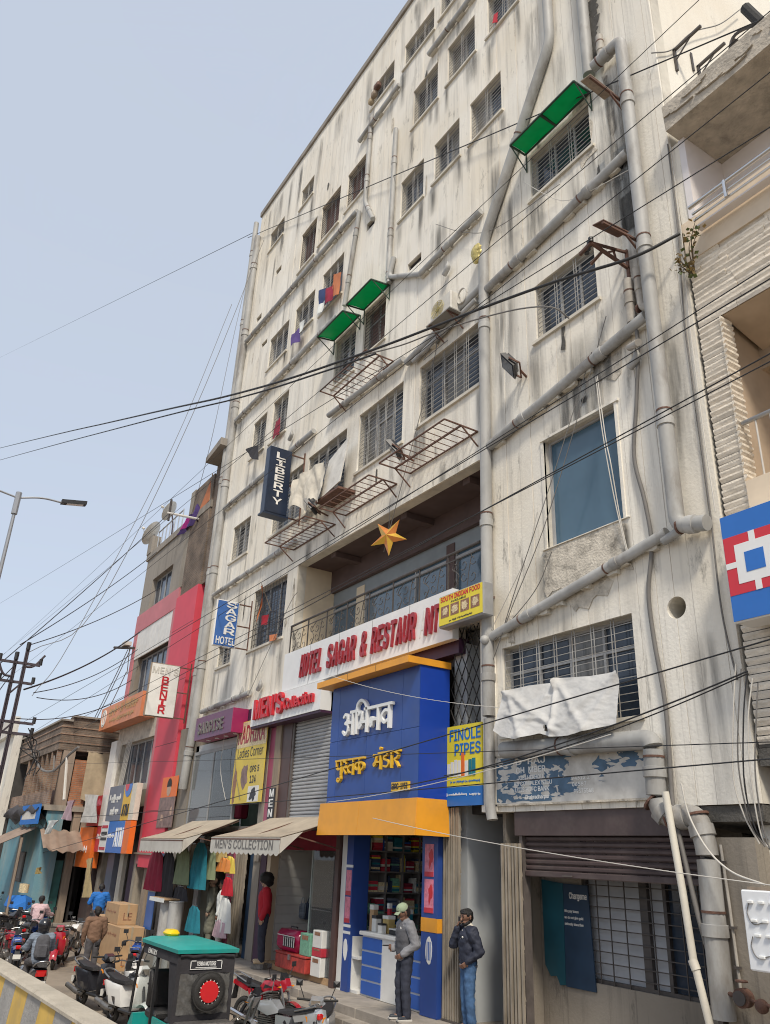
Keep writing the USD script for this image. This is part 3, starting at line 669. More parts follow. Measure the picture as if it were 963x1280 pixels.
for w in WIN + [BLUEW]:
    for xx in (w[0] - .02, w[1] + .02, rg.uniform(w[0], w[1])):
        if rg.random() < .8: hw = rg.uniform(.08, .3); stain(xx - hw, xx + hw, max(7.3, w[2] - rg.uniform(.7, 1.9)), w[2] - .08)
for i in range(60):
    xx = rg.uniform(XL + .4, XR - .4); hw = rg.uniform(.1, .45); z1 = (15.05, 11.4, 22.0, 18.4, 28.6, 28.6, 28.6, 25.2)[i % 8] - rg.uniform(0, .15); stain(xx - hw, xx + hw, z1 - rg.uniform(.8, 3.2), z1)
for xx, z0, z1, hw in ((-7.3, 13.4, 15.6, .5), (-7.15, 13.6, 15.3, .4), (-6.95, 12.0, 14.4, .3), (-7.3, 15.2, 17.7, .35), (-8.24, 14.5, 16.2, .2), (-8.5, 18.0, 19.8, .25), (-8.0, 10.7, 11.6, .5), (-7.2, 11.6, 17.8, .45), (-7.6, 12.6, 15.0, .4), (-7.0, 13.5, 17.6, .3), (-7.9, 8.2, 11.2, .3), (-7.5, 17.9, 21, .5), (-10.6, 11.0, 14.5, .3), (-8.9, 8.3, 10.8, .6), (-6.6, 8.4, 11.3, .35), (-10.2, 14.9, 17.0, .35), (-8.6, 9.9, 12.2, .5), (-9.6, 6.9, 8.2, .3), (-9.0, 4.1, 4.9, .3), (-6.6, 4.0, 6.2, .3)): stain(xx - hw, xx + hw, z0, z1)

# ---------------------------------------------------------------- restaurant balcony in the hotel front
bx0, bx1, bz0, bz1 = BALC
DEEP = 1.2
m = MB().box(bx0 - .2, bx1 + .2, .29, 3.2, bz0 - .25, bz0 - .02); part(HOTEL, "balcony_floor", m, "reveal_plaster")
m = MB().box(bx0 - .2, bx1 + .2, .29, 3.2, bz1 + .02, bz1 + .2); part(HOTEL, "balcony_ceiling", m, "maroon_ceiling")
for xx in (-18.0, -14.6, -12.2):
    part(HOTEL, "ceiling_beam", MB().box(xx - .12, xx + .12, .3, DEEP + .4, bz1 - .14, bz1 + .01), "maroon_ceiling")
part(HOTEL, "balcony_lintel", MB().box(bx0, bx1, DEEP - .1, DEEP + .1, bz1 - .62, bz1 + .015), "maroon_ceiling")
m = MB().box(bx0 - .2, bx0 - .005, .03, DEEP + .3, bz0 - .02, bz1 + .02); part(HOTEL, "balcony_end_wall", m, "cream_paint")
m = MB().box(bx1 + .005, bx1 + .2, .29, DEEP + .3, bz0 - .02, bz1 + .02); part(HOTEL, "balcony_end_wall", m, "cream_paint")
gw = part(HOTEL, "glass_front", MB().box(bx0, bx1, DEEP + .1, DEEP + .14, bz0, bz0 + .1), "window_frame")
edges = [bx0, bx0 + 1.3, bx0 + 1.75, bx0 + 4.1, bx0 + 5.4, bx0 + 5.75, bx0 + 7.0, bx1]
for i, (a, c) in enumerate(zip(edges[:-1], edges[1:])):
    dark = i in (1, 4)
    part(gw, "pillar" if dark else "pane", MB().box(a + .02, c - .02, DEEP + (.0 if dark else .1), DEEP + .13, bz0 + .1, bz1 - .77), "cream_paint" if i == 1 else "maroon_ceiling" if dark else "lobby_glass")
    if not dark: part(gw, "mullion", MB().box(a - .02, a + .02, DEEP + .04, DEEP + .15, bz0, bz1 - .77), "window_frame")
part(gw, "blind_panel", MB().box(bx0, bx1, DEEP + .02, DEEP + .09, bz1 - 1.02, bz1 - .625), "lintel_grey"); part(gw, "transom", MB().box(bx0, bx1, DEEP + .03, DEEP + .145, bz1 - 1.18, bz1 - 1.12), "window_frame")
# wrought railing
rz = 8.95
m = MB(); m.tube([(bx0, -.04, rz), (bx1, -.04, rz)], .03, 8); m.box(bx0, bx1, -.05, -.03, rz - .17, rz - .15); m.box(bx0, bx1, -.05, -.03, bz0 + .35, bz0 + .37)
rail = part(HOTEL, "railing", m, "grille_dark")
nb = 8
for i in range(nb):
    a = bx0 + (bx1 - bx0) * i / nb; c = bx0 + (bx1 - bx0) * (i + 1) / nb; g = MB(); wd = c - a
    g.box(a - .012, a + .012, -.055, -.025, bz0, rz)
    for s in (0, 1):
        for q in range(3):
            cx = a + wd * (.22 + .28 * q); z0_ = bz0 + .42
            th = np.linspace(0, 3.6 * np.pi / 2, 12); r = .03 + .09 * th / th[-1]
            zz = (z0_ + .14 + .3 * (q % 2)) if s == 0 else (rz - .30 - .28 * (q % 2))
            g.tube(np.c_[cx + r * np.cos(th) * (1 if s else -1), np.full(12, -.04), zz + r * np.sin(th)], .009, 4, caps=False)
        g.tube(polyline([(a + wd * (.1 + .5 * s), -.04, bz0 + .37), (a + wd * (.35 + .3 * s), -.04, bz0 + .65), (a + wd * (.2 + .5 * s), -.04, bz0 + .85), (a + wd * (.45 + .3 * s), -.04, rz - .16)], 5), .010, 4, caps=False)
    part(rail, "scroll_panel", g, "grille_dark", kind="stuff")

# ---------------------------------------------------------------- green rain shades
def shade(wl, wr, ol, orr, panels, label):
    A, B = onY(*wl, -.06), onY(*wr, -.06)
    z = (A[2] + B[2]) / 2; A[2] = B[2] = z
    C, D_ = onX(*ol, A[0]), onX(*orr, B[0])
    y = (C[1] + D_[1]) / 2; zz = (C[2] + D_[2]) / 2
    y = max(-1.1, min(-.45, y))
    A_, B_ = np.array([A[0], y, zz]), np.array([B[0], y, zz])
    t = thing("rain_shade", label, "window awning", (A + B) / 2, group=None)
    for i in range(panels):
        s0, s1 = i / panels + .012, (i + 1) / panels - .012
        P_ = np.array([[A + (B - A) * s + (A_ - A) * q + np.array([0, 0, .02 * math.sin(9 * s + 3 * q)]) for q in np.linspace(.03, .97, 5)] for s in np.linspace(s0, s1, 6)])
        part(t, "sheet", MB().grid(P_, .012), "green_sheet", smooth=30)
    f = MB()
    for p, q in ((A, B), (A_, B_), (A, A_), (B, B_)): f.bar(p - (0, 0, .02), q - (0, 0, .02), .035)
    for i in range(1, panels): f.bar(A + (B - A) * i / panels - (0, 0, .02), A_ + (B_ - A_) * i / panels - (0, 0, .02), .05)
    part(t, "frame", f, "awning_frame")
    for e, o in ((A, A_), (B, B_)):
        part(t, "strut", MB().bar(o, (e[0], -.03, e[2] - .5), .02).bar((e[0], -.035, e[2]), (e[0], -.035, e[2] - .52), .022), "awning_frame")
shade((657, 194), (737, 113), (639, 182), (716, 99), 2, "large two-panel green sheet rain shade beside the kinked upper pipe")
shade((417.3, 425.6), (450, 393), (396, 421), (429, 387), 1, "lower left of two neighbouring green rain shades at mid height")
shade((454.7, 389.8), (486.8, 352.4), (431.3, 383.5), (465.6, 344.6), 1, "upper right of two neighbouring green rain shades at mid height")

# ---------------------------------------------------------------- rusty iron racks below windows
def rack(wl, wr, ol, label, depth=None):
    A, B = onY(*wl, -.04), onY(*wr, -.04); z = (A[2] + B[2]) / 2
    C = onX(*ol, A[0]); y = max(-1.15, min(-.5, C[1])); t = thing("iron_rack", label, "rack", ((A[0] + B[0]) / 2, -.03, z), group="rusty iron racks under the hotel windows")
    m = MB()
    for yy in (-.04, y, y * .52): m.bar((A[0], yy, z), (B[0], yy, z), .035 if yy == y * .52 else .028)
    for xx in (A[0], B[0]): m.bar((xx, -.03, z), (xx, y, z), .028)
    part(t, "frame", m, "rust_iron")
    n = int(abs(B[0] - A[0]) / .22)
    for i in range(1, n):
        xx = A[0] + (B[0] - A[0]) * i / n; part(t, "crossbar", MB().bar((xx, -.03, z + .02), (xx, y, z + .02), .014), "rust_iron")
    for xx in (A[0], B[0]): part(t, "bracket", MB().bar((xx, -.03, z - .35), (xx, y * .5, z - .01), .025), "rust_iron")
rack((513, 592), (597, 539), (474, 581), "empty rusty rack right of the middle floodlight, above the balcony's right half")
rack((432, 646), (496, 603), (399, 639), "rusty rack with hanging rag, above the paper star")
rack((367, 688), (419, 655), (331, 682), "rusty rack below the black Liberty sign")
rack((433, 503), (492, 449), (400, 491), "rusty rack under the two green rain shades at mid height")

# ---------------------------------------------------------------- floodlights
def flood(px, py, off, label, aim=(-.55, -.55, -.62)):
    c = onY(px, py, -off); t = thing("floodlight", label, "floodlight", c, group="black floodlights on the hotel wall")
    d = np.array(aim) / np.linalg.norm(aim); s = np.cross(d, [0, 0, 1.0]); s /= np.linalg.norm(s); u = np.cross(s, d)
    def pt(a, b_, e): return c + s * a + u * b_ + d * e
    h = [pt(a, b_, .0) for a in (-.25, .25) for b_ in (-.2, .2)] + [pt(a, b_, -.1) for a in (-.21, .21) for b_ in (-.16, .16)]
    part(t, "housing", MB().hull(h), "black_plastic")
    part(t, "lens", MB().hull([pt(a, b_, e) for a in (-.21, .21) for b_ in (-.16, .16) for e in (.002, .012)]), "window_glass")
    f = MB()
    for i in range(7): q = -.16 + .32 * i / 6; f.bar(pt(q, -.14, -.12), pt(q, .14, -.12), .015, .06)
    part(t, "cooling_fins", f, "black_plastic")
    w = np.array([c[0] + .12, -.03, c[2] - .16])
    part(t, "bracket", MB().bar(pt(-.26, 0, -.05), pt(-.26, -.24, -.12), .03).bar(pt(.26, 0, -.05), pt(.26, -.24, -.12), .03).bar(pt(-.26, -.24, -.12), pt(.26, -.24, -.12), .03).bar(pt(0, -.24, -.12), w, .035), "rust_iron")
flood(635, 458, .4, "black floodlight below the barred window right of the middle pipe")
flood(491, 563, .55, "black floodlight between two rusty racks, over the balcony")
flood(387, 634, .55, "black floodlight beside the torn white cloth and the Liberty sign")

# ---------------------------------------------------------------- air conditioner outdoor unit
c = onY(556, 388, -.3)
t = thing("air_conditioner", "cream split air conditioner outdoor unit on brackets left of the middle pipe", "air conditioner", c)
part(t, "casing", MB().rbox(c[0] - .4, c[0] + .4, -.42, -.12, c[2] - .25, c[2] + .3, .03), "ac_white")
part(t, "drip_tray", MB().box(c[0] - .46, c[0] + .46, -.5, -.1, c[2] - .285, c[2] - .255), "ac_under")
g = MB()
for i in range(5): g.torus((c[0] - .1, -.435, c[2] + .03), (0, 1, 0), .05 + .045 * i, .006, 20, 4)
for i in range(8):
    a = i * np.pi / 4; g.bar((c[0] - .1, -.435, c[2] + .03), (c[0] - .1 + .23 * math.cos(a), -.435, c[2] + .03 + .23 * math.sin(a)), .008)
part(t, "fan_guard", g, "brass"); part(t, "fan_hub", MB().disc((c[0] - .1, -.425, c[2] + .03), (0, 1, 0), .07, .012), "black_plastic")
part(t, "bracket", MB().bar((c[0] - .35, -.03, c[2] - .3), (c[0] - .35, -.5, c[2] - .3), .03).bar((c[0] - .35, -.03, c[2] - .6), (c[0] - .35, -.45, c[2] - .31), .025), "rust_iron")
part(t, "bracket", MB().bar((c[0] + .35, -.03, c[2] - .3), (c[0] + .35, -.5, c[2] - .3), .03).bar((c[0] + .35, -.03, c[2] - .6), (c[0] + .35, -.45, c[2] - .31), .025), "rust_iron")
th = np.linspace(0, 2 * np.pi * 1.8, 36)
part(t, "hose_coil", MB().tube(np.c_[c[0] + .55 + .16 * np.cos(th), -.2 - .02 * th / 6, c[2] + .1 + .2 * np.sin(th)], .014, 6), "cable_white")
c = onY(598, 316, -.2)
t = thing("hanging_bag", "crumpled shiny yellow bag hung on the middle drain pipe", "bag", c)
m = trimesh.creation.icosphere(3, 1.0); v = np.asarray(m.vertices); v = v * (.19, .13, .27) * (1 + .5 * (meshkit.fbm(v * 2.6 + 4, 3)[:, None] - .5)); v[:, 2] *= 1 - .15 * (v[:, 2] > .1)
part(t, "sack", (v + c, m.faces), "brass"); part(t, "tie", MB().tube(polyline([c + (0, 0, .22), c + (.03, .05, .32), c + (.15, .08, .36)], 5), .008, 5), "cable_grey")

# ---------------------------------------------------------------- rusty lamp shades and cable bracket at the right
def plate(wall, tip, label, mat, wd=.3, name="sheet_bracket"):
    A = onY(*wall, -.03); B = onX(*tip, A[0]); B[1] = max(B[1], -1.0)
    t = thing(name, label, "bracket", A)
    s = np.array([wd / 2, 0, -.03]); up = np.array([0, 0, .02])
    part(t, "sheet", MB().hull([A + (0, -.35, 0) - s, A + (0, -.35, 0) + s, B - s, B + s, A + (0, -.35, 0) - s + up, A + (0, -.35, 0) + s + up, B - s + up, B + s + up]), mat)
    part(t, "arm", MB().bar(A + s * .8 - up * 2, B + s * .8 - up * 2, .04).bar(A + s * .8 + (0, 0, -.35), A + s * .8 + (0, -.45, -.04), .03), "rust_iron")
    part(t, "wall_bar", MB().bar(A + s * .8 + (0, 0, .1), A + s * .8 - (0, 0, .45), .04), "rust_iron")
plate((797, 304), (737, 272), "red-brown sheet metal bracket jutting from the damp wall near the right pipe", "rust_iron", .24)
plate((778, 132), (726, 93), "grey-brown sheet bracket jutting beside the large green rain shade", "wood_post", .24)
c = onY(772, 345, -.03); t = thing("cable_bracket", "rusty iron truss bracket holding the thick black cables", "bracket", c)
q1, q2, q3 = c + (.25, 0, .0), c + (.25, -.9, .1), c + (-.1, 0, -.25)
part(t, "truss", MB().bar(q1, q2, .05).bar(q1 + (0, 0, .35), q2, .04).bar(q1 + (0, 0, .4), q1 - (0, 0, .4), .05).bar(q1 + (0, -.3, .03), q1 + (0, -.35, .24), .03).bar(q1 + (0, -.55, .06), q1 + (0, -.3, .24), .03).bar(q2, q2 + (-.35, .1, .05), .05).bar(q2 + (0, .3, 0), q2 + (-.3, .3, -.1), .04), "rust_iron")
for i in range(4): part(t, "insulator", MB().disc(q2 + (-.08 * i, .05 * i, .06), (0, 0, 1), .045, .09, 10), "black_plastic")

# ---------------------------------------------------------------- blade signs, readable from the right
def blade(name, corners, attach, label, face, rim, parts_, thick=.22, arms=True):
    """corners: outer-top, wall-top, wall-bottom, outer-bottom on the face that looks to +x"""
    X = onY(*attach, -.05)[0] - .05
    C = [onX(*p, X) for p in corners]
    y0 = (C[0][1] + C[3][1]) / 2; y1 = min(-.05, (C[1][1] + C[2][1]) / 2); z1 = (C[0][2] + C[1][2]) / 2; z0 = (C[2][2] + C[3][2]) / 2
    t = thing(name, label, "sign", (X, -.03, (z0 + z1) / 2))
    part(t, "case", MB().rbox(X - thick, X - .012, y0, y1, z0, z1, .015), rim)
    part(t, "face", MB().box(X - .012, X - .002, y0 + .03, y1 - .03, z0 + .03, z1 - .03), face)
    for k, (txt, a, b_, c_, d, mat, nm) in enumerate(parts_):
        w, h = y1 - y0, z1 - z0
        part(t, nm, text_side(txt, y0 + a * w, y0 + b_ * w, z0 + c_ * h, z0 + d * h, X, .012), mat)
    m = MB()
    for zz in (z1 - .04, z0 + .04, (z0 + z1) / 2): m.bar((X - thick / 2, y1, zz), (X - thick / 2, -.02, zz), .035)
    m.bar((X - thick / 2, -.03, z0 - .1), (X - thick / 2, -.03, z1 + .15), .04)
    part(t, "mounting_arm", m, "rust_iron"); return t, X, y0, y1, z0, z1
L = [(c, .3, .72, 1 - .075 - .115 * (i + .82), 1 - .075 - .115 * i, "sign_white", "letter") for i, c in enumerate("LIBERTY")]
t, X, y0, y1, z0, z1 = blade("liberty_sign", [(338, 558), (366, 562), (359, 645), (331, 640)], (384, 572), "tall black projecting sign with thin white letters spelling LIBERTY", "sign_navy", "sign_navy", L, .3)
part(t, "lower_lip", MB().box(X - .32, X + .02, y0 - .05, y1 + .04, z0 - .06, z0 - .004), "sign_navy")
L = [(c, .42, .9, .98 - .145 * (i + .93), .98 - .145 * i, "letter_white", "letter") for i, c in enumerate("SAGAR")] + [("HOTEL", .12, .96, .05, .21, "letter_white", "lettering")]
blade("sagar_hotel_sign", [(273, 748), (301, 754), (293, 811), (265, 806)], (316, 757), "blue projecting sign with white letters SAGAR HOTEL", "hotel_blue", "sign_white", L, .1)
L = [("MEN'S", .06, .94, .8, .93, "cable_white", "lettering")] + [(c, .42, .66, .76 - .14 * (i + .96), .76 - .14 * i, "letter_bright_red", "letter") for i, c in enumerate("BENIR")]
blade("mens_wear_sign", [(190, 828), (226, 832), (218, 898), (180, 895)], (240, 835), "dirty white projecting sign reading MEN'S over a column of red letters", "sign_white", "wood_post", L, .14)

# ---------------------------------------------------------------- sign boards over the shops
HB = rect((370, 816.8), (577, 800), -.16); hx0, hx1 = -19.45, -12.0; hz0, hz1 = 7.12, 8.13
t = thing("hotel_sign_board", "long white sign board with red letters HOTEL SAGAR & RESTAURANT, one A faded", "sign", ((hx0 + hx1) / 2, 0, hz0))
part(t, "board", MB().box(hx0, hx1, -.2, -.05, hz0, hz1), "white_acm")
for xx in np.linspace(hx0, hx1, 6)[1:-1]: part(t, "joint", MB().box(xx - .006, xx + .006, -.203, -.199, hz0 + .01, hz1 - .01), "cable_grey")
word = [("HOTEL", 376, 417), ("SAGAR", 409, 0)]
lx = [onY(p, 820, -.2)[0] for p in (377, 408.5, 411, 453, 454.5, 462, 465, 523)]
lz0, lz1 = 7.34, 7.90
runs = [("HOTEL", 376.5, 406), ("SAGAR", 409, 447), ("&", 450, 461), ("RESTAUR", 463.5, 521)]
for txt, pa, pb in runs:
    a, c_ = onY(pa, 830, -.2)[0], onY(pb, 790, -.2)[0]
    wd = (c_ - a) / len(txt)
    for i, ch in enumerate(txt): part(t, "letter", text_on(ch, a + wd * i + .03, a + wd * (i + .86), lz0, lz1 + .02, -.2, .06, shear=.12), "letter_red")
for ch, pa, pb, mat in (("A", 523, 531, "slat_panel"), ("N", 531, 541, "letter_red"), ("T", 541.5, 548.5, "letter_red")):
    part(t, "letter", text_on(ch, onY(pa, 800, -.2)[0] + .04, onY(pb, 790, -.2)[0], lz0, lz1, -.2, .06 if mat != "slat_panel" else .008, shear=.12), mat)
# food light box
c = [onY(548.5, 745, -.45), onY(604, 727, -.45), onY(611, 766, -.45), onY(549, 785, -.45)]
x0, x1, z0, z1 = c[0][0], c[1][0], (c[2][2] + c[3][2]) / 2, (c[0][2] + c[1][2]) / 2
t = thing("food_sign", "yellow light box sign reading SOUTH INDIAN FOOD with four dish pictures", "sign", ((x0 + x1) / 2, -.2, z0))
part(t, "case", MB().rbox(x0, x1, -.44, -.2, z0, z1, .02), "window_frame")
part(t, "face", MB().box(x0 + .03, x1 - .03, -.452, -.441, z0 + .04, z1 - .03), "sign_yellow")
part(t, "lettering", text_on("SOUTH INDIAN FOOD", x0 + .08, x1 - .08, z0 + .78 * (z1 - z0), z0 + .94 * (z1 - z0), -.452, .006), "letter_bright_red")
part(t, "lettering", text_on("AVAILABLE", x0 + .4, x1 - .5, z0 + .68 * (z1 - z0), z0 + .74 * (z1 - z0), -.452, .004), "letter_dark")
for i in range(4):
    a = x0 + .09 + (x1 - x0 - .14) * i / 4; w_ = (x1 - x0 - .18) / 4 - .04
    p_ = part(t, "dish_picture", MB().box(a, a + w_, -.456, -.4525, z0 + .28 * (z1 - z0), z0 + .64 * (z1 - z0)), "food_brown")
    part(p_, "dish", MB().prism(blob(a + w_ / 2, z0 + .46 * (z1 - z0), w_ * .7, .26 * (z1 - z0), 70 + i), -.459, -.4565), "food_cream")
part(t, "lettering", marks(x0 + .35, x1 - .3, z0 + .1 * (z1 - z0), z0 + .17 * (z1 - z0), -.452, 1), "letter_dark")
part(t, "mounting_arm", MB().bar((x0 + .2, -.21, z1 - .2), (x0 + .2, -.0, z1 - .2), .04).bar((x1 - .2, -.21, z1 - .2), (x1 - .2, .0, z1 - .2), .04), "rust_iron")
# MEN'S Collection board
mx0, mx1, mz0, mz1 = -21.02, -17.0, 6.37, 7.06
t = thing("mens_collection_sign", "white shop board with raised red letters MEN'S Collection", "sign", ((mx0 + mx1) / 2, 0, mz0))
part(t, "board", MB().box(mx0, mx1, -.32, -.02, mz0, mz1), "white_acm")
part(t, "lettering", text_on("MEN'S", -20.72, -18.95, mz0 + .14, mz1 + .0, -.32, .09), "letter_bright_red")
part(t, "lettering", text_on("Collection", -18.9, -17.3, mz0 + .2, mz0 + .5, -.32, .07), "letter_bright_red")
part(t, "soffit", MB().box(mx0, mx1, -.3, 1.0, mz0 - .06, mz0 - .004), "dark_purple")
for i in range(4): part(t, "soffit_lamp", MB().disc((mx0 + .6 + i * .9, .15, mz0 - .068), (0, 0, 1), .06, .012), "led_white")

# ---------------------------------------------------------------- blue bookshop tower sign
zt, zb = 7.02, 4.38
fr = -1.0
FX = lambda p, y: onY(*p, y)[0]
# depth of the box from the width of its right flank
ex = onY(526, 840, 0)
def solve_y(front, back_y, back):
    Xb = onY(*back, back_y)[0]; return onX(*front, Xb)[1]
fy = solve_y((526, 840), -.02, (564, 842)); fy = max(-1.3, min(-.45, fy))
tx0, tx1 = onY(409, 990, fy)[0], onY(525, 870, fy)[0]
zt = onY(424, 860, fy)[2]; zb = onY(521, 998, fy)[2]
t = thing("bookshop_sign_tower", "tall blue panel sign of the bookshop with raised white and yellow Devanagari lettering", "sign", ((tx0 + tx1) / 2, 0, zb))
cols = [tx0, tx0 + (tx1 - tx0) * .1, tx0 + (tx1 - tx0) * .45, tx0 + (tx1 - tx0) * .83, tx1]
rows = [zb, zb + (zt - zb) * .52, zt]
for a, c_ in zip(cols[:-1], cols[1:]):
    for e, g in zip(rows[:-1], rows[1:]):
        part(t, "panel", MB().box(a + .004, c_ - .004, fy, fy + .04, e + .004, g - .004), "acm_blue")
part(t, "core", MB().box(tx0 + .01, tx1 - .02, fy + .041, -.03, zb, zt - .01), "dark_joint")
part(t, "side_panel", MB().box(tx1 - .018, tx1 - .002, fy + .012, -.04, zb + .004, zt), "acm_blue_deep")
cz = zt - .03; part(t, "cornice", MB().box(tx0 - .22, tx1 + .03, fy - .3, -.03, zt + .002, zt + .13), "acm_orange")
for xx in np.linspace(tx0, tx1, 4)[1:-1]: part(t, "cornice_joint", MB().box(xx - .004, xx + .004, fy - .304, fy - .299, zt + .004, zt + .128), "letter_dark")
# Devanagari letters drawn as strokes: unit height 1 at the head line
DEV = {
 "a": ([[(.05, .84), (.2, .95), (.38, .86), (.37, .64), (.2, .55)], [(.2, .55), (.43, .48), (.44, .22), (.24, .06), (.02, .2)], [(.36, .55), (.82, .55)], [(.82, 0), (.82, 1)], [(.6, 1), (1.0, 1)]], 1.0),
 "i": ([[(.14, 0), (.14, 1)], [(.14, 1.0), (.2, 1.28), (.5, 1.42), (.82, 1.28), (.98, 1.0)], [(0, 1), (.28, 1)]], .28),
 "bh": ([[(.1, .82), (.2, .92), (.32, .84), (.3, .62), (.22, .46)], [(.22, .46), (.1, .36), (.18, .24), (.3, .34), (.26, .46), (.72, .46)], [(.72, 0), (.72, 1)], [(.05, .86), (.12, .96)], [(.5, 1), (.9, 1)]], .9),
 "n": ([[(.22, .48), (.72, .48)], [(.3, .56), (.16, .54), (.14, .4), (.28, .38), (.32, .5), (.26, .28), (.2, .22)], [(.72, 0), (.72, 1)], [(0, 1), (.9, 1)]], .9),
 "v": ([[(.68, .72), (.4, .76), (.16, .6), (.16, .4), (.38, .26), (.68, .38)], [(.68, 0), (.68, 1)], [(0, 1), (.9, 1)]], .9),
 "p": ([[(.16, 1), (.16, .66), (.26, .48), (.5, .44), (.68, .5)], [(.68, 0), (.68, 1)], [(0, 1), (.88, 1)]], .88),
 "u": ([[(-.2, 0), (-.18, -.16), (-.36, -.34), (-.58, -.26), (-.52, -.14)]], 0.0),
 "s": ([[(.1, .9), (.36, .84), (.34, .6), (.1, .5)], [(.1, .5), (.42, .1)], [(.24, .52), (.55, .52)], [(0, 1), (.55, 1)]], .5),
 "t": ([[(.66, .62), (.36, .62), (.14, .48), (.16, .26), (.34, .16)], [(.66, 0), (.66, 1)], [(0, 1), (.84, 1)]], .84),
 "k": ([[(.5, .7), (.3, .76), (.1, .58), (.14, .36), (.34, .3), (.5, .46)], [(.5, .6), (.74, .72), (.96, .56), (.92, .34), (.76, .24)], [(.5, 0), (.5, 1)], [(0, 1), (1.02, 1)]], 1.02),
 "am": ([[(-.2, 1.3), (-.19, 1.3)]], 0.0),
 "d": ([[(.46, 1), (.46, .82), (.22, .78), (.18, .6), (.48, .5), (.62, .32), (.46, .12), (.14, .18)], [(0, 1), (.7, 1)]], .7),
 "aa": ([[(.14, 0), (.14, 1)], [(0, 1), (.3, 1)]], .3),
 "r": ([[(.12, .98), (.42, .84), (.38, .6), (.14, .52)], [(.14, .52), (.52, .02)], [(0, 1), (.6, 1)]], .6)}
def deva(keys, x0, x1, z0, z1, y, mat, th, wdt=.13, shear=0.0):
    """each word: letters joined by the head line; one part per letter"""
    tot = sum(DEV[k][1] for k in keys); sx = (x1 - x0) / tot; sz = z1 - z0; at = 0
    for k in keys:
        ln = []
        for st in DEV[k][0]:
            q = polyline([(px_, 0, pz_) for px_, pz_ in st], 5) if len(st) > 2 else np.array([(px_, 0, pz_) for px_, pz_ in st])
            ln.append(LineString(np.c_[x0 + (at + q[:, 0]) * sx, z0 + q[:, 2] * sz]).buffer(wdt * sz * (.5 if k != "am" else .8), quad_segs=3, cap_style="flat" if len(st) == 2 and k != "am" else "round"))
        part(t, "letter", MB().prism(unary_union(ln).simplify(.004), y - th, y), mat)
        at += DEV[k][1]
lx0, lx1 = onY(433, 900, fy)[0], onY(494, 885, fy)[0]; lz1_, lz0_ = onY(434, 893, fy)[2], onY(434, 921, fy)[2]
deva(["a", "i", "bh", "n", "v"], lx0, lx1, lz0_, lz1_, fy - .002, "letter_white", .08, .125)
lx0, lx1 = onY(422, 955, fy)[0], onY(458, 950, fy)[0]; lz1_, lz0_ = onY(424, 952, fy)[2], onY(425, 971, fy)[2]
deva(["p", "u", "s", "t", "k"], lx0, lx1, lz0_, lz1_, fy - .002, "letter_yellow", .06, .12)
lx0, lx1 = onY(469, 945, fy)[0], onY(503, 940, fy)[0]; lz1_, lz0_ = onY(470, 943, fy)[2], onY(470, 963, fy)[2]
deva(["bh", "am", "d", "aa", "r"], lx0, lx1, lz0_, lz1_, fy - .002, "letter_yellow", .06, .12)
a = rect((492, 980), (513, 988), fy)
pl = part(t, "number_plate", MB().box(a[0], a[1], fy - .05, fy - .002, a[2], a[3] + .02), "letter_yellow")
part(pl, "lettering", text_on("EBRC-1952", a[0] + .02, a[1] - .02, a[2] + .03, a[3] - .0, fy - .05, .006), "letter_dark")
# orange flared hood over the bookshop
oz1 = onY(460, 1001, fy)[2]; oz0 = onY(460, 1044, fy - .05)[2]
ox0, ox1 = onY(400, 1020, fy)[0], tx1
t = thing("orange_hood", "bright orange flared panel hood over the bookshop front", "shop canopy", ((ox0 + ox1) / 2, 0, oz0))
fo = .05
for i in range(2):
    a, c_ = ox0 + (ox1 - ox0) * i * .45, (ox0 + (ox1 - ox0) * .45 if i == 0 else ox1)
    lo0 = a - (fo if i == 0 else 0) * .1; lo1 = c_ + (fo if i else 0) * .1
    part(t, "panel", MB().hull([(a + .004, fy - .01, oz1), (c_ - .004, fy - .01, oz1), (lo0 + .004, fy - fo, oz0), (lo1 - .004, fy - fo, oz0), (a + .004, fy + .03, oz1), (c_ - .004, fy + .03, oz1), (lo0 + .004, fy - fo + .04, oz0), (lo1 - .004, fy - fo + .04, oz0)]), "acm_orange")
part(t, "side_panel", MB().hull([(ox1 + .005, fy, oz1), (ox1 + .005, -.06, oz1), (ox1 + fo * .5, fy - fo, oz0), (ox1 + fo, -.06, oz0), (ox1 - .02, fy, oz1), (ox1 - .02, -.06, oz1), (ox1 + fo * .5 - .03, fy - fo + .01, oz0), (ox1 + fo - .03, -.06, oz0)]), "acm_orange")
part(t, "soffit", MB().box(ox0, ox1, fy - fo + .05, -.02, oz0 + .03, oz0 + .05), "brown_post")

# ---------------------------------------------------------------- pipe advertisement
x0, x1, z0, z1 = rect((553, 912), (604.5, 1007), -.07); z0, z1 = 4.1, 5.49
t = thing("pipe_advert", "yellow and blue sheet sign reading FINOLEX PIPES with pictured pipes", "sign", ((x0 + x1) / 2, 0, z0))
part(t, "sheet", MB().box(x0, x1, -.09, -.062, z0 + .32, z1), "sign_yellow"); part(t, "blue_band", MB().box(x0, x1, -.091, -.061, z0, z0 + .32), "sign_blue")
part(t, "lettering", text_on("FINOLE", x0 + .27, x1 - .03, z1 - .27, z1 - .06, -.091, .006), "sign_blue"); part(t, "lettering", text_on("PIPES", x0 + .42, x1 - .03, z1 - .53, z1 - .32, -.091, .006), "sign_blue")
for i, (mt, h) in enumerate((("paper_white", .34), ("paper_white", .38), ("paper_white", .42), ("paper_white", .4), ("orange_bright", .56), ("paper_white", .38), ("cloth_teal", .40), ("cloth_teal", .42))):
    part(t, "pictured_pipe", MB().box(x0 + .2 + i * .105, x0 + .285 + i * .105, -.095 - .001 * i, -.0905, z0 + .5, z0 + .46 + h * .78), mt)
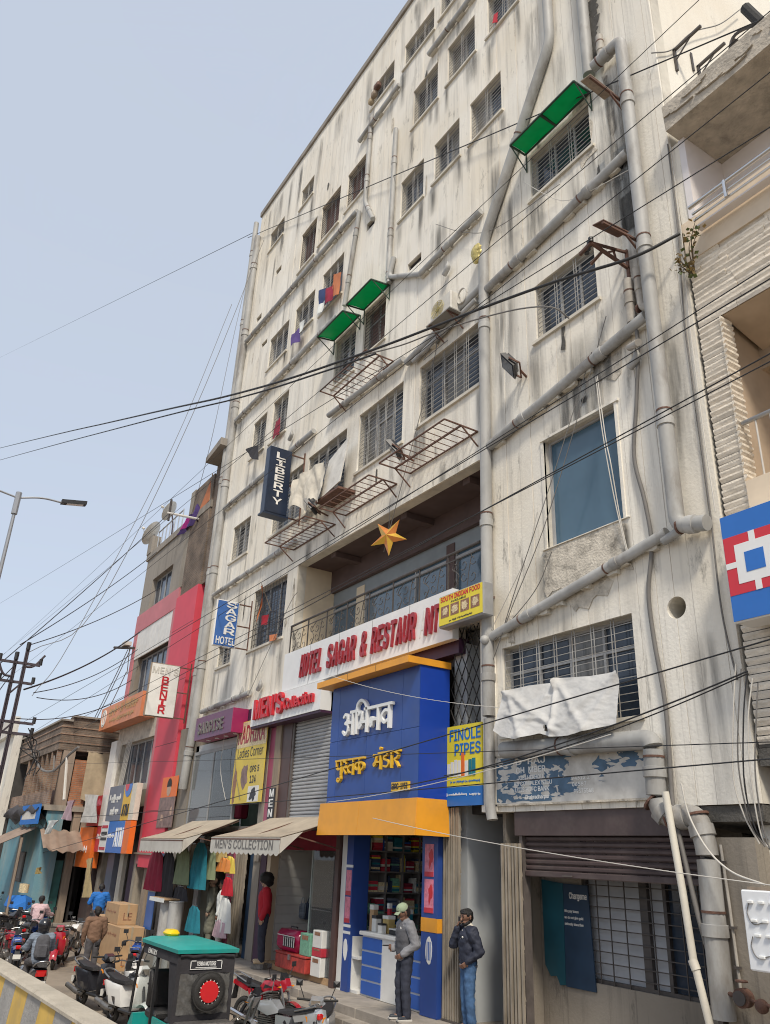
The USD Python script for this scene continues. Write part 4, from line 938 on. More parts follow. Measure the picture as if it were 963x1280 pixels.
part(t, "lettering", marks(x0 + .3, x1 - .05, z0 + .38, z0 + .43, -.091, 2), "sign_blue")
part(t, "lettering", marks(x0 + .05, x0 + .8, z0 + .16, z0 + .22, -.0925, 3), "letter_white"); part(t, "lettering", marks(x0 + .85, x1 - .05, z0 + .16, z0 + .2, -.0925, 4), "letter_white")

# ---------------------------------------------------------------- peeled painted notice on the white wall
x0, x1 = -11.0, onY(813, 960, -.05)[0]; z0, z1 = onY(640, 1005, -.05)[2], onY(640, 946, -.05)[2]
t = thing("painted_notice", "weathered blue painted notice board, mostly peeled to white, under the fat grey pipe", "sign", ((x0 + x1) / 2, 0, z0))
bd = sbox(x0, z0, x1, z1); part(t, "board", MB().prism(bd, -.055, -.03), "peeling_board")
rg = np.random.default_rng(12); paint = []
for i in range(170):
    u = rg.beta(1.0, 1.5) if i % 5 else rg.random(); v_ = rg.random()
    if abs(u - .62) < .1 or (u > .75 and v_ < .6): continue
    paint.append(blob(x0 + u * (x1 - x0), z0 + v_ * (z1 - z0), rg.uniform(.1, .42), rg.uniform(.06, .2), 900 + i, 16, .75))
paint.append(sbox(x0 + .03, z0 + .03, x0 + .16, z1 - .03))
paint = unary_union(paint).intersection(sbox(x0 + .02, z0 + .02, x1 - .02, z1 - .02))
chips = unary_union([blob(x0 + rg.random() * (x1 - x0), z0 + rg.random() * (z1 - z0), rg.uniform(.04, .3), rg.uniform(.03, .1), 2000 + i, 12, .7) for i in range(120)])
paint = paint.difference(chips)
part(t, "old_paint", MB().prism(paint.simplify(.006), -.058, -.0555), "peeling_blue", kind="stuff")
for txt, a, c_, e, g in (("D  RAJ", .17, .38, .80, .93), ("CH  MBER", .17, .38, .62, .75), ("JUBI HERHOU", .18, .36, .48, .57), ("AB COMPLEX NILU", .15, .42, .36, .45), ("UTIS HDFC BANK", .16, .40, .23, .33), ("Chakradharpur", .23, .40, .06, .16), ("94312 2", .55, .66, .40, .48), ("06587", .55, .64, .28, .36), ("99375548", .56, .68, .14, .23)):
    part(t, "lettering", text_on(txt, x0 + a * (x1 - x0), x0 + c_ * (x1 - x0), z0 + e * (z1 - z0), z0 + g * (z1 - z0), -.058, .003), "letter_white")
part(t, "frame", MB().box(x0 - .03, x1 + .03, -.06, -.028, z1 + .001, z1 + .03).box(x0 - .03, x1 + .03, -.06, -.028, z0 - .03, z0 - .001).box(x0 - .03, x0 - .001, -.06, -.028, z0, z1), "raw_plaster")

# ---------------------------------------------------------------- silver tarpaulin over the lower window
def sheet(name, label, cat, edge_top, edge_bot, y_top, y_bot, mat, fold=.05, n=26, m_=16, seed=0, hole=None, group=None):
    """cloth hung between pixel polylines on planes"""
    def along(e, y):
        q = np.array([onY(*p, y) for p in e]); L = np.r_[0, np.cumsum(np.linalg.norm(np.diff(q, axis=0), axis=1))]; s = np.linspace(0, L[-1], n)
        return np.stack([np.interp(s, L, q[:, i]) for i in range(3)], 1)
    T, B_ = along(edge_top, y_top), along(edge_bot, y_bot); P_ = np.zeros((n, m_, 3))
    for j in range(m_):
        w = j / (m_ - 1); P_[:, j] = T * (1 - w) + B_ * w
    q = P_.reshape(-1, 3); d = (meshkit.fbm(q * (3.2, 1, 1.3) + seed * 7.3, 4, seed) - .5) * fold * 2.4 + np.sin(q[:, 0] * 9 + 2.0 * meshkit.noise(q * 1.3, seed) * 3) * fold * .35
    P_[:, :, 1] += (d - abs(d).max() * .5).reshape(n, m_)
    o = solo(name, MB().grid(P_, .006), mat, label, cat, group, smooth=True); return o
def tarp():
    top = [(630, 866), (640, 862), (662, 857), (697, 853), (699, 848), (740, 845), (776, 839)]; bot = [(617, 914), (628, 921), (650, 925), (676, 917), (690, 922), (716, 920), (771, 905)]
    n, m_ = 90, 54
    def al(e, y):
        q = np.array([onY(*p, y) for p in e]); L = np.r_[0, np.cumsum(np.linalg.norm(np.diff(q, axis=0), axis=1))]; L /= L[-1]; s = np.linspace(0, 1, n); return np.stack([np.interp(s, L, q[:, i]) for i in range(3)], 1)
    T, B_ = al(top, -.1), al(bot, -.36); P_ = np.array([[T[i] * (1 - j / (m_ - 1)) + B_[i] * j / (m_ - 1) for j in range(m_)] for i in range(n)])
    U, V = np.meshgrid(np.linspace(0, 1, n), np.linspace(0, 1, m_), indexing="ij"); d = np.zeros((n, m_))
    for (u0, v0, u1, v1, a, w_) in ((.02, .0, .55, .9, .05, .035), (.02, .0, .3, 1, .045, .03), (.5, 0, .52, 1, .07, .022), (.5, 0, .25, .95, .05, .03), (.5, 0, .8, .95, .04, .03), (1, 0, .55, .85, .05, .04), (1, 0, .78, 1, .04, .03), (.1, .55, .6, .8, .03, .03)):
        t = np.clip(((U - u0) * (u1 - u0) + (V - v0) * (v1 - v0)) / ((u1 - u0) ** 2 + (v1 - v0) ** 2), 0, 1); r = np.hypot(U - u0 - t * (u1 - u0), (V - v0 - t * (v1 - v0)) * .6); d += a * np.exp(-(r / w_) ** 2) * (1 - .4 * t)
    q = P_ * (3.2, 1, 4); w1 = np.abs(meshkit.fbm(q * (1.3, 1, 1.7), 4, 3) - .5); d += .05 * (.25 - w1) + .09 * np.sin(np.pi * U * 2) ** 2 * V
    P_[:, :, 1] -= d; P_[:, :, 2] += .02 * (meshkit.noise(q * 1.5, 9) - .5) * (V > .8)
    keep = np.hypot((U - .47) * 4.2, (V - .86) * 1.6) + .12 * meshkit.noise(q * 2, 4) > .17
    f = [(i * m_ + j, i * m_ + j + 1, (i + 1) * m_ + j + 1, (i + 1) * m_ + j) for i in range(n - 1) for j in range(m_ - 1) if keep[i, j]]
    solo("silver_tarpaulin", MB().add(P_.reshape(-1, 3), f), "tarp_silver", "crumpled silver-white tarpaulin tied across the lower barred window", "tarpaulin", smooth=True)
tarp()
# torn cloth and board beside the Liberty sign
sheet("torn_cloth", "tattered dirty white cloth hanging right of the Liberty sign", "cloth", [(369, 601), (388, 586), (407, 576)], [(362, 637), (372, 632), (384, 640), (392, 622), (399, 629), (405, 614)], -.5, -.55, "cloth_cream", .09, 40, 20, 5)
a = rect((409, 570), (430, 612), -.35)
t = thing("leaning_board", "stained grey-white board leaning in front of a barred window beside the torn cloth", "board", (a[0], -.35, a[2]))
part(t, "sheet", MB().hull([(a[0], -.5, a[2] + .05), (a[1], -.5, a[2] + .2), (a[0] + .05, -.3, a[3] - .15), (a[1], -.3, a[3] + .15), (a[0], -.47, a[2] + .05), (a[1], -.47, a[2] + .2), (a[0] + .05, -.27, a[3] - .15), (a[1], -.27, a[3] + .15)]), "peeling_board")
part(t, "ledge", MB().box(a[0] - .1, a[1] + .05, -.55, -.03, a[2] - .02, a[2] + .04), "rust_iron")

# ---------------------------------------------------------------- paper star
c = onY(486, 671, -.1); R1, R2 = .48, .19
t = thing("paper_star", "orange and yellow five-pointed star lantern hanging in the restaurant balcony opening", "star lantern", c)
pts = []
for i in range(10):
    a = -np.pi / 2 + .05 + i * np.pi / 5; r = R1 if i % 2 == 0 else R2; pts.append(c + np.array([math.cos(a) * r * .85, math.cos(a) * r * .55, math.sin(a) * r * 1.0]))
for i in range(10):
    p, q = pts[i], pts[(i + 1) % 10]
    part(t, "facet", MB().hull([p, q, c + (.08, -.12, 0), c + (-.08, .12, 0)]), "star_orange" if i % 2 else "star_yellow")
part(t, "string", MB().tube([c + (0, .0, R2), c + (0, .0, 1.0)], .006, 5), "cable_grey")

# ---------------------------------------------------------------- laundry and small things at windows
def garment(label, cat, pts, y, mat, seed, fold=.05, name="hung_garment"):
    """pts: pixel polygon top-left, top-right, bottom-right, bottom-left"""
    sheet(name, label, cat, [pts[0], pts[1]], [pts[3], pts[2]], y, y - .06, mat, fold, 12, 12, seed)
garment("orange and red cloth drying at the upper left window, rightmost of its bundle", "laundry", [(418, 343), (427, 340), (424, 368), (413, 372)], -.14, "cloth_saffron", 11)
garment("crimson cloth in the middle of the laundry bundle at the upper left window", "laundry", [(409, 362), (417, 356), (416, 374), (408, 380)], -.18, "cloth_crimson", 12)
garment("navy blue cloth, leftmost of the laundry bundle at the upper left window", "laundry", [(400, 364), (410, 358), (408, 380), (399, 386)], -.14, "cloth_navy", 13)
garment("pale blue cloth hanging lowest in the laundry bundle at the upper left window", "laundry", [(399, 381), (407, 376), (404, 388), (397, 394)], -.2, "cloth_white", 14)
garment("purple-grey cloth drying below the window left of the laundry bundle", "laundry", [(366, 419), (376, 410), (375, 426), (364, 432)], -.2, "cloth_violet", 15)
garment("white cloth over the purple-grey cloth at a left window", "laundry", [(375, 404), (381, 399), (380, 412), (374, 416)], -.2, "cloth_white", 16)
garment("red cloth in the narrow window above the Liberty sign", "laundry", [(345, 527), (352, 522), (350, 543), (341, 549)], -.1, "cloth_crimson", 17)
garment("black cloth spread below the left window near the building corner", "laundry", [(308, 562), (323, 556), (324, 575), (316, 574)], -.3, "cloth_black", 18)
garment("small red cloth in the window behind the Sagar hotel sign", "laundry", [(328, 770), (336, 768), (334, 780), (326, 783)], -.08, "cloth_red", 19)
garment("orange-red bundle on the sill of the window behind the Sagar hotel sign", "laundry", [(338, 794), (346, 792), (345, 800), (337, 802)], -.1, "cloth_saffron", 20)
garment("red rag at the topmost barred window", "laundry", [(618, 18), (624, 15), (623, 28), (617, 30)], -.1, "cloth_red", 21)
c = onY(327, 748, -.35); t = thing("saffron_flag", "small saffron and yellow pennant drooping on a stick beside the Sagar hotel sign", "flag", c)
part(t, "stick", MB().tube([c + (.1, .3, -.35), c + (0, -.05, .45)], .012, 6), "wood_post"); part(t, "cloth", MB().grid(np.array([[c + (.0 + .02 * i, -.02 * j, .42 - .13 * i - .02 * j) + np.array([.05 * j * math.sin(i), 0, -.03 * j * i]) for j in range(4)] for i in range(6)]), .004), "cloth_saffron")
c = onY(606, 800, -.25); t = thing("round_lamp", "small grey round lamp fixed beside the middle drain pipe", "lamp", c); part(t, "globe", MB().ball(c, .085, 2), "pvc_grey", smooth=True); part(t, "stem", MB().tube([c, c + (0.02, .22, .02)], .02, 6), "pvc_grey")
# clutter in the top-left window
for k, (px, py, w_) in enumerate(((468, 118, .25), (472, 108, .3), (464, 127, .2))):
    c = onY(px, py, -.12); solo("window_bundle", MB().rbox(c[0] - w_ / 2, c[0] + w_ / 2, -.2, -.03, c[2] - .1, c[2] + .12, .04), ("wood_post", "rust_iron", "sack_cloth")[k], ("pale bundle in the top left window, topmost", "rusty box in the top left window, between two bundles", "brown bundle in the top left window, lowest")[[1, 0, 2][k]], "bundle")
# slab at the hotel's far left flank
c = onY(262, 575, -.3); t = thing("side_balcony_slab", "grey concrete slab jutting beyond the hotel's left corner", "balcony slab", (c[0], 0, c[2]))
part(t, "slab", MB().hull([(XL - .01, -.5, c[2] - .05), (XL - .01, 1.4, c[2] - .05), (XL - 1.5, -.5, c[2] - .25), (XL - 1.5, 1.4, c[2] - .25), (XL - .01, -.5, c[2] + .25), (XL - .01, 1.4, c[2] + .25), (XL - 1.5, -.5, c[2] - .02), (XL - 1.5, 1.4, c[2] - .02)]), "grey_render")

# ---------------------------------------------------------------- ground floor of the hotel: plinth, walls between the shops
b = MB(); b.box(XL, -16.0, .32, 5.5, .0, PLINTH); b.box(-16.0, -7.0, .32, 5.5, 0, PLINTH)
part(HOTEL, "shop_floor", b, "step_stone")
for (z0, z1, y0, y1) in ((0, .62, -1.1, -.82), (0, PLINTH - .005, -.819, .319)):
    x = XL
    while x < -7.0:
        x2 = min(-7.0, x + RNG.uniform(.9, 1.3)); part(HOTEL, "step_slab", MB().rbox(x + .004, x2 - .004, y0, y1, z0, z1 + RNG.uniform(-.004, .004), .012), "step_stone"); x = x2
for xx, m in ((XL + .25, "stained_plaster"), (-20.5, "stained_plaster")): part(HOTEL, "party_wall", MB().box(xx - .2, xx + .2, .02, 5.4, PLINTH, 6.99), m)
part(HOTEL, "party_wall", MB().box(-16.2, -15.86, .35, 5.4, PLINTH, 6.99), "stained_plaster"); part(HOTEL, "party_wall", MB().box(-19.9, -19.45, .12, 5.4, PLINTH, 6.99), "laminate_white")
part(HOTEL, "party_wall", MB().box(-12.45, -12.06, .2, 4.4, PLINTH, 7.1), "alley_grey"); part(HOTEL, "party_wall", MB().box(-10.98, -10.9, .1, 5.4, PLINTH, 3.97), "stained_plaster")
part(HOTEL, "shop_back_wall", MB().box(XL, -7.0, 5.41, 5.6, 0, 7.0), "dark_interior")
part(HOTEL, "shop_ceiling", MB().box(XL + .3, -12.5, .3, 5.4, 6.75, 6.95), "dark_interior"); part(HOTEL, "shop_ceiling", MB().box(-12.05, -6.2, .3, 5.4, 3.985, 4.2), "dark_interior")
part(HOTEL, "upper_slab", MB().box(-12.2, -11.36, .3, 5.4, 7.45, 7.6), "reveal_plaster")
part(HOTEL, "sign_lintel", MB().box(-21.0, -12.1, .03, .28, 6.9, 7.19), "dark_purple")

# ---- stair alley with folding lattice gate
part(HOTEL, "alley_back", MB().box(-12.05, -10.93, 3.6, 3.7, PLINTH, 3.98), "dark_purple")
part(HOTEL, "alley_beam", MB().box(-12.05, -10.93, 1.5, 1.62, 3.1, 3.98), "dark_purple")
part(HOTEL, "stair_screen", MB().box(-12.45, -11.36, .5, .55, 3.99, 7.42), "window_frame")
g = MB()
for i in range(-9, 9):
    a = -12.45 + i * .22
    for s in (1, -1):
        ln = LineString([(a, 5.45), (a + s * 1.05, 7.4)]).intersection(sbox(-12.45, 5.4, -11.36, 7.4))
        if not ln.is_empty and ln.length > .05:
            (p, q) = ln.coords[0], ln.coords[-1]; g.bar((p[0], .12 + .012 * s, p[1]), (q[0], .12 + .012 * s, q[1]), .022, .008)
part(HOTEL, "lattice", g, "lattice_iron", kind="stuff")
def folded_gate(x0, x1, z0, z1, y, mat, label, n):
    t = thing("folding_gate", label, "gate", ((x0 + x1) / 2, y, z0))
    for i in range(n):
        xx = x0 + (x1 - x0) * (i + .5) / n
        part(t, "channel", MB().box(xx - .016, xx + .016, y - .03 + .012 * (i % 2), y + .02, z0 + .03, z1), mat)
    gg = MB()
    for i in range(n - 1):
        xa, xb = x0 + (x1 - x0) * (i + .5) / n, x0 + (x1 - x0) * (i + 1.5) / n
        for zz in np.arange(z0 + .2, z1 - .2, .34): gg.bar((xa, y + .03, zz), (xb, y + .03, zz + .3), .008, .018).bar((xb, y + .04, zz), (xa, y + .04, zz + .3), .008, .018)
    part(t, "lattice", gg, mat, kind="stuff")
    part(t, "bottom_rail", MB().box(x0, x1, y - .04, y + .05, z0, z0 + .028), "gate_dark"); return t
folded_gate(-12.46, -11.98, PLINTH, 4.08, -.02, "gate_channel", "brown folded collapsible gate between the bookshop and the grey alley wall", 7)
folded_gate(-10.9, -10.4, PLINTH, 3.5, -.02, "gate_channel", "brown folded collapsible gate right of the man on the telephone", 6)
part(HOTEL, "alley_switch", MB().rbox(-12.058, -12.03, 1.5, 1.75, 2.3, 2.42, .01), "letter_bright_red")

# ---- half-open roller shutter bay at the right
SH = thing("roller_shutter", "dark maroon roller shutter, half open, under the white wall at right", "roller shutter", (-8.9, .1, 3.05))
n = 10
for i in range(n):
    z = 3.12 + (3.97 - 3.12) * i / n; h = (3.97 - 3.12) / n
    prof = [(0, 0), (.028, h * .25), (.03, h * .6), (.0, h * .93)]
    part(SH, "slat", MB().hull([(x, .14 - d, z + e) for x in (-10.45, -7.12) for d, e in prof] + [(x, .155, z + e) for x in (-10.45, -7.12) for e in (0, h * .93)]), "shutter_maroon")
part(SH, "bottom_rail", MB().rbox(-10.45, -7.12, .08, .17, 3.03, 3.115, .012), "shutter_maroon")
part(SH, "handle", MB().bar((-9.6, .06, 3.06), (-9.4, .06, 3.06), .02), "gate_dark"); part(SH, "hood", MB().box(-10.6, -7.0, .02, .09, 3.62, 3.98), "shutter_maroon")
part(SH, "guide", MB().box(-10.53, -10.46, .05, .2, PLINTH, 3.9), "gate_dark"); part(SH, "guide", MB().box(-7.12, -7.05, .05, .2, PLINTH, 3.9), "gate_dark")
BY = .8
wl = sbox(-10.89, 0, -7.0, 3.98).difference(sbox(-9.95, 1.62, -7.4, 3.6)); part(HOTEL, "shop_wall", MB().prism(wl, BY, BY + .17), "stained_plaster")
wn = part(HOTEL, "window", MB().box(-9.95, -9.89, BY + .03, BY + .15, 1.62, 3.6).box(-8.84, -8.7, BY + .03, BY + .15, 1.62, 3.6).box(-8.42, -8.36, BY + .03, BY + .15, 1.62, 3.6).box(-9.89, -7.4, BY + .031, BY + .149, 1.62, 1.67), "grille_dark", label="barred shop window with papered panes behind the half-open shutter")
for a, c_, m in ((-9.89, -8.84, "paper_grey"), (-8.7, -8.42, "paper_grey"), (-8.36, -7.4, "window_glass")): part(wn, "pane", MB().box(a, c_, BY + .1, BY + .11, 1.67, 3.6), m)
g = MB()
for z in np.arange(1.74, 3.6, .15): g.box(-9.95, -7.4, BY + .01, BY + .022, z, z + .014)
for x in (-9.65, -9.4, -9.1, -8.6, -8.1, -7.8): g.box(x, x + .014, BY - .005, BY + .009, 1.62, 3.6)
part(wn, "grille", g, "grille_dark")
pl = thing("bank_poster", "peeling teal and navy poster with small white print on the shop wall under the shutter", "poster", (-10.4, BY, 1.5))
low = [(-10.8, 1.75), (-10.68, 1.6), (-10.55, 1.62), (-10.48, 1.5)]
part(pl, "teal_sheet", MB().prism(Polygon([(-10.82, 2.98), (-10.33, 2.94), (-10.36, 1.52)] + low[::-1]), BY - .03, BY - .005), "teal_poster"); part(pl, "navy_sheet", MB().prism(Polygon([(-10.325, 2.94), (-9.8, 2.93), (-9.74, 1.5), (-10.355, 1.5)]), BY - .028, BY - .005), "navy_poster")
for txt, a, c_, e, g_ in (("Chargeme", -10.3, -9.86, 2.70, 2.82), ("We pay taxes", -10.42, -10.05, 2.52, 2.57), ("we do not give gold", -10.42, -9.96, 2.43, 2.48), ("seriously since then", -10.42, -9.96, 2.34, 2.39)):
    part(pl, "lettering", text_on(txt, a + .1, c_ + .04, e, g_, BY - .029, .003), "sign_white")
part(HOTEL, "corner_pillar", MB().box(-6.95, -6.3, .02, .5, 0, 3.6), "stained_plaster"); part(HOTEL, "overhang_soffit", MB().hull([(-7.1, .3, 3.97), (-6.13, .3, 3.97), (-7.1, .02, 3.78), (-6.13, .02, 3.78), (-6.13, 2.0, 3.55), (-7.1, 2.0, 3.55), (-6.13, .02, 3.97), (-7.1, .02, 3.97)]), "cement_patch")
t = thing("leaning_pipe", "long off-white plastic pipe hanging bent in front of the half-open shutter", "pipe", (-7.6, -.3, 1.0))
part(t, "tube", MB().tube([onY(832, 990, -.32), onY(853, 1110, -.3), onY(868, 1205, -.28), onY(871, 1214, -.28), onY(890, 1290, -.25)], .046, 12), "pvc_white", smooth=40); part(t, "coupling", MB().tube([onY(866, 1200, -.285), onY(871, 1213, -.28)], .056, 12), "pvc_white", smooth=40)
t = thing("conduit", "thin grey conduit running down the pillar beside the fat pipe", "pipe", (-6.6, -.02, 1.0)); part(t, "tube", MB().tube([onY(901, 1056, -.02), onY(912, 1130, -.02), onY(926, 1235, -.02)], .018, 8), "pvc_old")
for (px, py) in ((904, 1078), (917, 1160), (923, 1210)): q = onY(px, py, -.02); part(t, "clip", MB().box(q[0] - .04, q[0] + .04, -.05, -.005, q[2] - .015, q[2] + .015), "grille_dark")
# water meter tangle and LED board
q = onY(930, 1248, -.15); t = thing("water_meter", "rusty water meter and valve cluster at the foot of the pillar", "meter", q)
part(t, "meter_body", MB().disc(q, (.1, -1, 0), .1, .12), "rust_iron"); part(t, "dial", MB().disc(q + (.0, -.08, .0), (.1, -1, 0), .075, .02), "grille_dark"); part(t, "valve", MB().ball(q + (.22, 0, -.05), .075, 2), "rust_iron"); part(t, "pipe", MB().tube([q + (-.2, 0, .02), q + (.4, 0, -.04), q + (.42, 0, -.9)], .025, 8), "rust_iron"); part(t, "wheel", MB().torus(q + (.02, -.03, .17), (0, 0, 1), .06, .012, 14, 6), "rust_iron")
A, B = onY(929, 1112, -.7), onY(940, 1213, -.7); LB = thing("led_board", "white light board studded with small lamp strings at the right edge", "sign", (A[0], -.7, B[2]))
x0 = (A[0] + B[0]) / 2; part(LB, "board", MB().rbox(x0, x0 + 1.6, -.74, -.68, B[2], A[2], .015), "led_white"); part(LB, "back_frame", MB().box(x0 + .05, x0 + 1.55, -.68, -.6, B[2] + .04, A[2] + .03), "wood_post")
for i in range(3):
    for r, zz in enumerate((.83, .6, .42, .16)):
        xx = x0 + .08 + i * .13 + .02 * r; z = B[2] + (A[2] - B[2]) * zz; part(LB, "lamp", MB().rbox(xx, xx + .07, -.77, -.742, z, z + .03, .006), "letter_white")
for k, zz in enumerate((.83, .42)):
    z = B[2] + (A[2] - B[2]) * zz; part(LB, "wire", MB().tube(polyline([(x0 + .09, -.748, z), (x0 + .06, -.748, z - .1), (x0 + .12, -.748, z - .2), (x0 + .26, -.748, z - .17)], 5), .005, 5), "cable_grey")
part(LB, "post", MB().box(x0 + .2, x0 + .25, -.67, -.62, .3, B[2] + .05).box(x0 + 1.4, x0 + 1.45, -.67, -.62, .3, B[2] + .05), "rust_iron")

# ---- bookshop
BS = thing("bookshop", "bookshop front with blue posts, pink posters and open counter under the orange hood", "shop front", (-14.3, 0, PLINTH))
hz = 3.72
part(BS, "right_post", MB().box(-12.98, -12.5, -.12, .3, PLINTH, hz + .5), "bookshop_blue", label="broad blue post with pink poster, orange band and emblem")
part(BS, "orange_band", MB().box(-12.985, -12.495, -.125, .305, 2.05, 2.27), "acm_orange")
for z in (2.35, 2.93): p_ = part(BS, "pink_poster", MB().box(-12.89, -12.62, -.128, -.1205, z, z + .54), "poster_pink"); part(p_, "poster_band", MB().box(-12.89, -12.62, -.131, -.1285, z, z + .08), "poster_red"); part(p_, "poster_print", MB().prism(blob(-12.72, z + .32, .12, .3, 5, 14, .6), -.131, -.1285), "letter_bright_red")
em = part(BS, "emblem", MB().prism(blob(-12.74, 1.76, .2, .42, 8, 18, .12), -.126, -.1205), "letter_white"); part(em, "emblem_bars", MB().box(-12.79, -12.77, -.13, -.1265, 1.62, 1.9).box(-12.745, -12.725, -.13, -.1265, 1.62, 1.9).box(-12.7, -12.68, -.13, -.1265, 1.62, 1.9), "counter_blue")
part(BS, "left_post", MB().box(-15.93, -15.72, -.1, .3, PLINTH, hz), "laminate_white"); part(BS, "left_panel", MB().box(-15.72, -15.46, -.11, .28, PLINTH, hz), "bookshop_blue")
for z in (1.98, 2.48): p_ = part(BS, "pink_poster", MB().box(-15.69, -15.49, -.118, -.1105, z, z + .47), "poster_pink"); part(p_, "poster_band", MB().box(-15.69, -15.49, -.121, -.1185, z, z + .08), "poster_red")
for z in (1.9, 3.0, 1.78): part(BS, "white_band", MB().box(-15.725, -15.455, -.114, -.1, z, z + .05), "letter_white")
em = part(BS, "emblem", MB().prism(blob(-15.6, 1.5, .16, .36, 9, 18, .12), -.116, -.1105), "letter_white")
part(BS, "lintel", MB().box(-15.95, -12.5, .0, .25, hz, hz + .5), "brown_post")
# counter
CT = thing("shop_counter", "blue panelled bookshop counter with white strips and white top", "counter", (-14.1, 0, PLINTH))
cz = 1.80; part(CT, "top", MB().rbox(-15.2, -12.99, -.05, .62, cz, cz + .07, .015), "laminate_white"); part(CT, "body", MB().box(-15.12, -13.0, .0, .55, PLINTH, cz), "laminate_white")
for a, c_ in ((-15.1, -14.42), (-13.62, -13.02)):
    for i in range(4):
        z0 = PLINTH + .03 + i * .25; part(CT, "panel", MB().box(a, c_, -.02, -.001, z0, z0 + .215), "counter_blue")
part(CT, "side_shelf", MB().box(-15.45, -15.2, -.04, .5, 1.36, 1.4).box(-15.45, -15.2, -.04, .5, PLINTH, PLINTH + .05).box(-15.46, -15.44, -.04, .5, PLINTH, 1.75), "laminate_white")
# shelf wall on the left side of the shop and books
SU = thing("book_shelf", "dark shelf unit full of stacked books inside the bookshop", "shelf", (-15.7, 1.5, PLINTH))
sx = -15.78; ys0, ys1 = .32, 2.5
part(BS, "ceiling", MB().box(-15.85, -12.5, .3, 3.4, hz + .1, hz + .16), "laminate_white"); part(BS, "rear_wall", MB().box(-15.85, -12.5, 3.4, 3.5, PLINTH, hz + .1), "laminate_white"); part(BS, "right_wall", MB().box(-12.56, -12.5, .3, 3.4, PLINTH, hz + .1), "laminate_white"); part(SU, "back_panel", MB().box(-15.855, sx - .05, ys0, ys1, PLINTH, hz + .2), "shelf_dark")
shz = [1.72, 2.12, 2.52, 2.92, 3.32]
for z in shz: part(SU, "shelf", MB().box(sx - .05, sx + .26, ys0, ys1, z, z + .025), "shelf_dark")
for y in np.linspace(ys0, ys1, 6): part(SU, "upright", MB().box(sx - .049, sx + .25, y - .012, y + .012, PLINTH, hz), "shelf_dark")
bcol = ["paper_white", "cloth_teal", "poster_red", "bag_blue", "paper_white", "food_cream", "cloth_crimson", "counter_blue", "atm_grey", "cloth_cream", "sign_yellow", "paper_green"]
rg = np.random.default_rng(5); nb = 0
for si, z in enumerate(shz):
    y = ys0 + .03
    while y < ys1 - .12 and nb < 285:
        flat = rg.random() < .5; top = z + .028
        if flat:
            w_ = rg.uniform(.17, .24); k = int(rg.integers(5, 9)); hcol = bcol[int(rg.integers(0, len(bcol)))]
            for i in range(k):
                h = rg.uniform(.024, .05)
                if top + h > z + .34: break
                e = rg.uniform(0, .02); solo("book", MB().box(sx + e, sx + .2 + e, y + rg.uniform(0, .012), y + w_, top, top + h - .003), hcol if rg.random() < .6 else bcol[int(rg.integers(0, len(bcol)))], "book lying flat in a stack on the bookshop shelves", "book", "books stacked flat on the bookshop shelves"); top += h; nb += 1
            y += w_ + rg.uniform(.015, .05)
        else:
            w_ = rg.uniform(.025, .06); h = rg.uniform(.2, .34)
            solo("book", MB().box(sx + .01, sx + rg.uniform(.15, .21), y, y + w_ - .003, top, top + h), bcol[int(rg.integers(0, len(bcol)))], "book standing upright on the bookshop shelves", "book", "books standing on the bookshop shelves"); nb += 1; y += w_ + (.03 if rg.random() < .15 else .002)
cnt = [("white box with a dark cross band on the bookshop counter", (-14.98, .1, .16, .28), "paper_white"), ("tall cream box on the bookshop counter, leftmost", (-15.15, .15, .14, .46), "card_box"), ("narrow red box on the bookshop counter behind the white box", (-14.9, .4, .08, .5), "poster_red"),
       ("yellow-green tin on the bookshop counter", (-14.66, .15, .2, .3), "cloth_yellow"), ("small white box in front of the tin on the bookshop counter", (-14.6, .0, .14, .17), "paper_white"), ("dark tray of pens on the bookshop counter", (-14.35, .1, .3, .1), "bag_black"), ("teal and white pack on the bookshop counter", (-14.6, .45, .25, .42), "cloth_teal")]
for l_, (x, y, w_, h), m in cnt:
    t = thing("counter_box", l_, "box", (x, y, cz + .07)); part(t, "carton", MB().rbox(x, x + w_, y, y + w_ * .8, cz + .073, cz + .073 + h, .008), m); part(t, "lid", MB().box(x - .002, x + w_ + .002, y - .002, y + w_ * .8 + .002, cz + .075 + h * .82, cz + .079 + h), "paper_white" if m != "paper_white" else "letter_dark")

# ---- bag and gift shop with slat wall
GS = thing("bag_shop", "glass-fronted bag shop with white slat wall between the brown post and the red-sweater mannequin", "shop front", (-17.7, 0, PLINTH))
part(GS, "brown_post", MB().box(-16.12, -15.97, -.16, .02, PLINTH - .1, 3.75), "brown_post"); part(GS, "header", MB().box(-19.4, -16.12, -.03, .15, 3.3, 3.72), "cloth_crimson")
part(GS, "ceiling", MB().box(-19.4, -16.25, .2, 2.6, 3.66, 3.72), "laminate_white"); part(GS, "back_wall", MB().box(-19.4, -16.25, 2.6, 2.7, PLINTH, 3.7), "laminate_white"); part(GS, "cream_jamb", MB().box(-19.62, -19.42, -.1, .12, PLINTH, 3.75), "cream_paint")
z = PLINTH + .3
while z < 3.5: part(GS, "slat", MB().box(-19.45, -19.42, .15, 2.6, z, z + .185), "slat_panel"); z += .2
part(GS, "display_floor", MB().box(-19.4, -16.15, -.08, 2.5, PLINTH, PLINTH + .12), "card_box")
part(GS, "glass_pane", MB().box(-17.3, -16.15, -.06, -.05, PLINTH + .12, 3.3), "shop_glass"); part(GS, "glass_stile", MB().box(-17.33, -17.3, -.07, -.04, PLINTH + .12, 3.3), "clear_glass_edge")
part(GS, "meter_box", MB().rbox(-16.7, -16.5, 1.2, 1.35, 2.5, 2.85, .02), "paper_white")
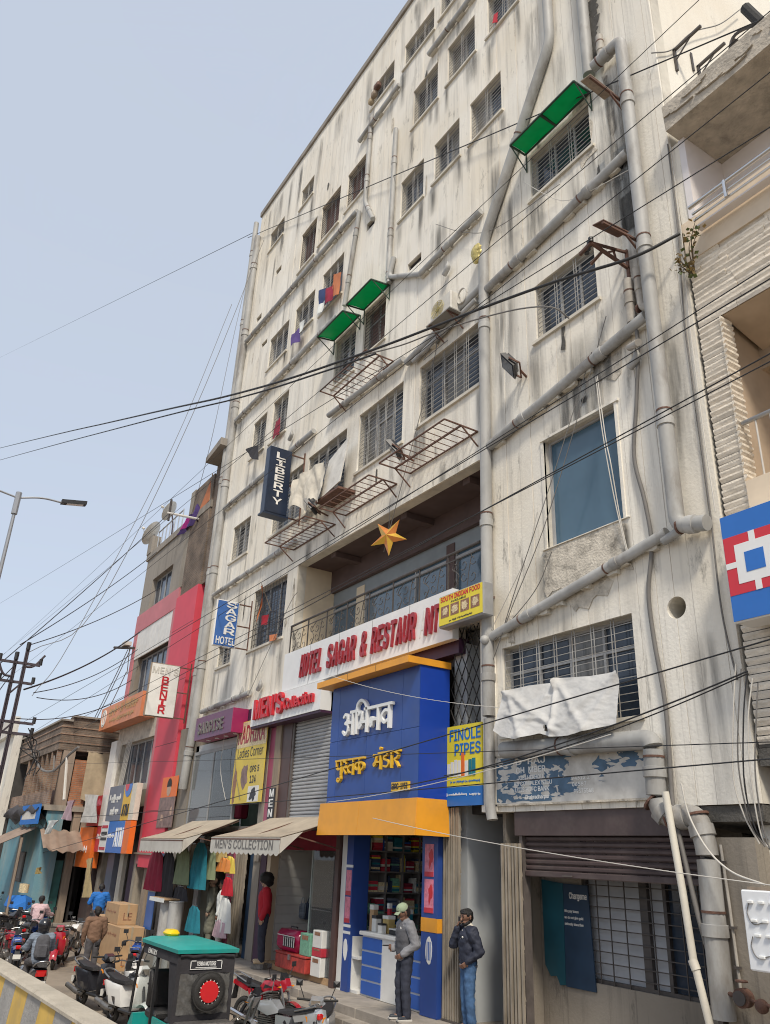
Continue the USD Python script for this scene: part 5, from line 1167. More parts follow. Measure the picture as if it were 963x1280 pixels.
def bag(x, y, z, w_, d, h, m, label, cat="bag", nm="handbag"):
    t = thing(nm, label, cat, (x, y, z)); part(t, "body", MB().rbox(x - d / 2, x + d / 2, y - w_ / 2, y + w_ / 2, z, z + h, .04), m); part(t, "flap", MB().rbox(x + d / 2 - .01, x + d / 2 + .015, y - w_ / 2 + .02, y + w_ / 2 - .02, z + h * .35, z + h * .95, .01), m)
    part(t, "strap", MB().tube([(x, y - w_ * .3, z + h), (x, y - w_ * .2, z + h + .12), (x, y + w_ * .2, z + h + .12), (x, y + w_ * .3, z + h)], .012, 6), m); return t
q = onX(378, 1150, -19.25); bag(-19.28, q[1] + .25, q[2], .42, .14, .36, "bag_blue", "dark blue satchel hung on the slat wall, below the black bag"); bag(-19.28, q[1], q[2] + .02, .12, .2, .34, "cloth_striped", "striped folder bag hung at the left of the dark blue satchel")
q = onX(403, 1128, -19.25); bag(-19.28, q[1], q[2], .36, .16, .42, "bag_black", "black backpack hung on the slat wall with pale front pocket")
q = onX(415, 1125, -19.25); t = thing("wall_clock", "round pale-rimmed clock displayed beside the black backpack", "clock", (-19.3, q[1], q[2])); part(t, "rim", MB().torus((-19.3, q[1], q[2]), (1, 0, 0), .13, .03, 20, 6), "cable_grey"); part(t, "dial", MB().disc((-19.31, q[1], q[2]), (1, 0, 0), .12, .02), "bag_black")
# suitcase, tin boxes
t = thing("suitcase", "shiny crimson trolley suitcase with chequered band lying on a red trunk", "suitcase", (-18.0, -.05, 1.225))
part(t, "shell", MB().rbox(-18.52, -17.52, -.24, .16, 1.235, 1.66, .09), "case_crimson", 40); part(t, "band", MB().box(-18.1, -17.56, -.255, -.239, 1.33, 1.53), "bag_black"); part(t, "handle", MB().tube([(-18.15, -.04, 1.66), (-18.15, -.04, 1.71), (-17.85, -.04, 1.71), (-17.85, -.04, 1.66)], .015, 6), "bag_black")
g = MB(); [g.box(-18.08 + .1 * i, -18.055 + .1 * i, -.259, -.2555, 1.34, 1.52) for i in range(6)]; g.box(-18.4, -17.56, -.2591, -.2556, 1.535, 1.55); part(t, "band_stripes", g, "paper_white", kind="stuff")
t = thing("metal_trunk", "worn red metal trunk under the crimson suitcase", "trunk", (-17.7, -.05, .9)); part(t, "box", MB().rbox(-18.42, -16.98, -.26, .25, .9, 1.18, .02), "tin_red"); part(t, "lid", MB().rbox(-18.43, -16.97, -.27, .26, 1.183, 1.222, .01), "tin_red"); part(t, "clasp", MB().box(-17.75, -17.66, -.29, -.26, 1.1, 1.2), "steel")
for l_, x, z0, h, w_, m in (("green picture tin beside the crimson suitcase", -17.2, 1.225, .43, .46, "paper_green"), ("tall white box with brown label topmost beside the brown post", -16.66, 1.425, .33, .4, "paper_white"), ("red-banded carton in the middle of the box pile by the brown post", -16.66, 1.265, .158, .42, "poster_red"), ("tall white carton at the bottom of the box pile by the brown post", -16.68, .9, .362, .42, "paper_white")):
    t = thing("shop_box", l_, "box", (x, -.1, z0)); part(t, "carton", MB().rbox(x - w_ / 2, x + w_ / 2, -.18, .06, z0, z0 + h - .004, .01), m); part(t, "label", MB().box(x - w_ * .3, x + w_ * .3, -.184, -.1805, z0 + h * .7, z0 + h * .9), "food_brown")
for i, (x, y, h) in enumerate(((-16.6, .35, .5), (-16.35, .3, .9), (-16.9, .6, .7))):
    t = thing("toy_pack", ("pale wrapped toy behind the shop glass, leftmost low down", "pale wrapped toy behind the shop glass, tallest", "pale wrapped toy behind the shop glass, between the others")[[0, 1, 2][i]], "toy", (x, y, PLINTH + .12)); m = trimesh.creation.icosphere(2, 1.0); v = np.asarray(m.vertices) * (.13, .1, h * .45); part(t, "body", (v * (1 + .3 * (meshkit.noise(v * 9, i)[:, None] - .5)) + (x, y, PLINTH + .13 + h * .45), m.faces), "cloth_cream"); part(t, "base", MB().disc((x, y, PLINTH + .14), (0, 0, 1), .12, .03), "paper_green")

# ---- roller shutter of the men's collection shop (upper half)
MS = thing("grey_shutter", "closed light grey roller shutter beside the blue bookshop tower", "roller shutter", (-17.9, .05, 3.6))
z = 4.0
while z < 6.3: h = .085; part(MS, "slat", MB().hull([(x, y, zz) for x in (-18.95, -16.95) for y, zz in ((.1, z), (.07, z + h * .3), (.072, z + h * .65), (.1, z + h * .92), (.12, z), (.12, z + h * .92))]), "shutter_grey"); z += h
part(MS, "guide", MB().box(-19.05, -18.95, .03, .16, 3.7, 6.3), "gate_dark")
part(HOTEL, "shop_column", MB().box(-19.95, -19.62, -.02, .12, 3.7, 6.35), "wood_post"); part(HOTEL, "shop_column", MB().box(-20.3, -19.96, .0, .12, 3.7, 6.3), "pink_door"); part(HOTEL, "shop_column", MB().box(-19.6, -19.06, .02, .12, 3.7, 6.35), "brown_post"); part(HOTEL, "shop_column", MB().box(-20.62, -20.31, -.02, .12, 3.0, 6.4), "stained_plaster")
bn = thing("menswear_banner", "narrow dark and white strip banner reading MENS between pink door and shutter", "banner", (-19.85, -.06, 3.9)); part(bn, "sheet", MB().box(-19.97, -19.62, -.06, -.04, 3.75, 4.75), "letter_dark")
for i, ch in enumerate("MENS"): part(bn, "letter", text_on(ch, -19.92, -19.68, 4.53 - i * .24, 4.72 - i * .24, -.06, .005), "letter_white")
part(HOTEL, "door_leaf", MB().box(-20.35, -19.95, .05, .12, PLINTH, 3.6), "purple_acm"); part(HOTEL, "brown_post", MB().box(-19.94, -19.63, -.12, .1, PLINTH, 3.72), "dark_purple")
folded_gate(-21.75, -21.05, PLINTH, 3.55, -.02, "gate_channel", "beige folded collapsible gate left of the red-sweater mannequin", 9)
part(HOTEL, "pink_post", MB().box(-22.25, -21.8, -.06, .15, PLINTH, 3.6), "pink_door"); part(HOTEL, "dark_jamb", MB().box(-21.04, -20.5, .08, .2, PLINTH, 3.6), "navy_poster")

# ---- purple boutique sign, glass showcase, yellow banner
PS = thing("purple_sign", "purple and magenta shop sign box with pale letters above the glass showcase", "sign", (-24.8, 0, 6.3))
py_ = -.5
e = onX(290, 890, onY(303, 888)[0]); X1 = onY(290, 900, py_)[0]; X0 = onY(242, 930, py_)[0]
part(PS, "front_panel", MB().box(X0, X1, py_, py_ + .03, 6.32, 7.0), "purple_acm"); part(PS, "side_panel", MB().box(X1 + .002, X1 + .03, py_, -.03, 6.32, 7.0), "magenta_acm"); part(PS, "soffit", MB().box(X0, X1, py_ + .031, -.03, 6.32, 6.36), "magenta_acm"); part(PS, "top", MB().box(X0, X1, py_ + .031, -.03, 6.97, 7.0), "purple_acm")
for i, ch in enumerate("SARGISE"): part(PS, "letter", text_on(ch, X0 + .3 + i * .3, X0 + .52 + i * .3, 6.47, 6.82, py_, .03), "cable_grey")
for i in range(4): part(PS, "soffit_lamp", MB().disc((X0 + .6 + i * .7, py_ * .5, 6.312), (0, 0, 1), .07, .014), "led_white")
part(HOTEL, "dark_panel", MB().box(-22.95, -21.0, -.02, .02, 6.3, 6.99), "dark_purple")
SC = thing("glass_showcase", "green-tinted first floor glass showcase of the boutique under the purple sign", "shop window", (-24.3, 0, 4.0))
part(SC, "frame", MB().box(-26.0, -22.4, -.02, .06, 6.0, 6.1).box(-26.0, -25.92, -.02, .06, 3.9, 6.0).box(-22.48, -22.4, -.02, .06, 3.9, 6.0).box(-24.3, -24.24, -.02, .06, 3.9, 6.0), "window_frame"); part(SC, "pane", MB().box(-25.92, -24.3, .0, .012, 3.9, 6.0), "green_shop_glass"); part(SC, "pane", MB().box(-24.24, -22.48, .0, .012, 3.9, 6.0), "shop_glass")
part(SC, "back_wall", MB().box(-26.0, -22.3, 1.4, 1.5, 3.8, 6.2), "cloth_green_grey"); part(SC, "floor", MB().box(-26.0, -20.6, .02, 1.4, 3.72, 3.85), "dim_interior"); part(SC, "rolled_shutter", MB().box(-26.0, -22.4, .02, .3, 6.1, 6.3), "shutter_grey")
RB = thing("yellow_banner", "tall yellow banner reading RADHIKA with small figures", "banner", (-21.3, -.12, 4.2))
rx0, rx1, rz0, rz1 = -22.3, -20.25, 4.42, 6.62
part(RB, "sheet", MB().box(rx0, rx1, -.14, -.12, rz0, rz1), "banner_yellow"); part(RB, "orange_band", MB().box(rx0 + .01, rx1 - .01, -.144, -.1405, rz1 - .72, rz1 - .02), "food_cream")
part(RB, "lettering", text_on("RADHIKA", rx0 + .15, rx1 - .12, rz1 - .62, rz1 - .12, -.144, .006), "letter_red"); part(RB, "lettering", text_on("Ladies Corner", rx0 + .2, rx1 - .15, rz1 - 1.0, rz1 - .74, -.141, .004, bold=False), "letter_dark")
part(RB, "lettering", text_on("OPS 5", rx0 + 1.15, rx1 - .3, rz0 + .78, rz0 + .95, -.141, .004), "letter_dark"); part(RB, "lettering", text_on("124", rx0 + 1.2, rx1 - .45, rz0 + .5, rz0 + .7, -.141, .004), "letter_dark")
part(RB, "pictured_figure", MB().prism(blob(rx0 + .8, rz0 + .72, .5, .6, 3, 20, .4), -.143, -.1405), "printed_picture"); part(RB, "pictured_figure", MB().prism(blob(rx0 + .18, rz0 + .5, .22, .9, 4, 20, .3), -.143, -.1405), "food_brown"); part(RB, "white_patch", MB().box(rx0 + 1.15, rx1 - .2, -.143, -.1405, rz0 + .02, rz0 + .42), "paper_white"); part(RB, "pictured_pattern", MB().prism(blob(rx0 + 1.5, rz0 + .2, .4, .3, 6, 24, .5), -.146, -.1435), "letter_dark")

# ---- canvas awnings
def canvas(x0, x1, zw, fl, txt, label, dent):
    f0 = onX(fl[0], fl[1], x0 + .0)
    yv = fl[2]; zf = fl[3]
    t = thing("canvas_awning", label, "awning", ((x0 + x1) / 2, 0, zf))
    n, m_ = 14, 8
    P_ = np.array([[(x0 + (x1 - x0) * i / (n - 1), -.05 + (yv + .05) * j / (m_ - 1), zw + (zf - zw) * j / (m_ - 1) - .05 * math.sin(np.pi * j / (m_ - 1)) * (1 + .4 * math.sin(i * 1.3))) for j in range(m_)] for i in range(n)])
    part(t, "canvas", MB().grid(P_, .012), "canvas_tan", smooth=True)
    hv = .32; N = 60; top = [(x0 + (x1 - x0) * i / N, zf - .015) for i in range(N + 1)]; bot = [(x0 + (x1 - x0) * i / N, zf - hv - .05 * abs(math.sin(i * np.pi / 4))) for i in range(N + 1)]
    v = MB(); v.prism(Polygon(top + bot[::-1]), yv - .012, yv - .004); part(t, "valance", v, "canvas_white")
    part(t, "valance_end", MB().hull([(x1 + .005, yv, zf - .02), (x1 + .005, yv, zf - hv), (x1 + .005, yv + .5, zf + (zw - zf) * .5 / abs(yv) - .04), (x1 + .012, yv, zf - .02), (x1 + .012, yv, zf - hv), (x1 + .012, yv + .5, zf + (zw - zf) * .5 / abs(yv) - .04)]), "canvas_white")
    if txt: part(t, "lettering", text_on(txt, x0 + .3, x1 - .3, zf - .26, zf - .06, yv - .013, .004), "cable_grey")
    fr = MB()
    for xx in (x0 + .03, (x0 + x1) / 2, x1 - .03): fr.bar((xx, -.03, zw - .04), (xx, yv, zf - .06), .03); fr.bar((xx, -.03, zw - .7), (xx, yv * .8, zf + (zw - zf) * .2 - .06), .025)
    fr.bar((x0, yv, zf - .05), (x1, yv, zf - .05), .03)
    part(t, "frame", fr, "rust_iron"); return t
yA = onX(351, 1046, -17.35)
yv = -1.55
ax0, ax1 = onY(265, 1046, yv)[0], onY(351, 1046, yv)[0]; az = onY(310, 1046, yv)[2]
canvas(ax0, ax1, 4.02, (300, 1046, yv, az), "MEN'S COLLECTION", "tan canvas awning whose white valance reads MEN'S COLLECTION", 1)
bx0_, bx1_ = onY(177, 1046, yv)[0], onY(229, 1051, yv)[0]; az2 = onY(200, 1048, yv)[2]
canvas(bx0_, bx1_, 4.02, (200, 1046, yv, az2), None, "tan canvas awning with scalloped plain valance over the hanging dresses", 2)
# ---- column with portrait poster by the pipes
part(HOTEL, "side_column", MB().box(-27.7, -26.22, .0, .4, 0, 7.0), "stained_plaster")
a = rect((217, 982), (240, 1034), -.1); x0, x1, z0, z1 = a; z0, z1 = 3.85, 5.45
PP = thing("portrait_poster", "red and brown poster of a dark-haired figure on the column left of the boutique", "poster", ((x0 + x1) / 2, -.1, z0)); x0, x1 = -28.55, -27.0
part(PP, "red_sheet", MB().box(x0, x1, -.12, -.1, z0 + .95, z1), "orange_bright"); part(PP, "brown_sheet", MB().box(x0 - .05, x1 - .05, -.121, -.1, z0, z0 + .95), "printed_picture")
part(PP, "pictured_face", MB().prism(Point((x0 + x1) / 2, z0 + 1.18).buffer(.2, 10), -.125, -.1205), "skin_pale"); part(PP, "pictured_hair", MB().prism(Point((x0 + x1) / 2, z0 + 1.32).buffer(.23, 10).intersection(sbox(x0, z0 + 1.28, x1, z1)), -.128, -.1255), "hair"); part(PP, "pictured_hand", MB().prism(blob(x0 + .4, z0 + .3, .26, .22, 2, 16, .3), -.125, -.1215), "skin_pale")
part(PP, "pictured_hand", MB().prism(blob(x1 - .3, z0 + .5, .2, .28, 3, 16, .3), -.125, -.1215), "skin_pale")

# ---- hanging dresses and shop goods under the awnings
def dress(px, py0, py1, wpx, mat, label, y=-.9, cat="dress", sway=.0, name="hanging_dress", flare=1.25, kind=1):
    T = onY(px, py0, y); B_ = onY(px - (py1 - py0) * .07, py1, y); w_ = abs(onY(px + wpx / 2, py0, y)[0] - onY(px - wpx / 2, py0, y)[0])
    n, m_ = 15, 14; P_ = np.zeros((n, m_, 3))
    for i in range(n):
        for j in range(m_):
            u = i / (n - 1) - .5; v_ = j / (m_ - 1)
            ww = w_ * ((.55 + .45 * min(1, v_ * 6)) if kind else 1) * (1 + (flare - 1) * v_)
            P_[i, j] = (T[0] + u * ww, y + .04 * math.cos(u * 22 + v_ * 2) * (.3 + v_) - .06 * math.cos(u * np.pi), T[2] + (B_[2] - T[2]) * v_ - .05 * abs(u) * (v_ < .1))
    t = thing(name, label, cat, (T[0], y, B_[2])); part(t, "cloth", MB().grid(P_, .01), mat, smooth=True); part(t, "hanger", MB().bar((T[0] - w_ * .25, y, T[2] - .0), (T[0] + w_ * .25, y, T[2] - .0), .015).bar((T[0], y, T[2]), (T[0], y, T[2] + .2), .008), "steel"); return t
dress(197, 1062, 1114, 15, "cloth_crimson", "crimson dress hanging under the plain awning, leftmost", -1.0)
dress(212, 1064, 1124, 14, "cloth_black", "black trousers with patterned hem hanging between crimson and sage dresses", -.9)
dress(230, 1058, 1106, 15, "cloth_sage", "sage green dress hanging at the right end of the plain awning", -.8)
dress(226, 1108, 1126, 14, "cloth_black", "black garment hanging below the sage green dress", -.78)
dress(252, 1053, 1112, 15, "cloth_teal", "bright teal dress hanging between the two awnings", -.7)
dress(266, 1062, 1100, 8, "cloth_sage", "narrow pale green dress hanging right of the teal dress", -.5)
dress(243, 1055, 1085, 9, "cloth_cream", "cream top hanging left of the teal dress", -.4)
dress(277, 1060, 1078, 12, "cloth_yellow", "yellow child's top hanging under the lettered awning", -.4)
dress(281, 1072, 1090, 12, "star_orange", "orange child's top hanging below the yellow one", -.42)
dress(289, 1070, 1092, 8, "banner_yellow", "bright yellow top hanging beside the pink post", -.35)
dress(286, 1096, 1120, 9, "cloth_red", "small red shirt hanging beside the pink post", -.4)
dress(283, 1122, 1166, 12, "cloth_white", "white patterned dress standing by the pink post", -.4)
dress(276, 1150, 1172, 11, "cloth_pinkish", "pinkish fabric hanging low by the pink post", -.45)
dress(244, 1132, 1166, 12, "cloth_teal", "bright teal scarf on the low display stand", -.9, name="hanging_scarf")
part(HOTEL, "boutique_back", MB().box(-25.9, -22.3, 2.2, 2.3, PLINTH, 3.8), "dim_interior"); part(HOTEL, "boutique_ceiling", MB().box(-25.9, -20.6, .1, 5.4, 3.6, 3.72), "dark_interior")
for xx, m, w_ in ((-25.6, "wood_post", .3), (-24.6, "alley_grey", .35), (-23.9, "cloth_green_grey", .5)): part(HOTEL, "shop_column", MB().box(xx - w_ / 2, xx + w_ / 2, .05, .3, PLINTH, 3.6), m)
for i, (px, l_) in enumerate(((202, "left one of two grey drums before the boutique"), (213, "right one of two grey drums before the boutique"))):
    q = onY(px, 1190, -1.0); t = thing("grey_drum", l_, "pipe", (q[0], -1.0, .3)); part(t, "barrel", MB().tube([(q[0], -1.0, .31), (q[0], -1.0, 1.9)], .19, 18), "pvc_grey", smooth=40); part(t, "rim", MB().torus((q[0], -1.0, 1.9), (0, 0, 1), .19, .015, 18, 6), "pvc_grey")
q = onY(207, 1126, -1.0); t = thing("display_table", "narrow cloth-covered table top laid across two grey drums", "table", (q[0], -1.0, 1.93)); part(t, "board", MB().box(q[0] - .62, q[0] + .62, -1.25, -.75, 1.925, 1.96), "card_box"); part(t, "fringe", MB().box(q[0] - .62, q[0] + .62, -1.262, -1.252, 1.86, 1.96), "cloth_white")
q = onY(180, 1150, -.9); t = thing("blue_banner_roll", "blue printed banner hanging below the AT sign", "banner", (q[0], -.9, 1.0)); z1 = onY(190, 1115, -.9)[2]; z0 = onY(185, 1162, -.9)[2]
part(t, "sheet", MB().box(q[0] + .1, q[0] + .75, -.92, -.9, z0, z1), "hotel_blue"); part(t, "top_rail", MB().box(q[0] + .05, q[0] + .8, -.93, -.89, z1, z1 + .04), "window_frame")

# ---------------------------------------------------------------- stone-clad neighbour at the right
look("tile_line", (0.20, 0.13, 0.08), .8)
NB = thing("stone_clad_building", "tan neighbouring house at right with ribbed stone cladding and recessed balconies", "building", (-2, 0, 0))
nx0, nx1 = -6.10, 7.0
part(NB, "roof_slab", MB().hull([(x, y, z) for x in (-5.92, nx1) for y, z in ((-.35, 14.66), (-.38, 15.2), (.2, 15.28), (9, 15.28), (9, 14.66))]), "slab_concrete")
rg = np.random.default_rng(77)
for i in range(26):   # flaking edge of the slab
    xx = -5.85 + i * .3 + rg.uniform(-.1, .1); zz = rg.uniform(14.72, 15.15)
    part(NB, "flaked_concrete", MB().prism(blob(xx, zz, rg.uniform(.12, .5), rg.uniform(.04, .14), 300 + i, 14, .6), -.395, -.365), "slab_concrete")
part(NB, "body", MB().box(nx0 + .35, nx1, 1.5, 9, 0, 14.65), "tan_paint")
part(NB, "left_wall", MB().box(nx0, nx0 + .16, .0, 1.5, 12.92, 14.655), "whitewash")
part(NB, "balcony_end_wall", MB().box(nx0 + .161, nx0 + .28, -.02, 1.15, 12.92, 14.655), "lilac_white"); part(NB, "balcony_back_wall", MB().prism(sbox(nx0 + .281, 12.92, nx1, 14.655).difference(sbox(-4.85, 13.2, -3.2, 14.25)), 1.0, 1.15), "lilac_white")
wn = part(NB, "window", MB().box(-4.85, -4.8, 1.02, 1.1, 13.2, 14.25).box(-4.05, -4.0, 1.02, 1.1, 13.2, 14.25).box(-4.85, -3.2, 1.021, 1.099, 13.2, 13.25).box(-4.85, -3.2, 1.021, 1.099, 14.2, 14.25), "lilac_white"); part(wn, "pane", MB().box(-4.8, -3.2, 1.06, 1.07, 13.25, 14.2), "window_glass")
g = MB()
for i in range(7): g.box(-4.85, -3.2, .985, .997, 13.25 + i * .15, 13.262 + i * .15)
for x in (-4.6, -4.5, -3.9, -3.8): g.box(x, x + .014, .97, .984, 13.2, 14.25)
part(wn, "grille", g, "lilac_white")
part(NB, "balcony_floor", MB().box(nx0, nx1, -.02, 1.5, 12.75, 12.915), "tan_paint")
r_ = part(NB, "chrome_railing", MB().tube([(-5.75, -.28, 12.86), (nx1, -.28, 12.86)], .035, 10), "chrome", smooth=40)
for z, y in ((12.72, -.26), (12.6, -.24)): part(r_, "rail_bar", MB().tube([(-5.72, y, z), (nx1, y, z)], .022, 8), "chrome", smooth=40)
part(r_, "rail_panel", MB().box(-5.74, nx1, -.2, -.05, 12.5, 12.53), "lilac_white")
for i in range(8): part(r_, "rail_post", MB().tube([(-5.1 + i * 1.5, -.3, 12.55), (-5.1 + i * 1.5, -.3, 12.88)], .03, 8), "chrome", smooth=40)
part(NB, "tan_band", MB().box(nx0 + .02, nx1, -.03, .3, 12.12, 12.749), "tan_paint")
OPZ0, OPZ1, OPX = 8.1, 10.88, -5.66
part(NB, "cladding_backing", MB().box(nx0 + .03, nx1, .03, .3, OPZ1 + .02, 12.119).box(nx0 + .03, OPX - .03, .03, .25, 7.5, OPZ1 + .02).box(nx0 + .03, nx1, .03, .3, 4.62, 8.0), "dark_joint")
def course(x0, x1, z, h, y, side=None):
    x = x0
    while x < x1 - .02:
        x2 = min(x1, x + rg.uniform(.45, .95))
        if x1 - x2 < .2: x2 = x1
        d = rg.uniform(.018, .045)
        part(NB, "stone", MB().hull([(a, yy, zz) for a in (x + .003, x2 - .003) for yy, zz in ((y, z), (y, z + h - .012), (y - d, z + h * .45 + rg.uniform(0, .008)), (y - d * .9, z + h - .016 - rg.uniform(0, .006)))]), "stone_tile"); x = x2
z = OPZ1
while z < 12.08: course(nx0 + .03, -1.5, z, .108, .03); z += .108
z = 7.62
while z < OPZ1 - .05:
    course(nx0 + .03, OPX - .03, z, .098, .03)
    d = rg.uniform(.02, .05); part(NB, "stone", MB().hull([(xx, yy, zz) for yy in (-.02, .25) for xx, zz in ((OPX - .03, z), (OPX - .03, z + .086), (OPX - .03 + d, z + .045), (OPX - .03 + d, z + .082))]), "stone_tile"); z += .098
z = 4.66
while z < 7.55: course(nx0 + .03, -4.2, z, .108, .03); z += .108
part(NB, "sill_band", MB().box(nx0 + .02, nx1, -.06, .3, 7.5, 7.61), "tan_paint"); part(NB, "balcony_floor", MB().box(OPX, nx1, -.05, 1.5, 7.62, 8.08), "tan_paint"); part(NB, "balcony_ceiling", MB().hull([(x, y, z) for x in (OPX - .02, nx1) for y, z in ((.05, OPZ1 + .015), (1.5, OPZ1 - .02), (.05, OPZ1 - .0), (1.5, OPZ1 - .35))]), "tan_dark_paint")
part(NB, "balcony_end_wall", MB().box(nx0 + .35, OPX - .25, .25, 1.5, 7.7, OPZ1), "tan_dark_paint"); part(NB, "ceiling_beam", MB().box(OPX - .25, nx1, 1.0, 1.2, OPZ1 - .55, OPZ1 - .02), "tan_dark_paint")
z = 8.1
while z < 10.4:
    x = OPX - .25
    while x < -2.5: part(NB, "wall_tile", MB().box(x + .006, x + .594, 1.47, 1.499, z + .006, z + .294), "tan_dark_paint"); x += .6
    z += .3
r_ = part(NB, "steel_railing", MB().tube([(OPX + .02, .06, 9.0), (nx1, .06, 9.0)], .035, 8), "steel", smooth=40)
for i in range(22): part(r_, "baluster", MB().tube([(OPX + .22 + i * .22, .06, 8.08), (OPX + .22 + i * .22, .06, 8.98)], .013, 6), "cable_white")
part(NB, "ground_floor_wall", MB().box(nx0 + .03, nx1, .3, 1.5, 0, 4.6), "stained_plaster"); sh = part(NB, "roller_shutter", MB().box(-5.8, -2.0, .12, .16, .8, 3.8), "shutter_maroon")
for i in range(16): part(sh, "slat", MB().hull([(x, y, zz) for x in (-5.8, -2.0) for y, zz in ((.12, .9 + i * .18), (.08, .95 + i * .18), (.08, 1.02 + i * .18), (.12, 1.06 + i * .18))]), "shutter_maroon")
part(NB, "soffit", MB().box(nx0 + .03, nx1, .0, .3, 4.4, 4.61), "cement_patch")
# bank sign
BK = thing("bank_sign", "blue, red and white square-emblem light box sign at the right edge", "sign", (-4.4, -.5, 6.05))
s0, s1, z0, z1 = -5.84, -2.6, 6.05, 7.48; h = z1 - z0; rz0, rz1 = z0 + .24 * h, z1 - .22 * h; rh = rz1 - rz0
part(BK, "case", MB().rbox(s0, s1, -.49, -.12, z0, z1, .02), "bank_white"); part(BK, "blue_face", MB().box(s0 + .015, s1 - .015, -.5, -.491, z0 + .015, z1 - .015), "bank_blue"); part(BK, "red_square", MB().box(s0 + .02, s0 + .02 + rh * 1.05, -.504, -.5005, rz0, rz1), "bank_red")
cx, cz_ = s0 + .02 + rh * .525, (rz0 + rz1) / 2; q = rh * .335
part(BK, "white_square", MB().box(cx - q, cx + q, -.508, -.5045, cz_ - q, cz_ + q), "bank_white"); part(BK, "white_tab", MB().box(s0 + .02, cx - q, -.508, -.5045, cz_ - rh * .05, cz_ + rh * .05), "bank_white"); part(BK, "white_tab", MB().box(cx + q, s0 + .02 + rh * 1.05, -.508, -.5045, cz_ - rh * .05, cz_ + rh * .05), "bank_white")
part(BK, "white_tab", MB().box(cx - rh * .055, cx + rh * .055, -.508, -.5045, cz_ + q, rz1), "bank_white"); part(BK, "white_tab", MB().box(cx - rh * .055, cx + rh * .055, -.508, -.5045, rz0, cz_ - q), "bank_white"); q2 = rh * .17; part(BK, "blue_square", MB().box(cx - q2, cx + q2, -.512, -.5085, cz_ - q2, cz_ + q2), "bank_blue")
part(BK, "bracket", MB().bar((s0 + .2, -.12, z1 - .3), (s0 + .2, .02, z1 - .3), .05).bar((s0 + .2, -.12, z0 + .3), (s0 + .2, .02, z0 + .3), .05), "rust_iron")
# self-sown plant on the cladding
c = onY(868, 345, .0); PL = thing("wall_plant", "small half-dry leafy plant sprouting from the ribbed stone cladding beside the right drain pipe", "plant", c)
rg = np.random.default_rng(4)
for i in range(9):
    tip = c + np.array([rg.uniform(-.05, .42), -rg.uniform(.15, .5), rg.uniform(-.25, .75)]); pth = polyline([c + (0, .03, 0), c + (tip - c) * .5 + (0, -.08, .05), tip], 5); part(PL, "stem", MB().tube(pth, np.linspace(.011, .004, len(pth)), 5), "leaf_stem")
    for j in range(10):
        p = pth[int(rg.integers(len(pth) // 3, len(pth)))] + rg.normal(0, .05, 3); a, b_ = rg.normal(size=3), rg.normal(size=3); a /= np.linalg.norm(a); b_ = np.cross(a, b_); b_ /= np.linalg.norm(b_); s = rg.uniform(.05, .1); nn = np.cross(a, b_)
        v = [p, p + a * s * .5 + b_ * s * .45, p + a * s * 1.05, p + a * s * .5 - b_ * s * .45, p + a * s * .5 + nn * s * .12]
        part(PL, "leaf", (np.array(v), np.array([(0, 1, 4), (1, 2, 4), (2, 3, 4), (3, 0, 4)])), "leaf" if rg.random() < .6 else "leaf_dry")
# iron brackets and pipe stub on the sunlit flank of the hotel
for (p, l_) in (((842, 64), "black angle bracket on the sunlit flank wall, upper left"), ((872, 84), "black angle bracket on the sunlit flank wall just above the slab edge")):
    q = onX(p[0], p[1], XR); q = np.array([XR, max(.35, q[1]), q[2]]); t = thing("wall_bracket", l_, "bracket", q); part(t, "arm", MB().bar(q, q + (.62, 0, 0), .05), "grille_dark"); part(t, "wall_leg", MB().bar(q + (.02, 0, .02), q + (.02, 0, -.55), .05), "grille_dark"); part(t, "brace", MB().bar(q + (.0, 0, -.3), q + (.4, 0, -.01), .022), "grille_dark")
q = onX(862, 66, XR); solo("hanging_strip", MB().box(XR + .01, XR + .03, q[1], q[1] + .05, q[2] - .5, q[2]), "grille_dark", "short black strip hanging on the flank wall between two brackets", "strip")
q = np.array([-4.6, .3, 15.3]); t = thing("roof_stub", "thick black pipe stub and wire tangle on the neighbour's roof edge", "pipe", q); a = onY(955, 20, .2); part(t, "stub", MB().tube([a + (.1, 0, -.6), a + (-.25, 0, .5)], .09, 10), "black_rubber"); part(t, "hoop", MB().tube(polyline([a + (-.75, .1, -.35), a + (-.6, .1, .25), a + (-.2, .1, .1), a + (.1, .1, -.3)], 6), .03, 6), "grille_dark"); part(t, "bundle", MB().hull(np.random.default_rng(3).normal(0, .13, (16, 3)) + a + (-.7, .1, -.25)), "grille_dark")

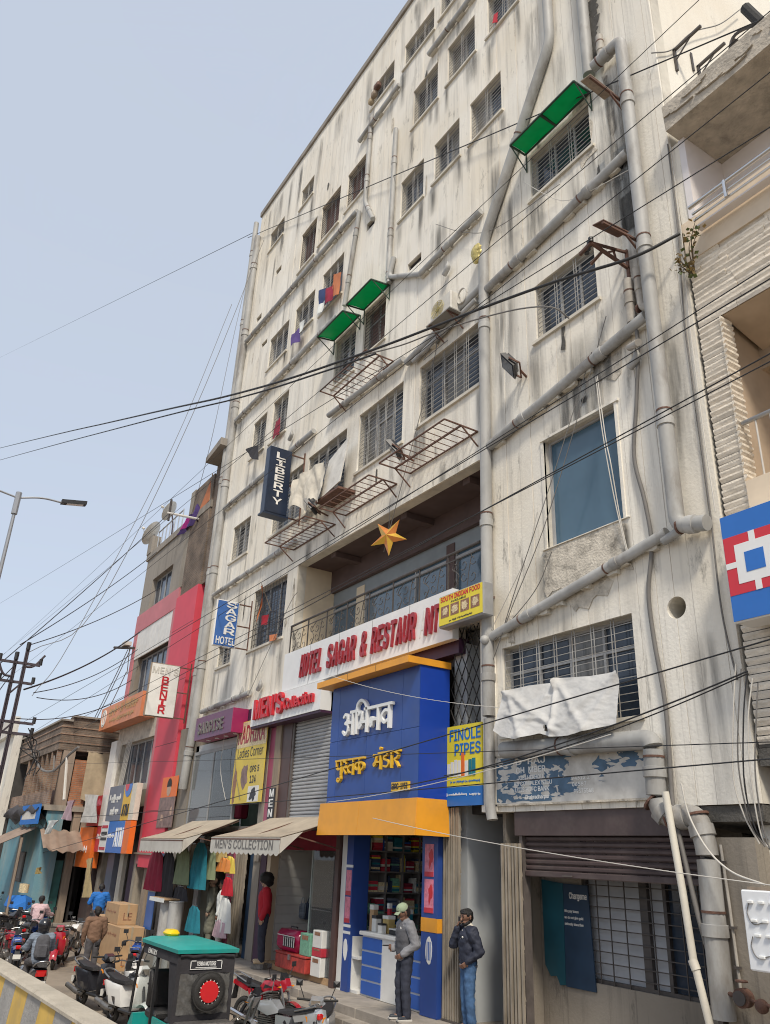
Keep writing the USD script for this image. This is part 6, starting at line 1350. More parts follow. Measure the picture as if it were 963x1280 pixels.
# ---------------------------------------------------------------- pink building, left of the hotel
def brickwork(name, c1, c2, mortar, sx=1.0):
    LOOK[name] = usdkit.material(stage, "/World/Looks/" + name, {"g": ("geometry", {}), "x": ("separate_xyz", {}), "s": ("math", {"math_type": "add"}), "cb": ("combine_xyz", {}),
        "b": ("brick_texture", {"color1": c1, "color2": c2, "mortar": mortar, "scale": 1.0, "brick_width": .23, "row_height": .078, "mortar_size": .012, "mortar_smooth": .2}),
        "n": ("noise_texture", {"scale": 1.6, "detail": 6.0}), "r": ("map_range", {"from_min": .3, "from_max": .7, "to_min": .55, "to_max": 1.25}), "m": ("mix_color", {"blend_type": "multiply", "fac": 1.0, "use_clamp": False}), "bp": ("bump", {"strength": .7, "distance": .015, "invert": True}), "p": ("principled_bsdf", {"roughness": .92})},
        [("g.position", "x.vector"), ("x.x", "s.value1"), ("x.y", "s.value2"), ("s.value", "cb.x"), ("x.z", "cb.y"), ("cb.vector", "b.vector"), ("g.position", "n.vector"), ("n.fac", "r.value"), ("b.color", "m.a"), ("r.result", "m.b"), ("m.result", "p.base_color"), ("b.fac", "bp.height"), ("bp.normal", "p.normal")], surface="p.BSDF")
brickwork("old_brick", (.30, .19, .13), (.22, .13, .09), (.27, .225, .18)); brickwork("bright_brick", (.42, .17, .08), (.34, .13, .06), (.30, .2, .14)); brickwork("brown_brick", (.19, .135, .098), (.135, .10, .078), (.18, .15, .122))
PB = thing("pink_building", "pink and red fronted shop building with white panels and bare grey top storey", "building", (-32, 0, 0))
part(PB, "body", MB().box(-35.7, -27.72, .45, 10, 0, 15.3), "grey_render")
top = sbox(-35.7, 12.78, -30.0, 15.45).difference(sbox(-34.35, 12.85, -31.6, 14.2)); part(PB, "upper_wall", MB().prism(top, -.0, .44), "grey_render"); part(PB, "roof_parapet", MB().box(-35.8, -27.7, -.06, .3, 15.45, 15.75), "grey_render"); part(PB, "corner_pier", MB().box(-35.8, -35.2, -.09, .3, 15.75, 16.6), "grey_render")
part(PB, "brick_pier", MB().box(-29.9, -27.74, -.04, .44, 12.3, 16.9), "brown_brick"); part(PB, "render_strip", MB().box(-30.4, -29.905, -.03, .44, 12.78, 17.0), "stained_plaster"); part(PB, "pier_base", MB().box(-27.73, -26.65, .02, .44, 12.3, 17.2), "brown_brick")
def simple_window(P_, x0, x1, z0, z1, n, mat="window_glass", fr="window_frame", y=.0, name="window"):
    f = MB().box(x0, x1, y + .2, y + .28, z0, z0 + .07).box(x0, x1, y + .2, y + .28, z1 - .07, z1)
    for i in range(n + 1): xx = x0 + (x1 - x0) * i / n; f.box(xx - .035, xx + .035, y + .197, y + .283, z0, z1)
    w_ = part(P_, name, f, fr)
    for i in range(n): part(w_, "pane", MB().box(x0 + (x1 - x0) * i / n + .035, x0 + (x1 - x0) * (i + 1) / n - .035, y + .23, y + .25, z0 + .07, z1 - .07), mat)
    return w_
simple_window(PB, -34.35, -31.6, 12.85, 14.2, 4, "window_glass")
part(PB, "pink_band", MB().box(-35.7, -30.1, -.06, .44, 11.95, 12.779), "pink_paint"); part(PB, "pink_edge", MB().box(-35.7, -35.25, -.05, .44, 8.8, 11.949), "pink_paint"); part(PB, "pink_return", MB().box(-30.5, -30.1, -.055, .44, 2.7, 11.949), "pink_paint")
part(PB, "red_pier", MB().box(-30.099, -27.73, -.1, .44, 2.6, 12.299), "red_paint")
for z in (4.4, 6.6, 8.8, 10.9): part(PB, "panel_joint", MB().box(-30.09, -27.74, -.103, -.1, z, z + .015), "dark_joint")
for i in range(9): x0 = -35.24 + i * .527; part(PB, "white_panel", MB().box(x0 + .012, x0 + .515, -.03, .02, 10.72, 11.945), "acm_panel_white")
part(PB, "panel_backing", MB().box(-35.25, -30.5, .021, .3, 10.72, 11.945), "dark_joint"); simple_window(PB, -34.7, -30.5, 9.0, 10.7, 6); part(PB, "white_reveal", MB().box(-35.25, -34.7, .0, .44, 8.85, 10.72), "stained_plaster"); part(PB, "sill", MB().box(-35.3, -30.5, -.1, .44, 8.82, 8.98), "slab_concrete")
t = thing("orange_sign", "faded orange sign board with pale lettering on the pink building", "sign", (-33.8, 0, 7.78)); part(t, "board", MB().box(-36.8, -30.9, -.62, -.05, 7.78, 8.72), "orange_acm"); part(t, "lettering", marks(-35.4, -31.3, 8.25, 8.6, -.62, 5, .02), "card_box"); part(t, "lettering", marks(-35.2, -31.8, 7.95, 8.12, -.62, 6, .02), "card_box"); part(t, "monogram", MB().prism(Point(-36.2, 8.25).buffer(.36).difference(Point(-36.2, 8.25).buffer(.26)), -.64, -.6201), "paper_white"); part(t, "monogram", MB().box(-36.25, -36.15, -.64, -.6205, 7.95, 8.55), "paper_white")
part(PB, "lower_wall", MB().prism(sbox(-35.7, 5.2, -30.5, 8.8).difference(sbox(-35.0, 5.4, -30.6, 7.1)), .0, .44), "slab_concrete"); simple_window(PB, -35.0, -30.6, 5.4, 7.1, 5); part(PB, "window_post", MB().box(-36.1, -35.2, -.15, .1, 4.9, 7.3), "sign_white")
g = MB(); [g.bar((-34.2 + i * .18, -.1, 5.3), (-33.8 + i * .2, -.1, 7.2), .03) for i in range(4)]; part(PB, "loose_bars", g, "cable_white", kind="stuff")
t = thing("red_shop_sign", "red sign with two bands of pale lettering left of the bank signs", "sign", (-35.6, -.3, 3.9)); part(t, "board", MB().box(-36.9, -35.0, -.42, -.2, 3.95, 5.1), "letter_bright_red"); part(t, "white_flank", MB().box(-34.999, -34.35, -.42, -.2, 3.95, 5.1), "sign_white")
for z, h in ((4.72, .26), (4.1, .3)):
    for i in range(7): part(t, "lettering", MB().box(-36.7 + i * .24, -36.53 + i * .24, -.43, -.4205, z, z + h * (.7 + .3 * ((i * 7) % 3) / 2)), "poster_pink")
t = thing("bank_name_sign", "grey and yellow bank sign with the word ATM and a blue-red quarter disc", "sign", (-32, -.4, 4.1)); part(t, "grey_board", MB().box(-33.75, -31.75, -.5, -.3, 4.1, 5.35), "atm_grey"); part(t, "yellow_board", MB().box(-31.749, -30.75, -.5, -.3, 4.1, 5.35), "letter_yellow"); part(t, "cream_board", MB().box(-30.749, -30.2, -.5, -.3, 4.1, 5.35), "cloth_cream")
part(t, "emblem", MB().prism(Point(-31.2, 5.35).buffer(.45, 10).intersection(sbox(-31.749, 4.2, -30.75, 5.35)), -.51, -.5005), "bank_blue"); part(t, "emblem", MB().prism(Point(-31.35, 5.35).buffer(.24, 10).intersection(sbox(-31.749, 4.2, -30.75, 5.35)), -.515, -.5105), "bank_red"); part(t, "lettering", text_on("ATM", -31.6, -30.85, 4.25, 4.65, -.5, .02), "letter_dark"); part(t, "lettering", marks(-33.5, -31.95, 4.75, 5.05, -.5, 7, .02), "paper_white"); part(t, "lettering", marks(-33.2, -32.1, 4.3, 4.6, -.5, 8, .02), "paper_white")
t = thing("atm_sign", "blue sign board with large white letters ATM and a white list strip", "sign", (-32, -.45, 3.0)); part(t, "list_strip", MB().box(-34.0, -33.0, -.52, -.32, 3.0, 4.08), "sign_white"); part(t, "blue_board", MB().box(-32.999, -30.9, -.52, -.32, 3.0, 4.08), "bank_blue"); part(t, "orange_end", MB().box(-30.899, -30.2, -.52, -.32, 3.0, 4.08), "orange_bright"); part(t, "lettering", text_on("ATM", -32.0, -30.95, 3.2, 3.85, -.52, .02), "letter_white"); part(t, "lettering", marks(-32.95, -32.1, 3.5, 3.65, -.52, 9, .02), "letter_white")
for i, (z, m) in enumerate(((3.85, "poster_red"), (3.62, "letter_dark"), (3.42, "letter_dark"), (3.08, "poster_red"))): part(t, "list_line", MB().box(-33.9, -33.1, -.53, -.5205, z, z + .1), m)
t = thing("red_wing_sign", "red side board beside the ATM sign", "sign", (-34.6, -.3, 3)); part(t, "board", MB().box(-35.1, -34.02, -.4, -.2, 3.0, 4.05), "letter_bright_red"); part(t, "lettering", marks(-34.9, -34.2, 3.4, 3.65, -.4, 11, .02), "letter_white")
t = thing("orange_shop_sign", "bright orange projecting shop board with cream edge over a shutter", "sign", (-36.5, -.5, 2.5)); part(t, "board", MB().box(-37.4, -35.2, -.5, -.15, 2.4, 3.9), "orange_bright"); part(t, "cream_edge", MB().box(-38.0, -37.401, -.5, -.15, 2.4, 3.9), "cloth_cream"); part(t, "lettering", marks(-36.9, -35.8, 2.95, 3.2, -.5, 10, .02), "letter_white")
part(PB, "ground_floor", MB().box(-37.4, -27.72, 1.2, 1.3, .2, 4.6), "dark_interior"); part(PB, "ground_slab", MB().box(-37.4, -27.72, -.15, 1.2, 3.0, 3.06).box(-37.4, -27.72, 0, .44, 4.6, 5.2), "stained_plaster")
for i, (x, w_, m) in enumerate(((-36.6, 1.3, "shutter_maroon"), (-35.4, .5, "gate_channel"), (-34.2, .9, "atm_grey"), (-33.0, .5, "cloth_cream"), (-31.8, .7, "dark_purple"), (-30.7, .3, "gate_channel"), (-29.6, .4, "wood_post"), (-28.6, .6, "dark_interior"))): part(PB, "shop_bay", MB().box(x - w_ / 2, x + w_ / 2, -.05 + .07 * i % .3, .3, .3, 3.0), m)
t = thing("at_panel", "dark blue upright panel with white letters AT beside the hanging dresses", "sign", (-29.0, -.5, 1)); a = rect((190, 1066), (204, 1116), -.5); part(t, "panel", MB().box(a[0], a[1], -.5, -.46, a[2], a[3]), "bag_blue"); part(t, "lettering", text_on("A", a[0] + .1, (a[0] + a[1]) / 2 - .02, a[3] - .75, a[3] - .15, -.5, .02), "letter_white"); part(t, "lettering", text_on("T", (a[0] + a[1]) / 2 + .02, a[1] - .1, a[3] - .75, a[3] - .15, -.5, .02), "letter_white"); part(t, "lettering", text_on("24h", a[0] + .2, a[1] - .2, a[2] + .1, a[2] + .3, -.5, .02), "letter_white"); part(t, "post", MB().box(a[0] + .05, a[0] + .12, -.46, -.4, .3, a[2]), "steel")
# roof clutter of the pink building
def dish(px, py, r, label, y=.1, aim=(-.5, -.7, .5)):
    c = onY(px, py, y); t = thing("satellite_dish", label, "satellite dish", c); d = np.array(aim) / np.linalg.norm(aim); s = np.cross(d, [0, 0, 1.]); s /= np.linalg.norm(s); u = np.cross(s, d)
    m = MB()
    P_ = np.array([[c + (s * math.cos(a) + u * math.sin(a)) * r * q + d * .25 * r * q * q for a in np.linspace(0, 2 * np.pi, 25)] for q in np.linspace(.02, 1, 6)]); part(t, "bowl", m.grid(P_, .02), "dish_white", smooth=True)
    part(t, "arm", MB().bar(c - u * r * .8 + d * .15 * r, c + d * r * 1.0, .035), "steel"); part(t, "receiver", MB().disc(c + d * r, d, .06, .12, 8), "cable_white"); part(t, "mast", MB().tube([c - d * .05, c - d * .2 - (0, 0, .5), c - d * .2 - (-.1, 0, 1.4)], .035, 6), "pole_steel")
dish(192, 668, .62, "white satellite dish at the left end of the pink building's roof"); dish(214, 640, .5, "small satellite dish beside the violet cloth on the pink building's roof", .3)
t = thing("violet_banner", "violet cloth with magenta figure draped on the roof railing of the pink building", "banner", onY(238, 655, 0)); A, B, C, D_ = [onY(p[0], p[1], -.08) for p in ((232, 655), (250, 630), (248, 650), (224, 670))]
P_ = np.array([[A + (B - A) * i / 9 + (D_ - A + ((C - B) - (D_ - A)) * i / 9) * j / 7 + np.array([0, .12 * math.sin(i * 1.3 + j * .7), 0]) for j in range(8)] for i in range(10)]); part(t, "cloth", MB().grid(P_, .01), "cloth_violet", smooth=True); part(t, "figure", MB().grid(P_[1:5, 1:6] - (0, .03, 0), .008), "cloth_magenta", smooth=True)
t = thing("saffron_pennant", "tall saffron pennant rising from the brick pier of the pink building", "flag", onY(258, 640, 0)); p = [onY(*q, -.05) for q in ((263.5, 601), (262, 625), (248, 640))]; part(t, "cloth", MB().hull([p[0], p[1], p[2], p[0] + (0, .04, 0), p[1] + (0, .04, 0), p[2] + (0, .04, 0)]), "cloth_saffron"); part(t, "stick", MB().tube([p[0] + (.05, .02, .3), p[1] + (.15, .02, -1.2)], .02, 6), "wood_post")
t = thing("lamp_arm", "pale horizontal arm with small fitting above the pink building", "lamp arm", onY(228, 645, -.4)); part(t, "arm", MB().tube([onY(249, 649, -.05), onY(210, 641, -.9)], .05, 8), "cable_white"); part(t, "fitting", MB().tube([onY(212, 641, -.85) + (0, 0, -.35), onY(212, 641, -.85) + (0, 0, .6)], .05, 6), "grille_dark")
g = MB(); [g.tube([(-34.9 + i * .55, .1, 15.75), (-34.9 + i * .55, .1, 16.75)], .025, 5) for i in range(7)]; g.tube([(-34.9, .1, 16.7), (-31.6, .1, 16.7)], .03, 5); part(PB, "roof_railing", g, "steel")
q = onY(158, 809, -.3); t = thing("bracket_lamp", "small lamp on a dark arm at the pink building's left edge", "lamp", q); part(t, "arm", MB().tube([q + (-.9, -.3, .1), q + (.5, .2, -.1)], .06, 6), "grille_dark"); part(t, "head", MB().hull([q + (dx, dy, dz) for dx in (-.3, .25) for dy in (-.15, .15) for dz in (.05, .22)]), "cable_white"); part(t, "stay", MB().tube([q + (.2, .1, -.05), q + (.1, .2, -1.2)], .02, 5), "cable_grey")

# ---------------------------------------------------------------- old brown house with overhanging upper storey
OB = thing("old_brown_house", "old brown brick house with overhanging parapet, open upper verandah and blue-washed ground floor", "building", (-43, -1, 0))
ox, oy = -37.5, -2.0; ol = -46.5
part(OB, "body", MB().box(ol, ox - .05, 1.2, 9, 0, 7.2), "brown_brick"); part(OB, "parapet", MB().box(ol, ox, oy, oy + .35, 6.95, 8.15).box(ox - .35, ox, oy + .351, 4, 6.95, 8.35), "brown_brick"); part(OB, "parapet_cap", MB().box(ol - .1, ox + .1, oy - .1, oy + .4, 8.151, 8.23).box(ox - .4, ox + .1, oy + .401, 4, 8.351, 8.43), "grey_render")
for z in (7.25, 7.6, 7.9): part(OB, "parapet_moulding", MB().box(ol - .03, ox + .03, oy - .03, oy, z, z + .07).box(ox, ox + .03, oy + .001, 4, z, z + .07), "old_brick")
part(OB, "verandah_ceiling", MB().box(ol, ox - .36, oy + .36, 1.2, 6.8, 6.949), "dark_interior"); part(OB, "verandah_floor", MB().hull([(x, y, z) for x in (ol, ox + .1) for y in (oy - .15, 1.2) for z in (4.5, 4.72)]), "stained_plaster"); part(OB, "verandah_wall", MB().box(ol, ox - .3, .6, 1.2, 4.7, 6.8), "old_brown_wall")
part(OB, "verandah_rail", MB().box(ol, ox, oy - .02, oy + .1, 4.73, 5.3), "old_brick")
for i in range(7): x = ox - .15 - i * 1.05; part(OB, "verandah_post", MB().box(x - .08, x + .08, oy + .02, oy + .2, 5.3, 6.95), "old_brick")
for i in range(6): x = ox - .7 - i * 1.05; part(OB, "verandah_screen", MB().box(x - .42, x + .42, oy + .9, oy + .94, 4.73, 6.4), "brown_shutter")
sw = sbox(-9, 0, -8, 1)
part(OB, "side_wall", MB().box(ox - .29, ox - .005, -.5, .0, 3.4, 4.5), "old_brown_wall"); part(OB, "brick_infill", MB().box(ox - .2, ox + .01, -1.2, -.55, 4.72, 6.6), "bright_brick"); part(OB, "side_pier", MB().box(ox - .25, ox + .03, -.5, -.2, 4.72, 6.94), "old_brown_wall"); part(OB, "side_pier", MB().box(ox - .25, ox + .03, -1.75, -1.25, 4.72, 6.94), "old_brown_wall")
t = thing("sack_screen", "large tan sackcloth sheet hung on the verandah next to the pink building", "cloth screen", (-37, -.6, 4.7)); P_ = np.array([[(-37.35 + .25 * i / 9, -.75 + .95 * i / 9 + .05 * math.sin(i * 1.7), 6.95 - 1.95 * j / 9 + .06 * math.sin(i + j)) for j in range(10)] for i in range(10)]); part(t, "cloth", MB().grid(P_, .012), "sack_cloth", smooth=True); part(t, "rod", MB().bar((-37.4, -.8, 6.97), (-37.05, .25, 6.97), .05), "wood_post")
part(OB, "ground_front", MB().box(ol, ox - .301, oy + .05, oy + .3, 0, 4.49), "blue_distemper"); part(OB, "ground_side", MB().box(ox - .3, ox, oy + .05, -1.25, 0, 4.49), "blue_distemper"); part(OB, "side_pier", MB().box(ox - .25, ox + .02, -.85, -.55, 0, 4.49), "wood_post"); part(OB, "side_recess", MB().box(ox - 1.6, ox - 1.5, -1.25, .2, 0, 4.49), "dark_interior"); part(OB, "door", MB().box(ox - .2, ox - .15, -1.24, -.9, .2, 2.6), "door_green"); part(OB, "shop_recess", MB().box(-42.2, ox - .31, -.4, -.3, .2, 4.49), "dark_interior"); part(OB, "shop_post", MB().box(-42.2, -41.9, oy, oy + .3, 0, 4.49), "wood_post"); part(OB, "door", MB().box(-40.6, -39.0, -1.0, -.9, .2, 2.9), "door_green")
t = thing("brown_tarp_awning", "sagging brown tarpaulin awning over the dark shop", "awning", (-40, -2.6, 2.9)); P_ = np.array([[(-42.3 + 4.2 * i / 13, oy - .05 - 1.7 * j / 7, 3.85 - .85 * j / 7 - .14 * math.sin(np.pi * i / 13) * j / 7 + .05 * math.sin(i * 1.9)) for j in range(8)] for i in range(14)]); part(t, "tarp", MB().grid(P_, .012), "tarp_brown", smooth=True); P_ = np.array([[(ox + .05 + 1.3 * j / 7, -2.1 + 1.7 * i / 13, 3.75 - .7 * j / 7 - .12 * math.sin(np.pi * i / 13) * j / 7 + .05 * math.sin(i * 1.9)) for j in range(8)] for i in range(14)]); part(t, "tarp", MB().grid(P_, .012), "tarp_brown", smooth=True); part(t, "pole", MB().tube([(-42.2, oy - 1.7, .1), (-42.2, oy - 1.7, 3.0)], .035, 6), "wood_post"); part(t, "pole", MB().tube([(-38.2, oy - 1.7, .1), (-38.2, oy - 1.7, 3.0)], .035, 6), "wood_post")
t = thing("black_tarp", "bunched black tarpaulin and cables along the ledge over the old shops", "tarpaulin", (-41, -2.2, 4)); P_ = np.array([[(-45.5 + 8.2 * i / 19, oy - .15 - .25 * math.sin(j * .9), 4.75 - .85 * j / 6 - .12 * math.sin(i * 1.1 + j)) for j in range(7)] for i in range(20)]); part(t, "tarp", MB().grid(P_, .02), "tarp_black", smooth=True)
a = onX(17, 1020, -45.0)
t = thing("blue_hung_board", "small bright blue board hung under the old house's ledge", "sign", (-43, -2.4, 3.9)); A, B = onY(30, 1008, oy - .3), onY(47, 1030, oy - .3); part(t, "board", MB().box(A[0], B[0], oy - .34, oy - .28, B[2], A[2]), "shirt_blue"); part(t, "print", MB().box(A[0] + .3, B[0] - .6, oy - .345, oy - .3405, B[2] + .2, A[2] - .25), "cable_white")
def rag(name, label, mat, pts, y, cat="cloth"):
    q = [onY(p[0], p[1], y) for p in pts]; P_ = np.array([[(q[0] + (q[1] - q[0]) * i / 7) * (1 - j / 7) + (q[3] + (q[2] - q[3]) * i / 7) * j / 7 + np.array([0, .06 * math.sin(i * 1.4 + j * .6), 0]) for j in range(8)] for i in range(8)]); solo(name, MB().grid(P_, .01), mat, label, cat, smooth=True)
rag("white_rag", "white rag on the old house ledge shaped like a bent strip", "cloth_white", [(60, 1026), (74, 1025), (61, 1042), (57, 1043)], oy - .5)
rag("white_sheet", "white cloth with dark folds hanging on the old house front", "cloth_pinkish", [(84, 1002), (94, 1000), (87, 1026), (78, 1024)], oy - .3)
rag("peeled_poster", "grey-white peeling sheet on the wall beside the red shop sign", "peeling_board", [(106, 993), (124, 994), (119, 1029), (102, 1028)], -.7, "sheet")
rag("sand_sheet", "mustard cloth bundle hanging beside the brown shutter", "sand_cloth", [(108, 1075), (116, 1072), (113, 1122), (104, 1122)], -1.2)
rag("yellow_garland", "small yellow bundle hanging by the blue wall", "cloth_yellow", [(45, 1086), (51, 1084), (50, 1092), (45, 1093)], oy - 1.0)
for px, l_ in ((13, "pale shop pole at the far left"), ):
    q = onY(px, 1120, oy - 1.0); solo("shop_pole", MB().tube([(q[0], q[1], 0), (q[0], q[1], 3.4)], .05, 6), "wood_post", l_, "pole")
q = onY(22, 1083, oy - .05); t = thing("blue_house_window", "rounded grey double window plate on the blue wall", "window", q); part(t, "frame", MB().rbox(q[0] - .9, q[0] + .9, oy - .02, oy + .06, q[2] - .6, q[2] + .6, .1), "grille_dark"); part(t, "pane", MB().box(q[0] - .75, q[0] - .08, oy - .03, oy - .021, q[2] - .45, q[2] + .45), "cable_grey"); part(t, "pane", MB().box(q[0] + .08, q[0] + .75, oy - .03, oy - .021, q[2] - .45, q[2] + .45), "cable_grey")
t = thing("hanging_cable_loop", "thick pale slack cable looped under the old house's parapet", "cable", (-41, -2.3, 6)); part(t, "cable", MB().tube(polyline([onY(*p, oy - .25) for p in ((40, 938), (46, 953), (54, 963), (66, 964), (76, 956), (84, 946), (98, 934))], 6), .05, 6), "cable_grey"); part(t, "drop", MB().tube([onY(68, 945, oy - .25), onY(67, 962, oy - .25)], .03, 5), "cable_grey"); part(t, "drop", MB().tube([onY(84, 946, oy - .25), onY(80, 1000, oy - .25)], .05, 5), "cable_white")
# pale houses further down the street
WH = thing("pale_house", "pale plastered house with canopy and arched openings beyond the old brown house", "building", (-54, -2, 0))
wall = sbox(-64, 0, -46.6, 8.4).difference(unary_union([sbox(-50.2, 4.4, -48.6, 6.3), sbox(-53.2, 4.4, -51.6, 6.3), sbox(-57, 4.4, -55, 6.3), sbox(-51, .3, -48, 2.8), sbox(-55.5, .3, -52.5, 2.8)]))
part(WH, "wall", MB().prism(wall, -2.5, -2.1), "far_plaster"); part(WH, "body", MB().box(-64, -46.6, -2.09, 8, 0, 8.38), "dark_interior"); part(WH, "parapet", MB().box(-64, -46.55, -2.7, -2.4, 8.4, 9.3), "far_plaster"); part(WH, "canopy", MB().hull([(-51.4, -2.45, 6.5), (-47.6, -2.45, 6.5), (-51.4, -3.9, 6.7), (-47.6, -3.9, 6.7), (-49.5, -3.9, 7.1), (-49.5, -2.45, 7.1)]), "far_plaster"); part(WH, "pillar", MB().box(-51.5, -51.1, -2.75, -2.5, 3.2, 6.5), "far_plaster"); part(WH, "pillar", MB().box(-47.9, -47.5, -2.75, -2.5, 3.2, 6.5), "far_plaster"); part(WH, "ledge", MB().box(-64, -46.55, -3.0, -2.5, 3.1, 3.35), "stained_plaster"); part(WH, "shop_door", MB().box(-51, -48, -2.3, -2.2, .3, 2.8), "blue_distemper")
FH = thing("far_house", "hazy far house at the end of the street row", "building", (-80, 0, 0)); part(FH, "wall", MB().box(-95, -64.5, -3.0, 8, 0, 8.0), "far_plaster"); part(FH, "roof", MB().box(-95.3, -64.2, -3.4, 8, 8.01, 8.3), "grey_render")
for i in range(6): part(FH, "window", MB().box(-92 + i * 4.6, -90 + i * 4.6, -3.04, -3.001, 4.5, 6.3), "window_glass")

# ---------------------------------------------------------------- striped parapet of the ramp where the photographer stands
dirx = np.array([1.0, .042, 0]); p0 = np.array([-9.13, -7.67, 0]); zt = 2.2
BR = thing("road_barrier", "concrete road parapet painted in slanting yellow and grey stripes, tan top", "barrier", (-7, -7.7, 0))
def brp(s, off, z): return p0 + dirx * s + np.array([.042 * off, -off, 0]) + (0, 0, z)
for i in range(24):
    s0, s1 = -22 + i * 1.6, -22 + (i + 1) * 1.6 - .008
    part(BR, "coping", MB().hull([brp(s, o, z) for s in (s0, s1) for o, z in ((0, zt), (.15, zt), (-.015, zt - .015), (.165, zt - .015), (-.015, zt - .035), (.165, zt - .035))]), "barrier_top")
part(BR, "core", MB().hull([brp(s, o, z) for s in (-22, 16.4) for o in (.02, .13) for z in (.0, zt - .036)]), "barrier_grey")
wst = .40
for i in range(84):
    s0 = -20 + i * wst; lean = .16
    part(BR, "painted_stripe", MB().hull([brp(s0 + .003 - lean, .145, 1.2), brp(s0 + wst - .003 - lean, .145, 1.2), brp(s0 + .003 + lean, .145, zt - .038), brp(s0 + wst - .003 + lean, .145, zt - .038), brp(s0 + .003 - lean, .131, 1.2), brp(s0 + wst - .003 - lean, .131, 1.2), brp(s0 + .003 + lean, .131, zt - .038), brp(s0 + wst - .003 + lean, .131, zt - .038)]), "barrier_yellow" if i % 2 else "barrier_grey")
b = MB().hull([(x, y, z) for x in (-40, 30) for y, z in ((-16, 0), (-16, 1.25), (-8.3 + .0, 1.25), (-8.3, 0))]); setting("ramp_road", b, "road_dust", label="raised roadway behind the striped parapet", cat="road")
b = MB().box(-40, 30, -8.31, -7.9, .0, 1.19); setting("ramp_edge", b, "barrier_grey", label="concrete edge under the striped parapet", cat="ramp edge")

# ---------------------------------------------------------------- poles
def rail_pole():
    t = thing("electric_pole", "dark double-rail steel electric pole with cross-arms and insulators at far left", "utility pole", (-25, -6.0, 0))
    T1, T2 = onX(35, 812, -25), onX(20, 824, -25.0)
    for T in (T1, T2):
        x, y, z = T; part(t, "rail", MB().box(x - .07, x + .07, y - .045, y - .03, 0, z).box(x - .07, x + .07, y + .03, y + .045, 0, z).box(x - .015, x + .015, y - .03, y + .03, 0, z), "pole_steel")
    m = (T1 + T2) / 2
    for dz, half in ((-.25, .55), (-.8, .45), (-1.9, .7), (-2.2, .7)):
        a = m + (0, -half, dz); c = m + (0, half, dz + .0); part(t, "cross_arm", MB().bar(a, c, .07), "pole_steel")
        for e in (a, c): part(t, "insulator", MB().disc(e + (0, 0, .1), (0, 0, 1), .05, .18, 8), "black_plastic")
    for T in (T1, T2): part(t, "insulator", MB().disc(T + (0, 0, .1), (0, 0, 1), .06, .22, 8), "black_plastic"); part(t, "curved_arm", MB().tube(polyline([T + (0, 0, -.5), T + (0, .25 if T is T1 else -.25, -.45), T + (0, .5 if T is T1 else -.45, -.1)], 5), .035, 6), "pole_steel")
    for k in range(5): part(t, "tie_plate", MB().bar(T1 + (0, 0, -1.0 - 1.1 * k), T2 + (0, 0, -1.0 - 1.1 * k), .05), "pole_steel")
    q = m + (0, .6, -2.2); rg = np.random.default_rng(2)
    for k in range(5): part(t, "wire_loop", MB().tube(polyline([q + rg.normal(0, .12, 3) + (0, .1 * j, -.25 * j) for j in range(5)], 5), .015, 5), "cable_black")
    return m
PM = rail_pole()
t = thing("street_lamp", "slender grey street lamp post with two outreach arms at the left edge", "street lamp", (-28, -6.7, 0)); T = onX(22, 624, -28); E = onX(80, 629, -28); part(t, "post", MB().tube([(T[0], T[1], 0), (T[0], T[1], T[2] - 1.2), T], [.085, .06, .05], 10), "lamp_post_grey", smooth=40); part(t, "sleeve", MB().tube([T + (0, 0, -.55), T + (0, 0, .25)], .1, 10), "lamp_post_grey"); part(t, "arm", MB().tube(polyline([T + (0, 0, .05), (T + E) / 2 + (0, 0, .12), E], 6), .035, 8), "lamp_post_grey"); F_ = 2 * T - E; part(t, "arm", MB().tube(polyline([T + (0, 0, .05), (T + F_) / 2 + (0, 0, .3), F_ + (0, 0, .55)], 6), .035, 8), "lamp_post_grey")
d = (E - T) / np.linalg.norm(E - T); part(t, "lamp_head", MB().hull([E + d * s + np.array([w_, 0, z]) for s in (-.1, .75) for w_ in (-.13, .13) for z in (-.02, .11)]), "black_plastic"); part(t, "lens", MB().hull([E + d * s + np.array([w_, 0, z]) for s in (.1, .65) for w_ in (-.09, .09) for z in (-.035, -.021)]), "led_white")

# ---------------------------------------------------------------- cartons
def carton(label, x0, x1, y0, y1, z0, z1, mk):
    t = thing("carton", label, "box", ((x0 + x1) / 2, (y0 + y1) / 2, z0)); part(t, "box", MB().rbox(x0, x1, y0, y1, z0, z1, .01), "card_box"); part(t, "tape", MB().box(x0 - .003, x1 + .003, (y0 + y1) / 2 - .03, (y0 + y1) / 2 + .03, z0 + (z1 - z0) * .4, z1 + .003), "sack_cloth")
    part(t, "print", marks(x0 + .1, x1 - .3, z1 - .28, z1 - .18, y0, len(mk)), "food_brown"); part(t, "print", text_side("LE", y0 + .15, y0 + .4, z0 + .12, z0 + .32, x1, .003), "food_brown")
def cart_px(label, pa, pb, mk, y=-1.6, d=.75):
    a = rect(pa, pb, y); carton(label, a[0], a[1], y, y + d, a[2], a[3], mk); return a
u = rect((134, 1127), (147, 1152), -1.6); w_ = rect((137, 1154), (152, 1183), -1.6); l_ = rect((121, 1143), (133, 1160), -1.6)
carton("large brown carton on top of the carton pile", u[0], u[1], -1.6, -1.05, w_[3] + .004, u[3], "FRAGILE BOX"); carton("wide carton at the bottom right of the carton pile", w_[0], w_[1], -1.7, -1.0, .0, w_[3], "KEEP DRY"); carton("pale carton low at the left of the carton pile", l_[0] - .1, min(l_[1], w_[0] - .02), -1.6, -.85, l_[2], l_[3], "STANDARD"); carton("squat carton at the bottom of the carton pile under the pale one", l_[0] - .15, w_[0] - .02, -1.65, -.8, .0, l_[2] - .004, "THIS SIDE UP")

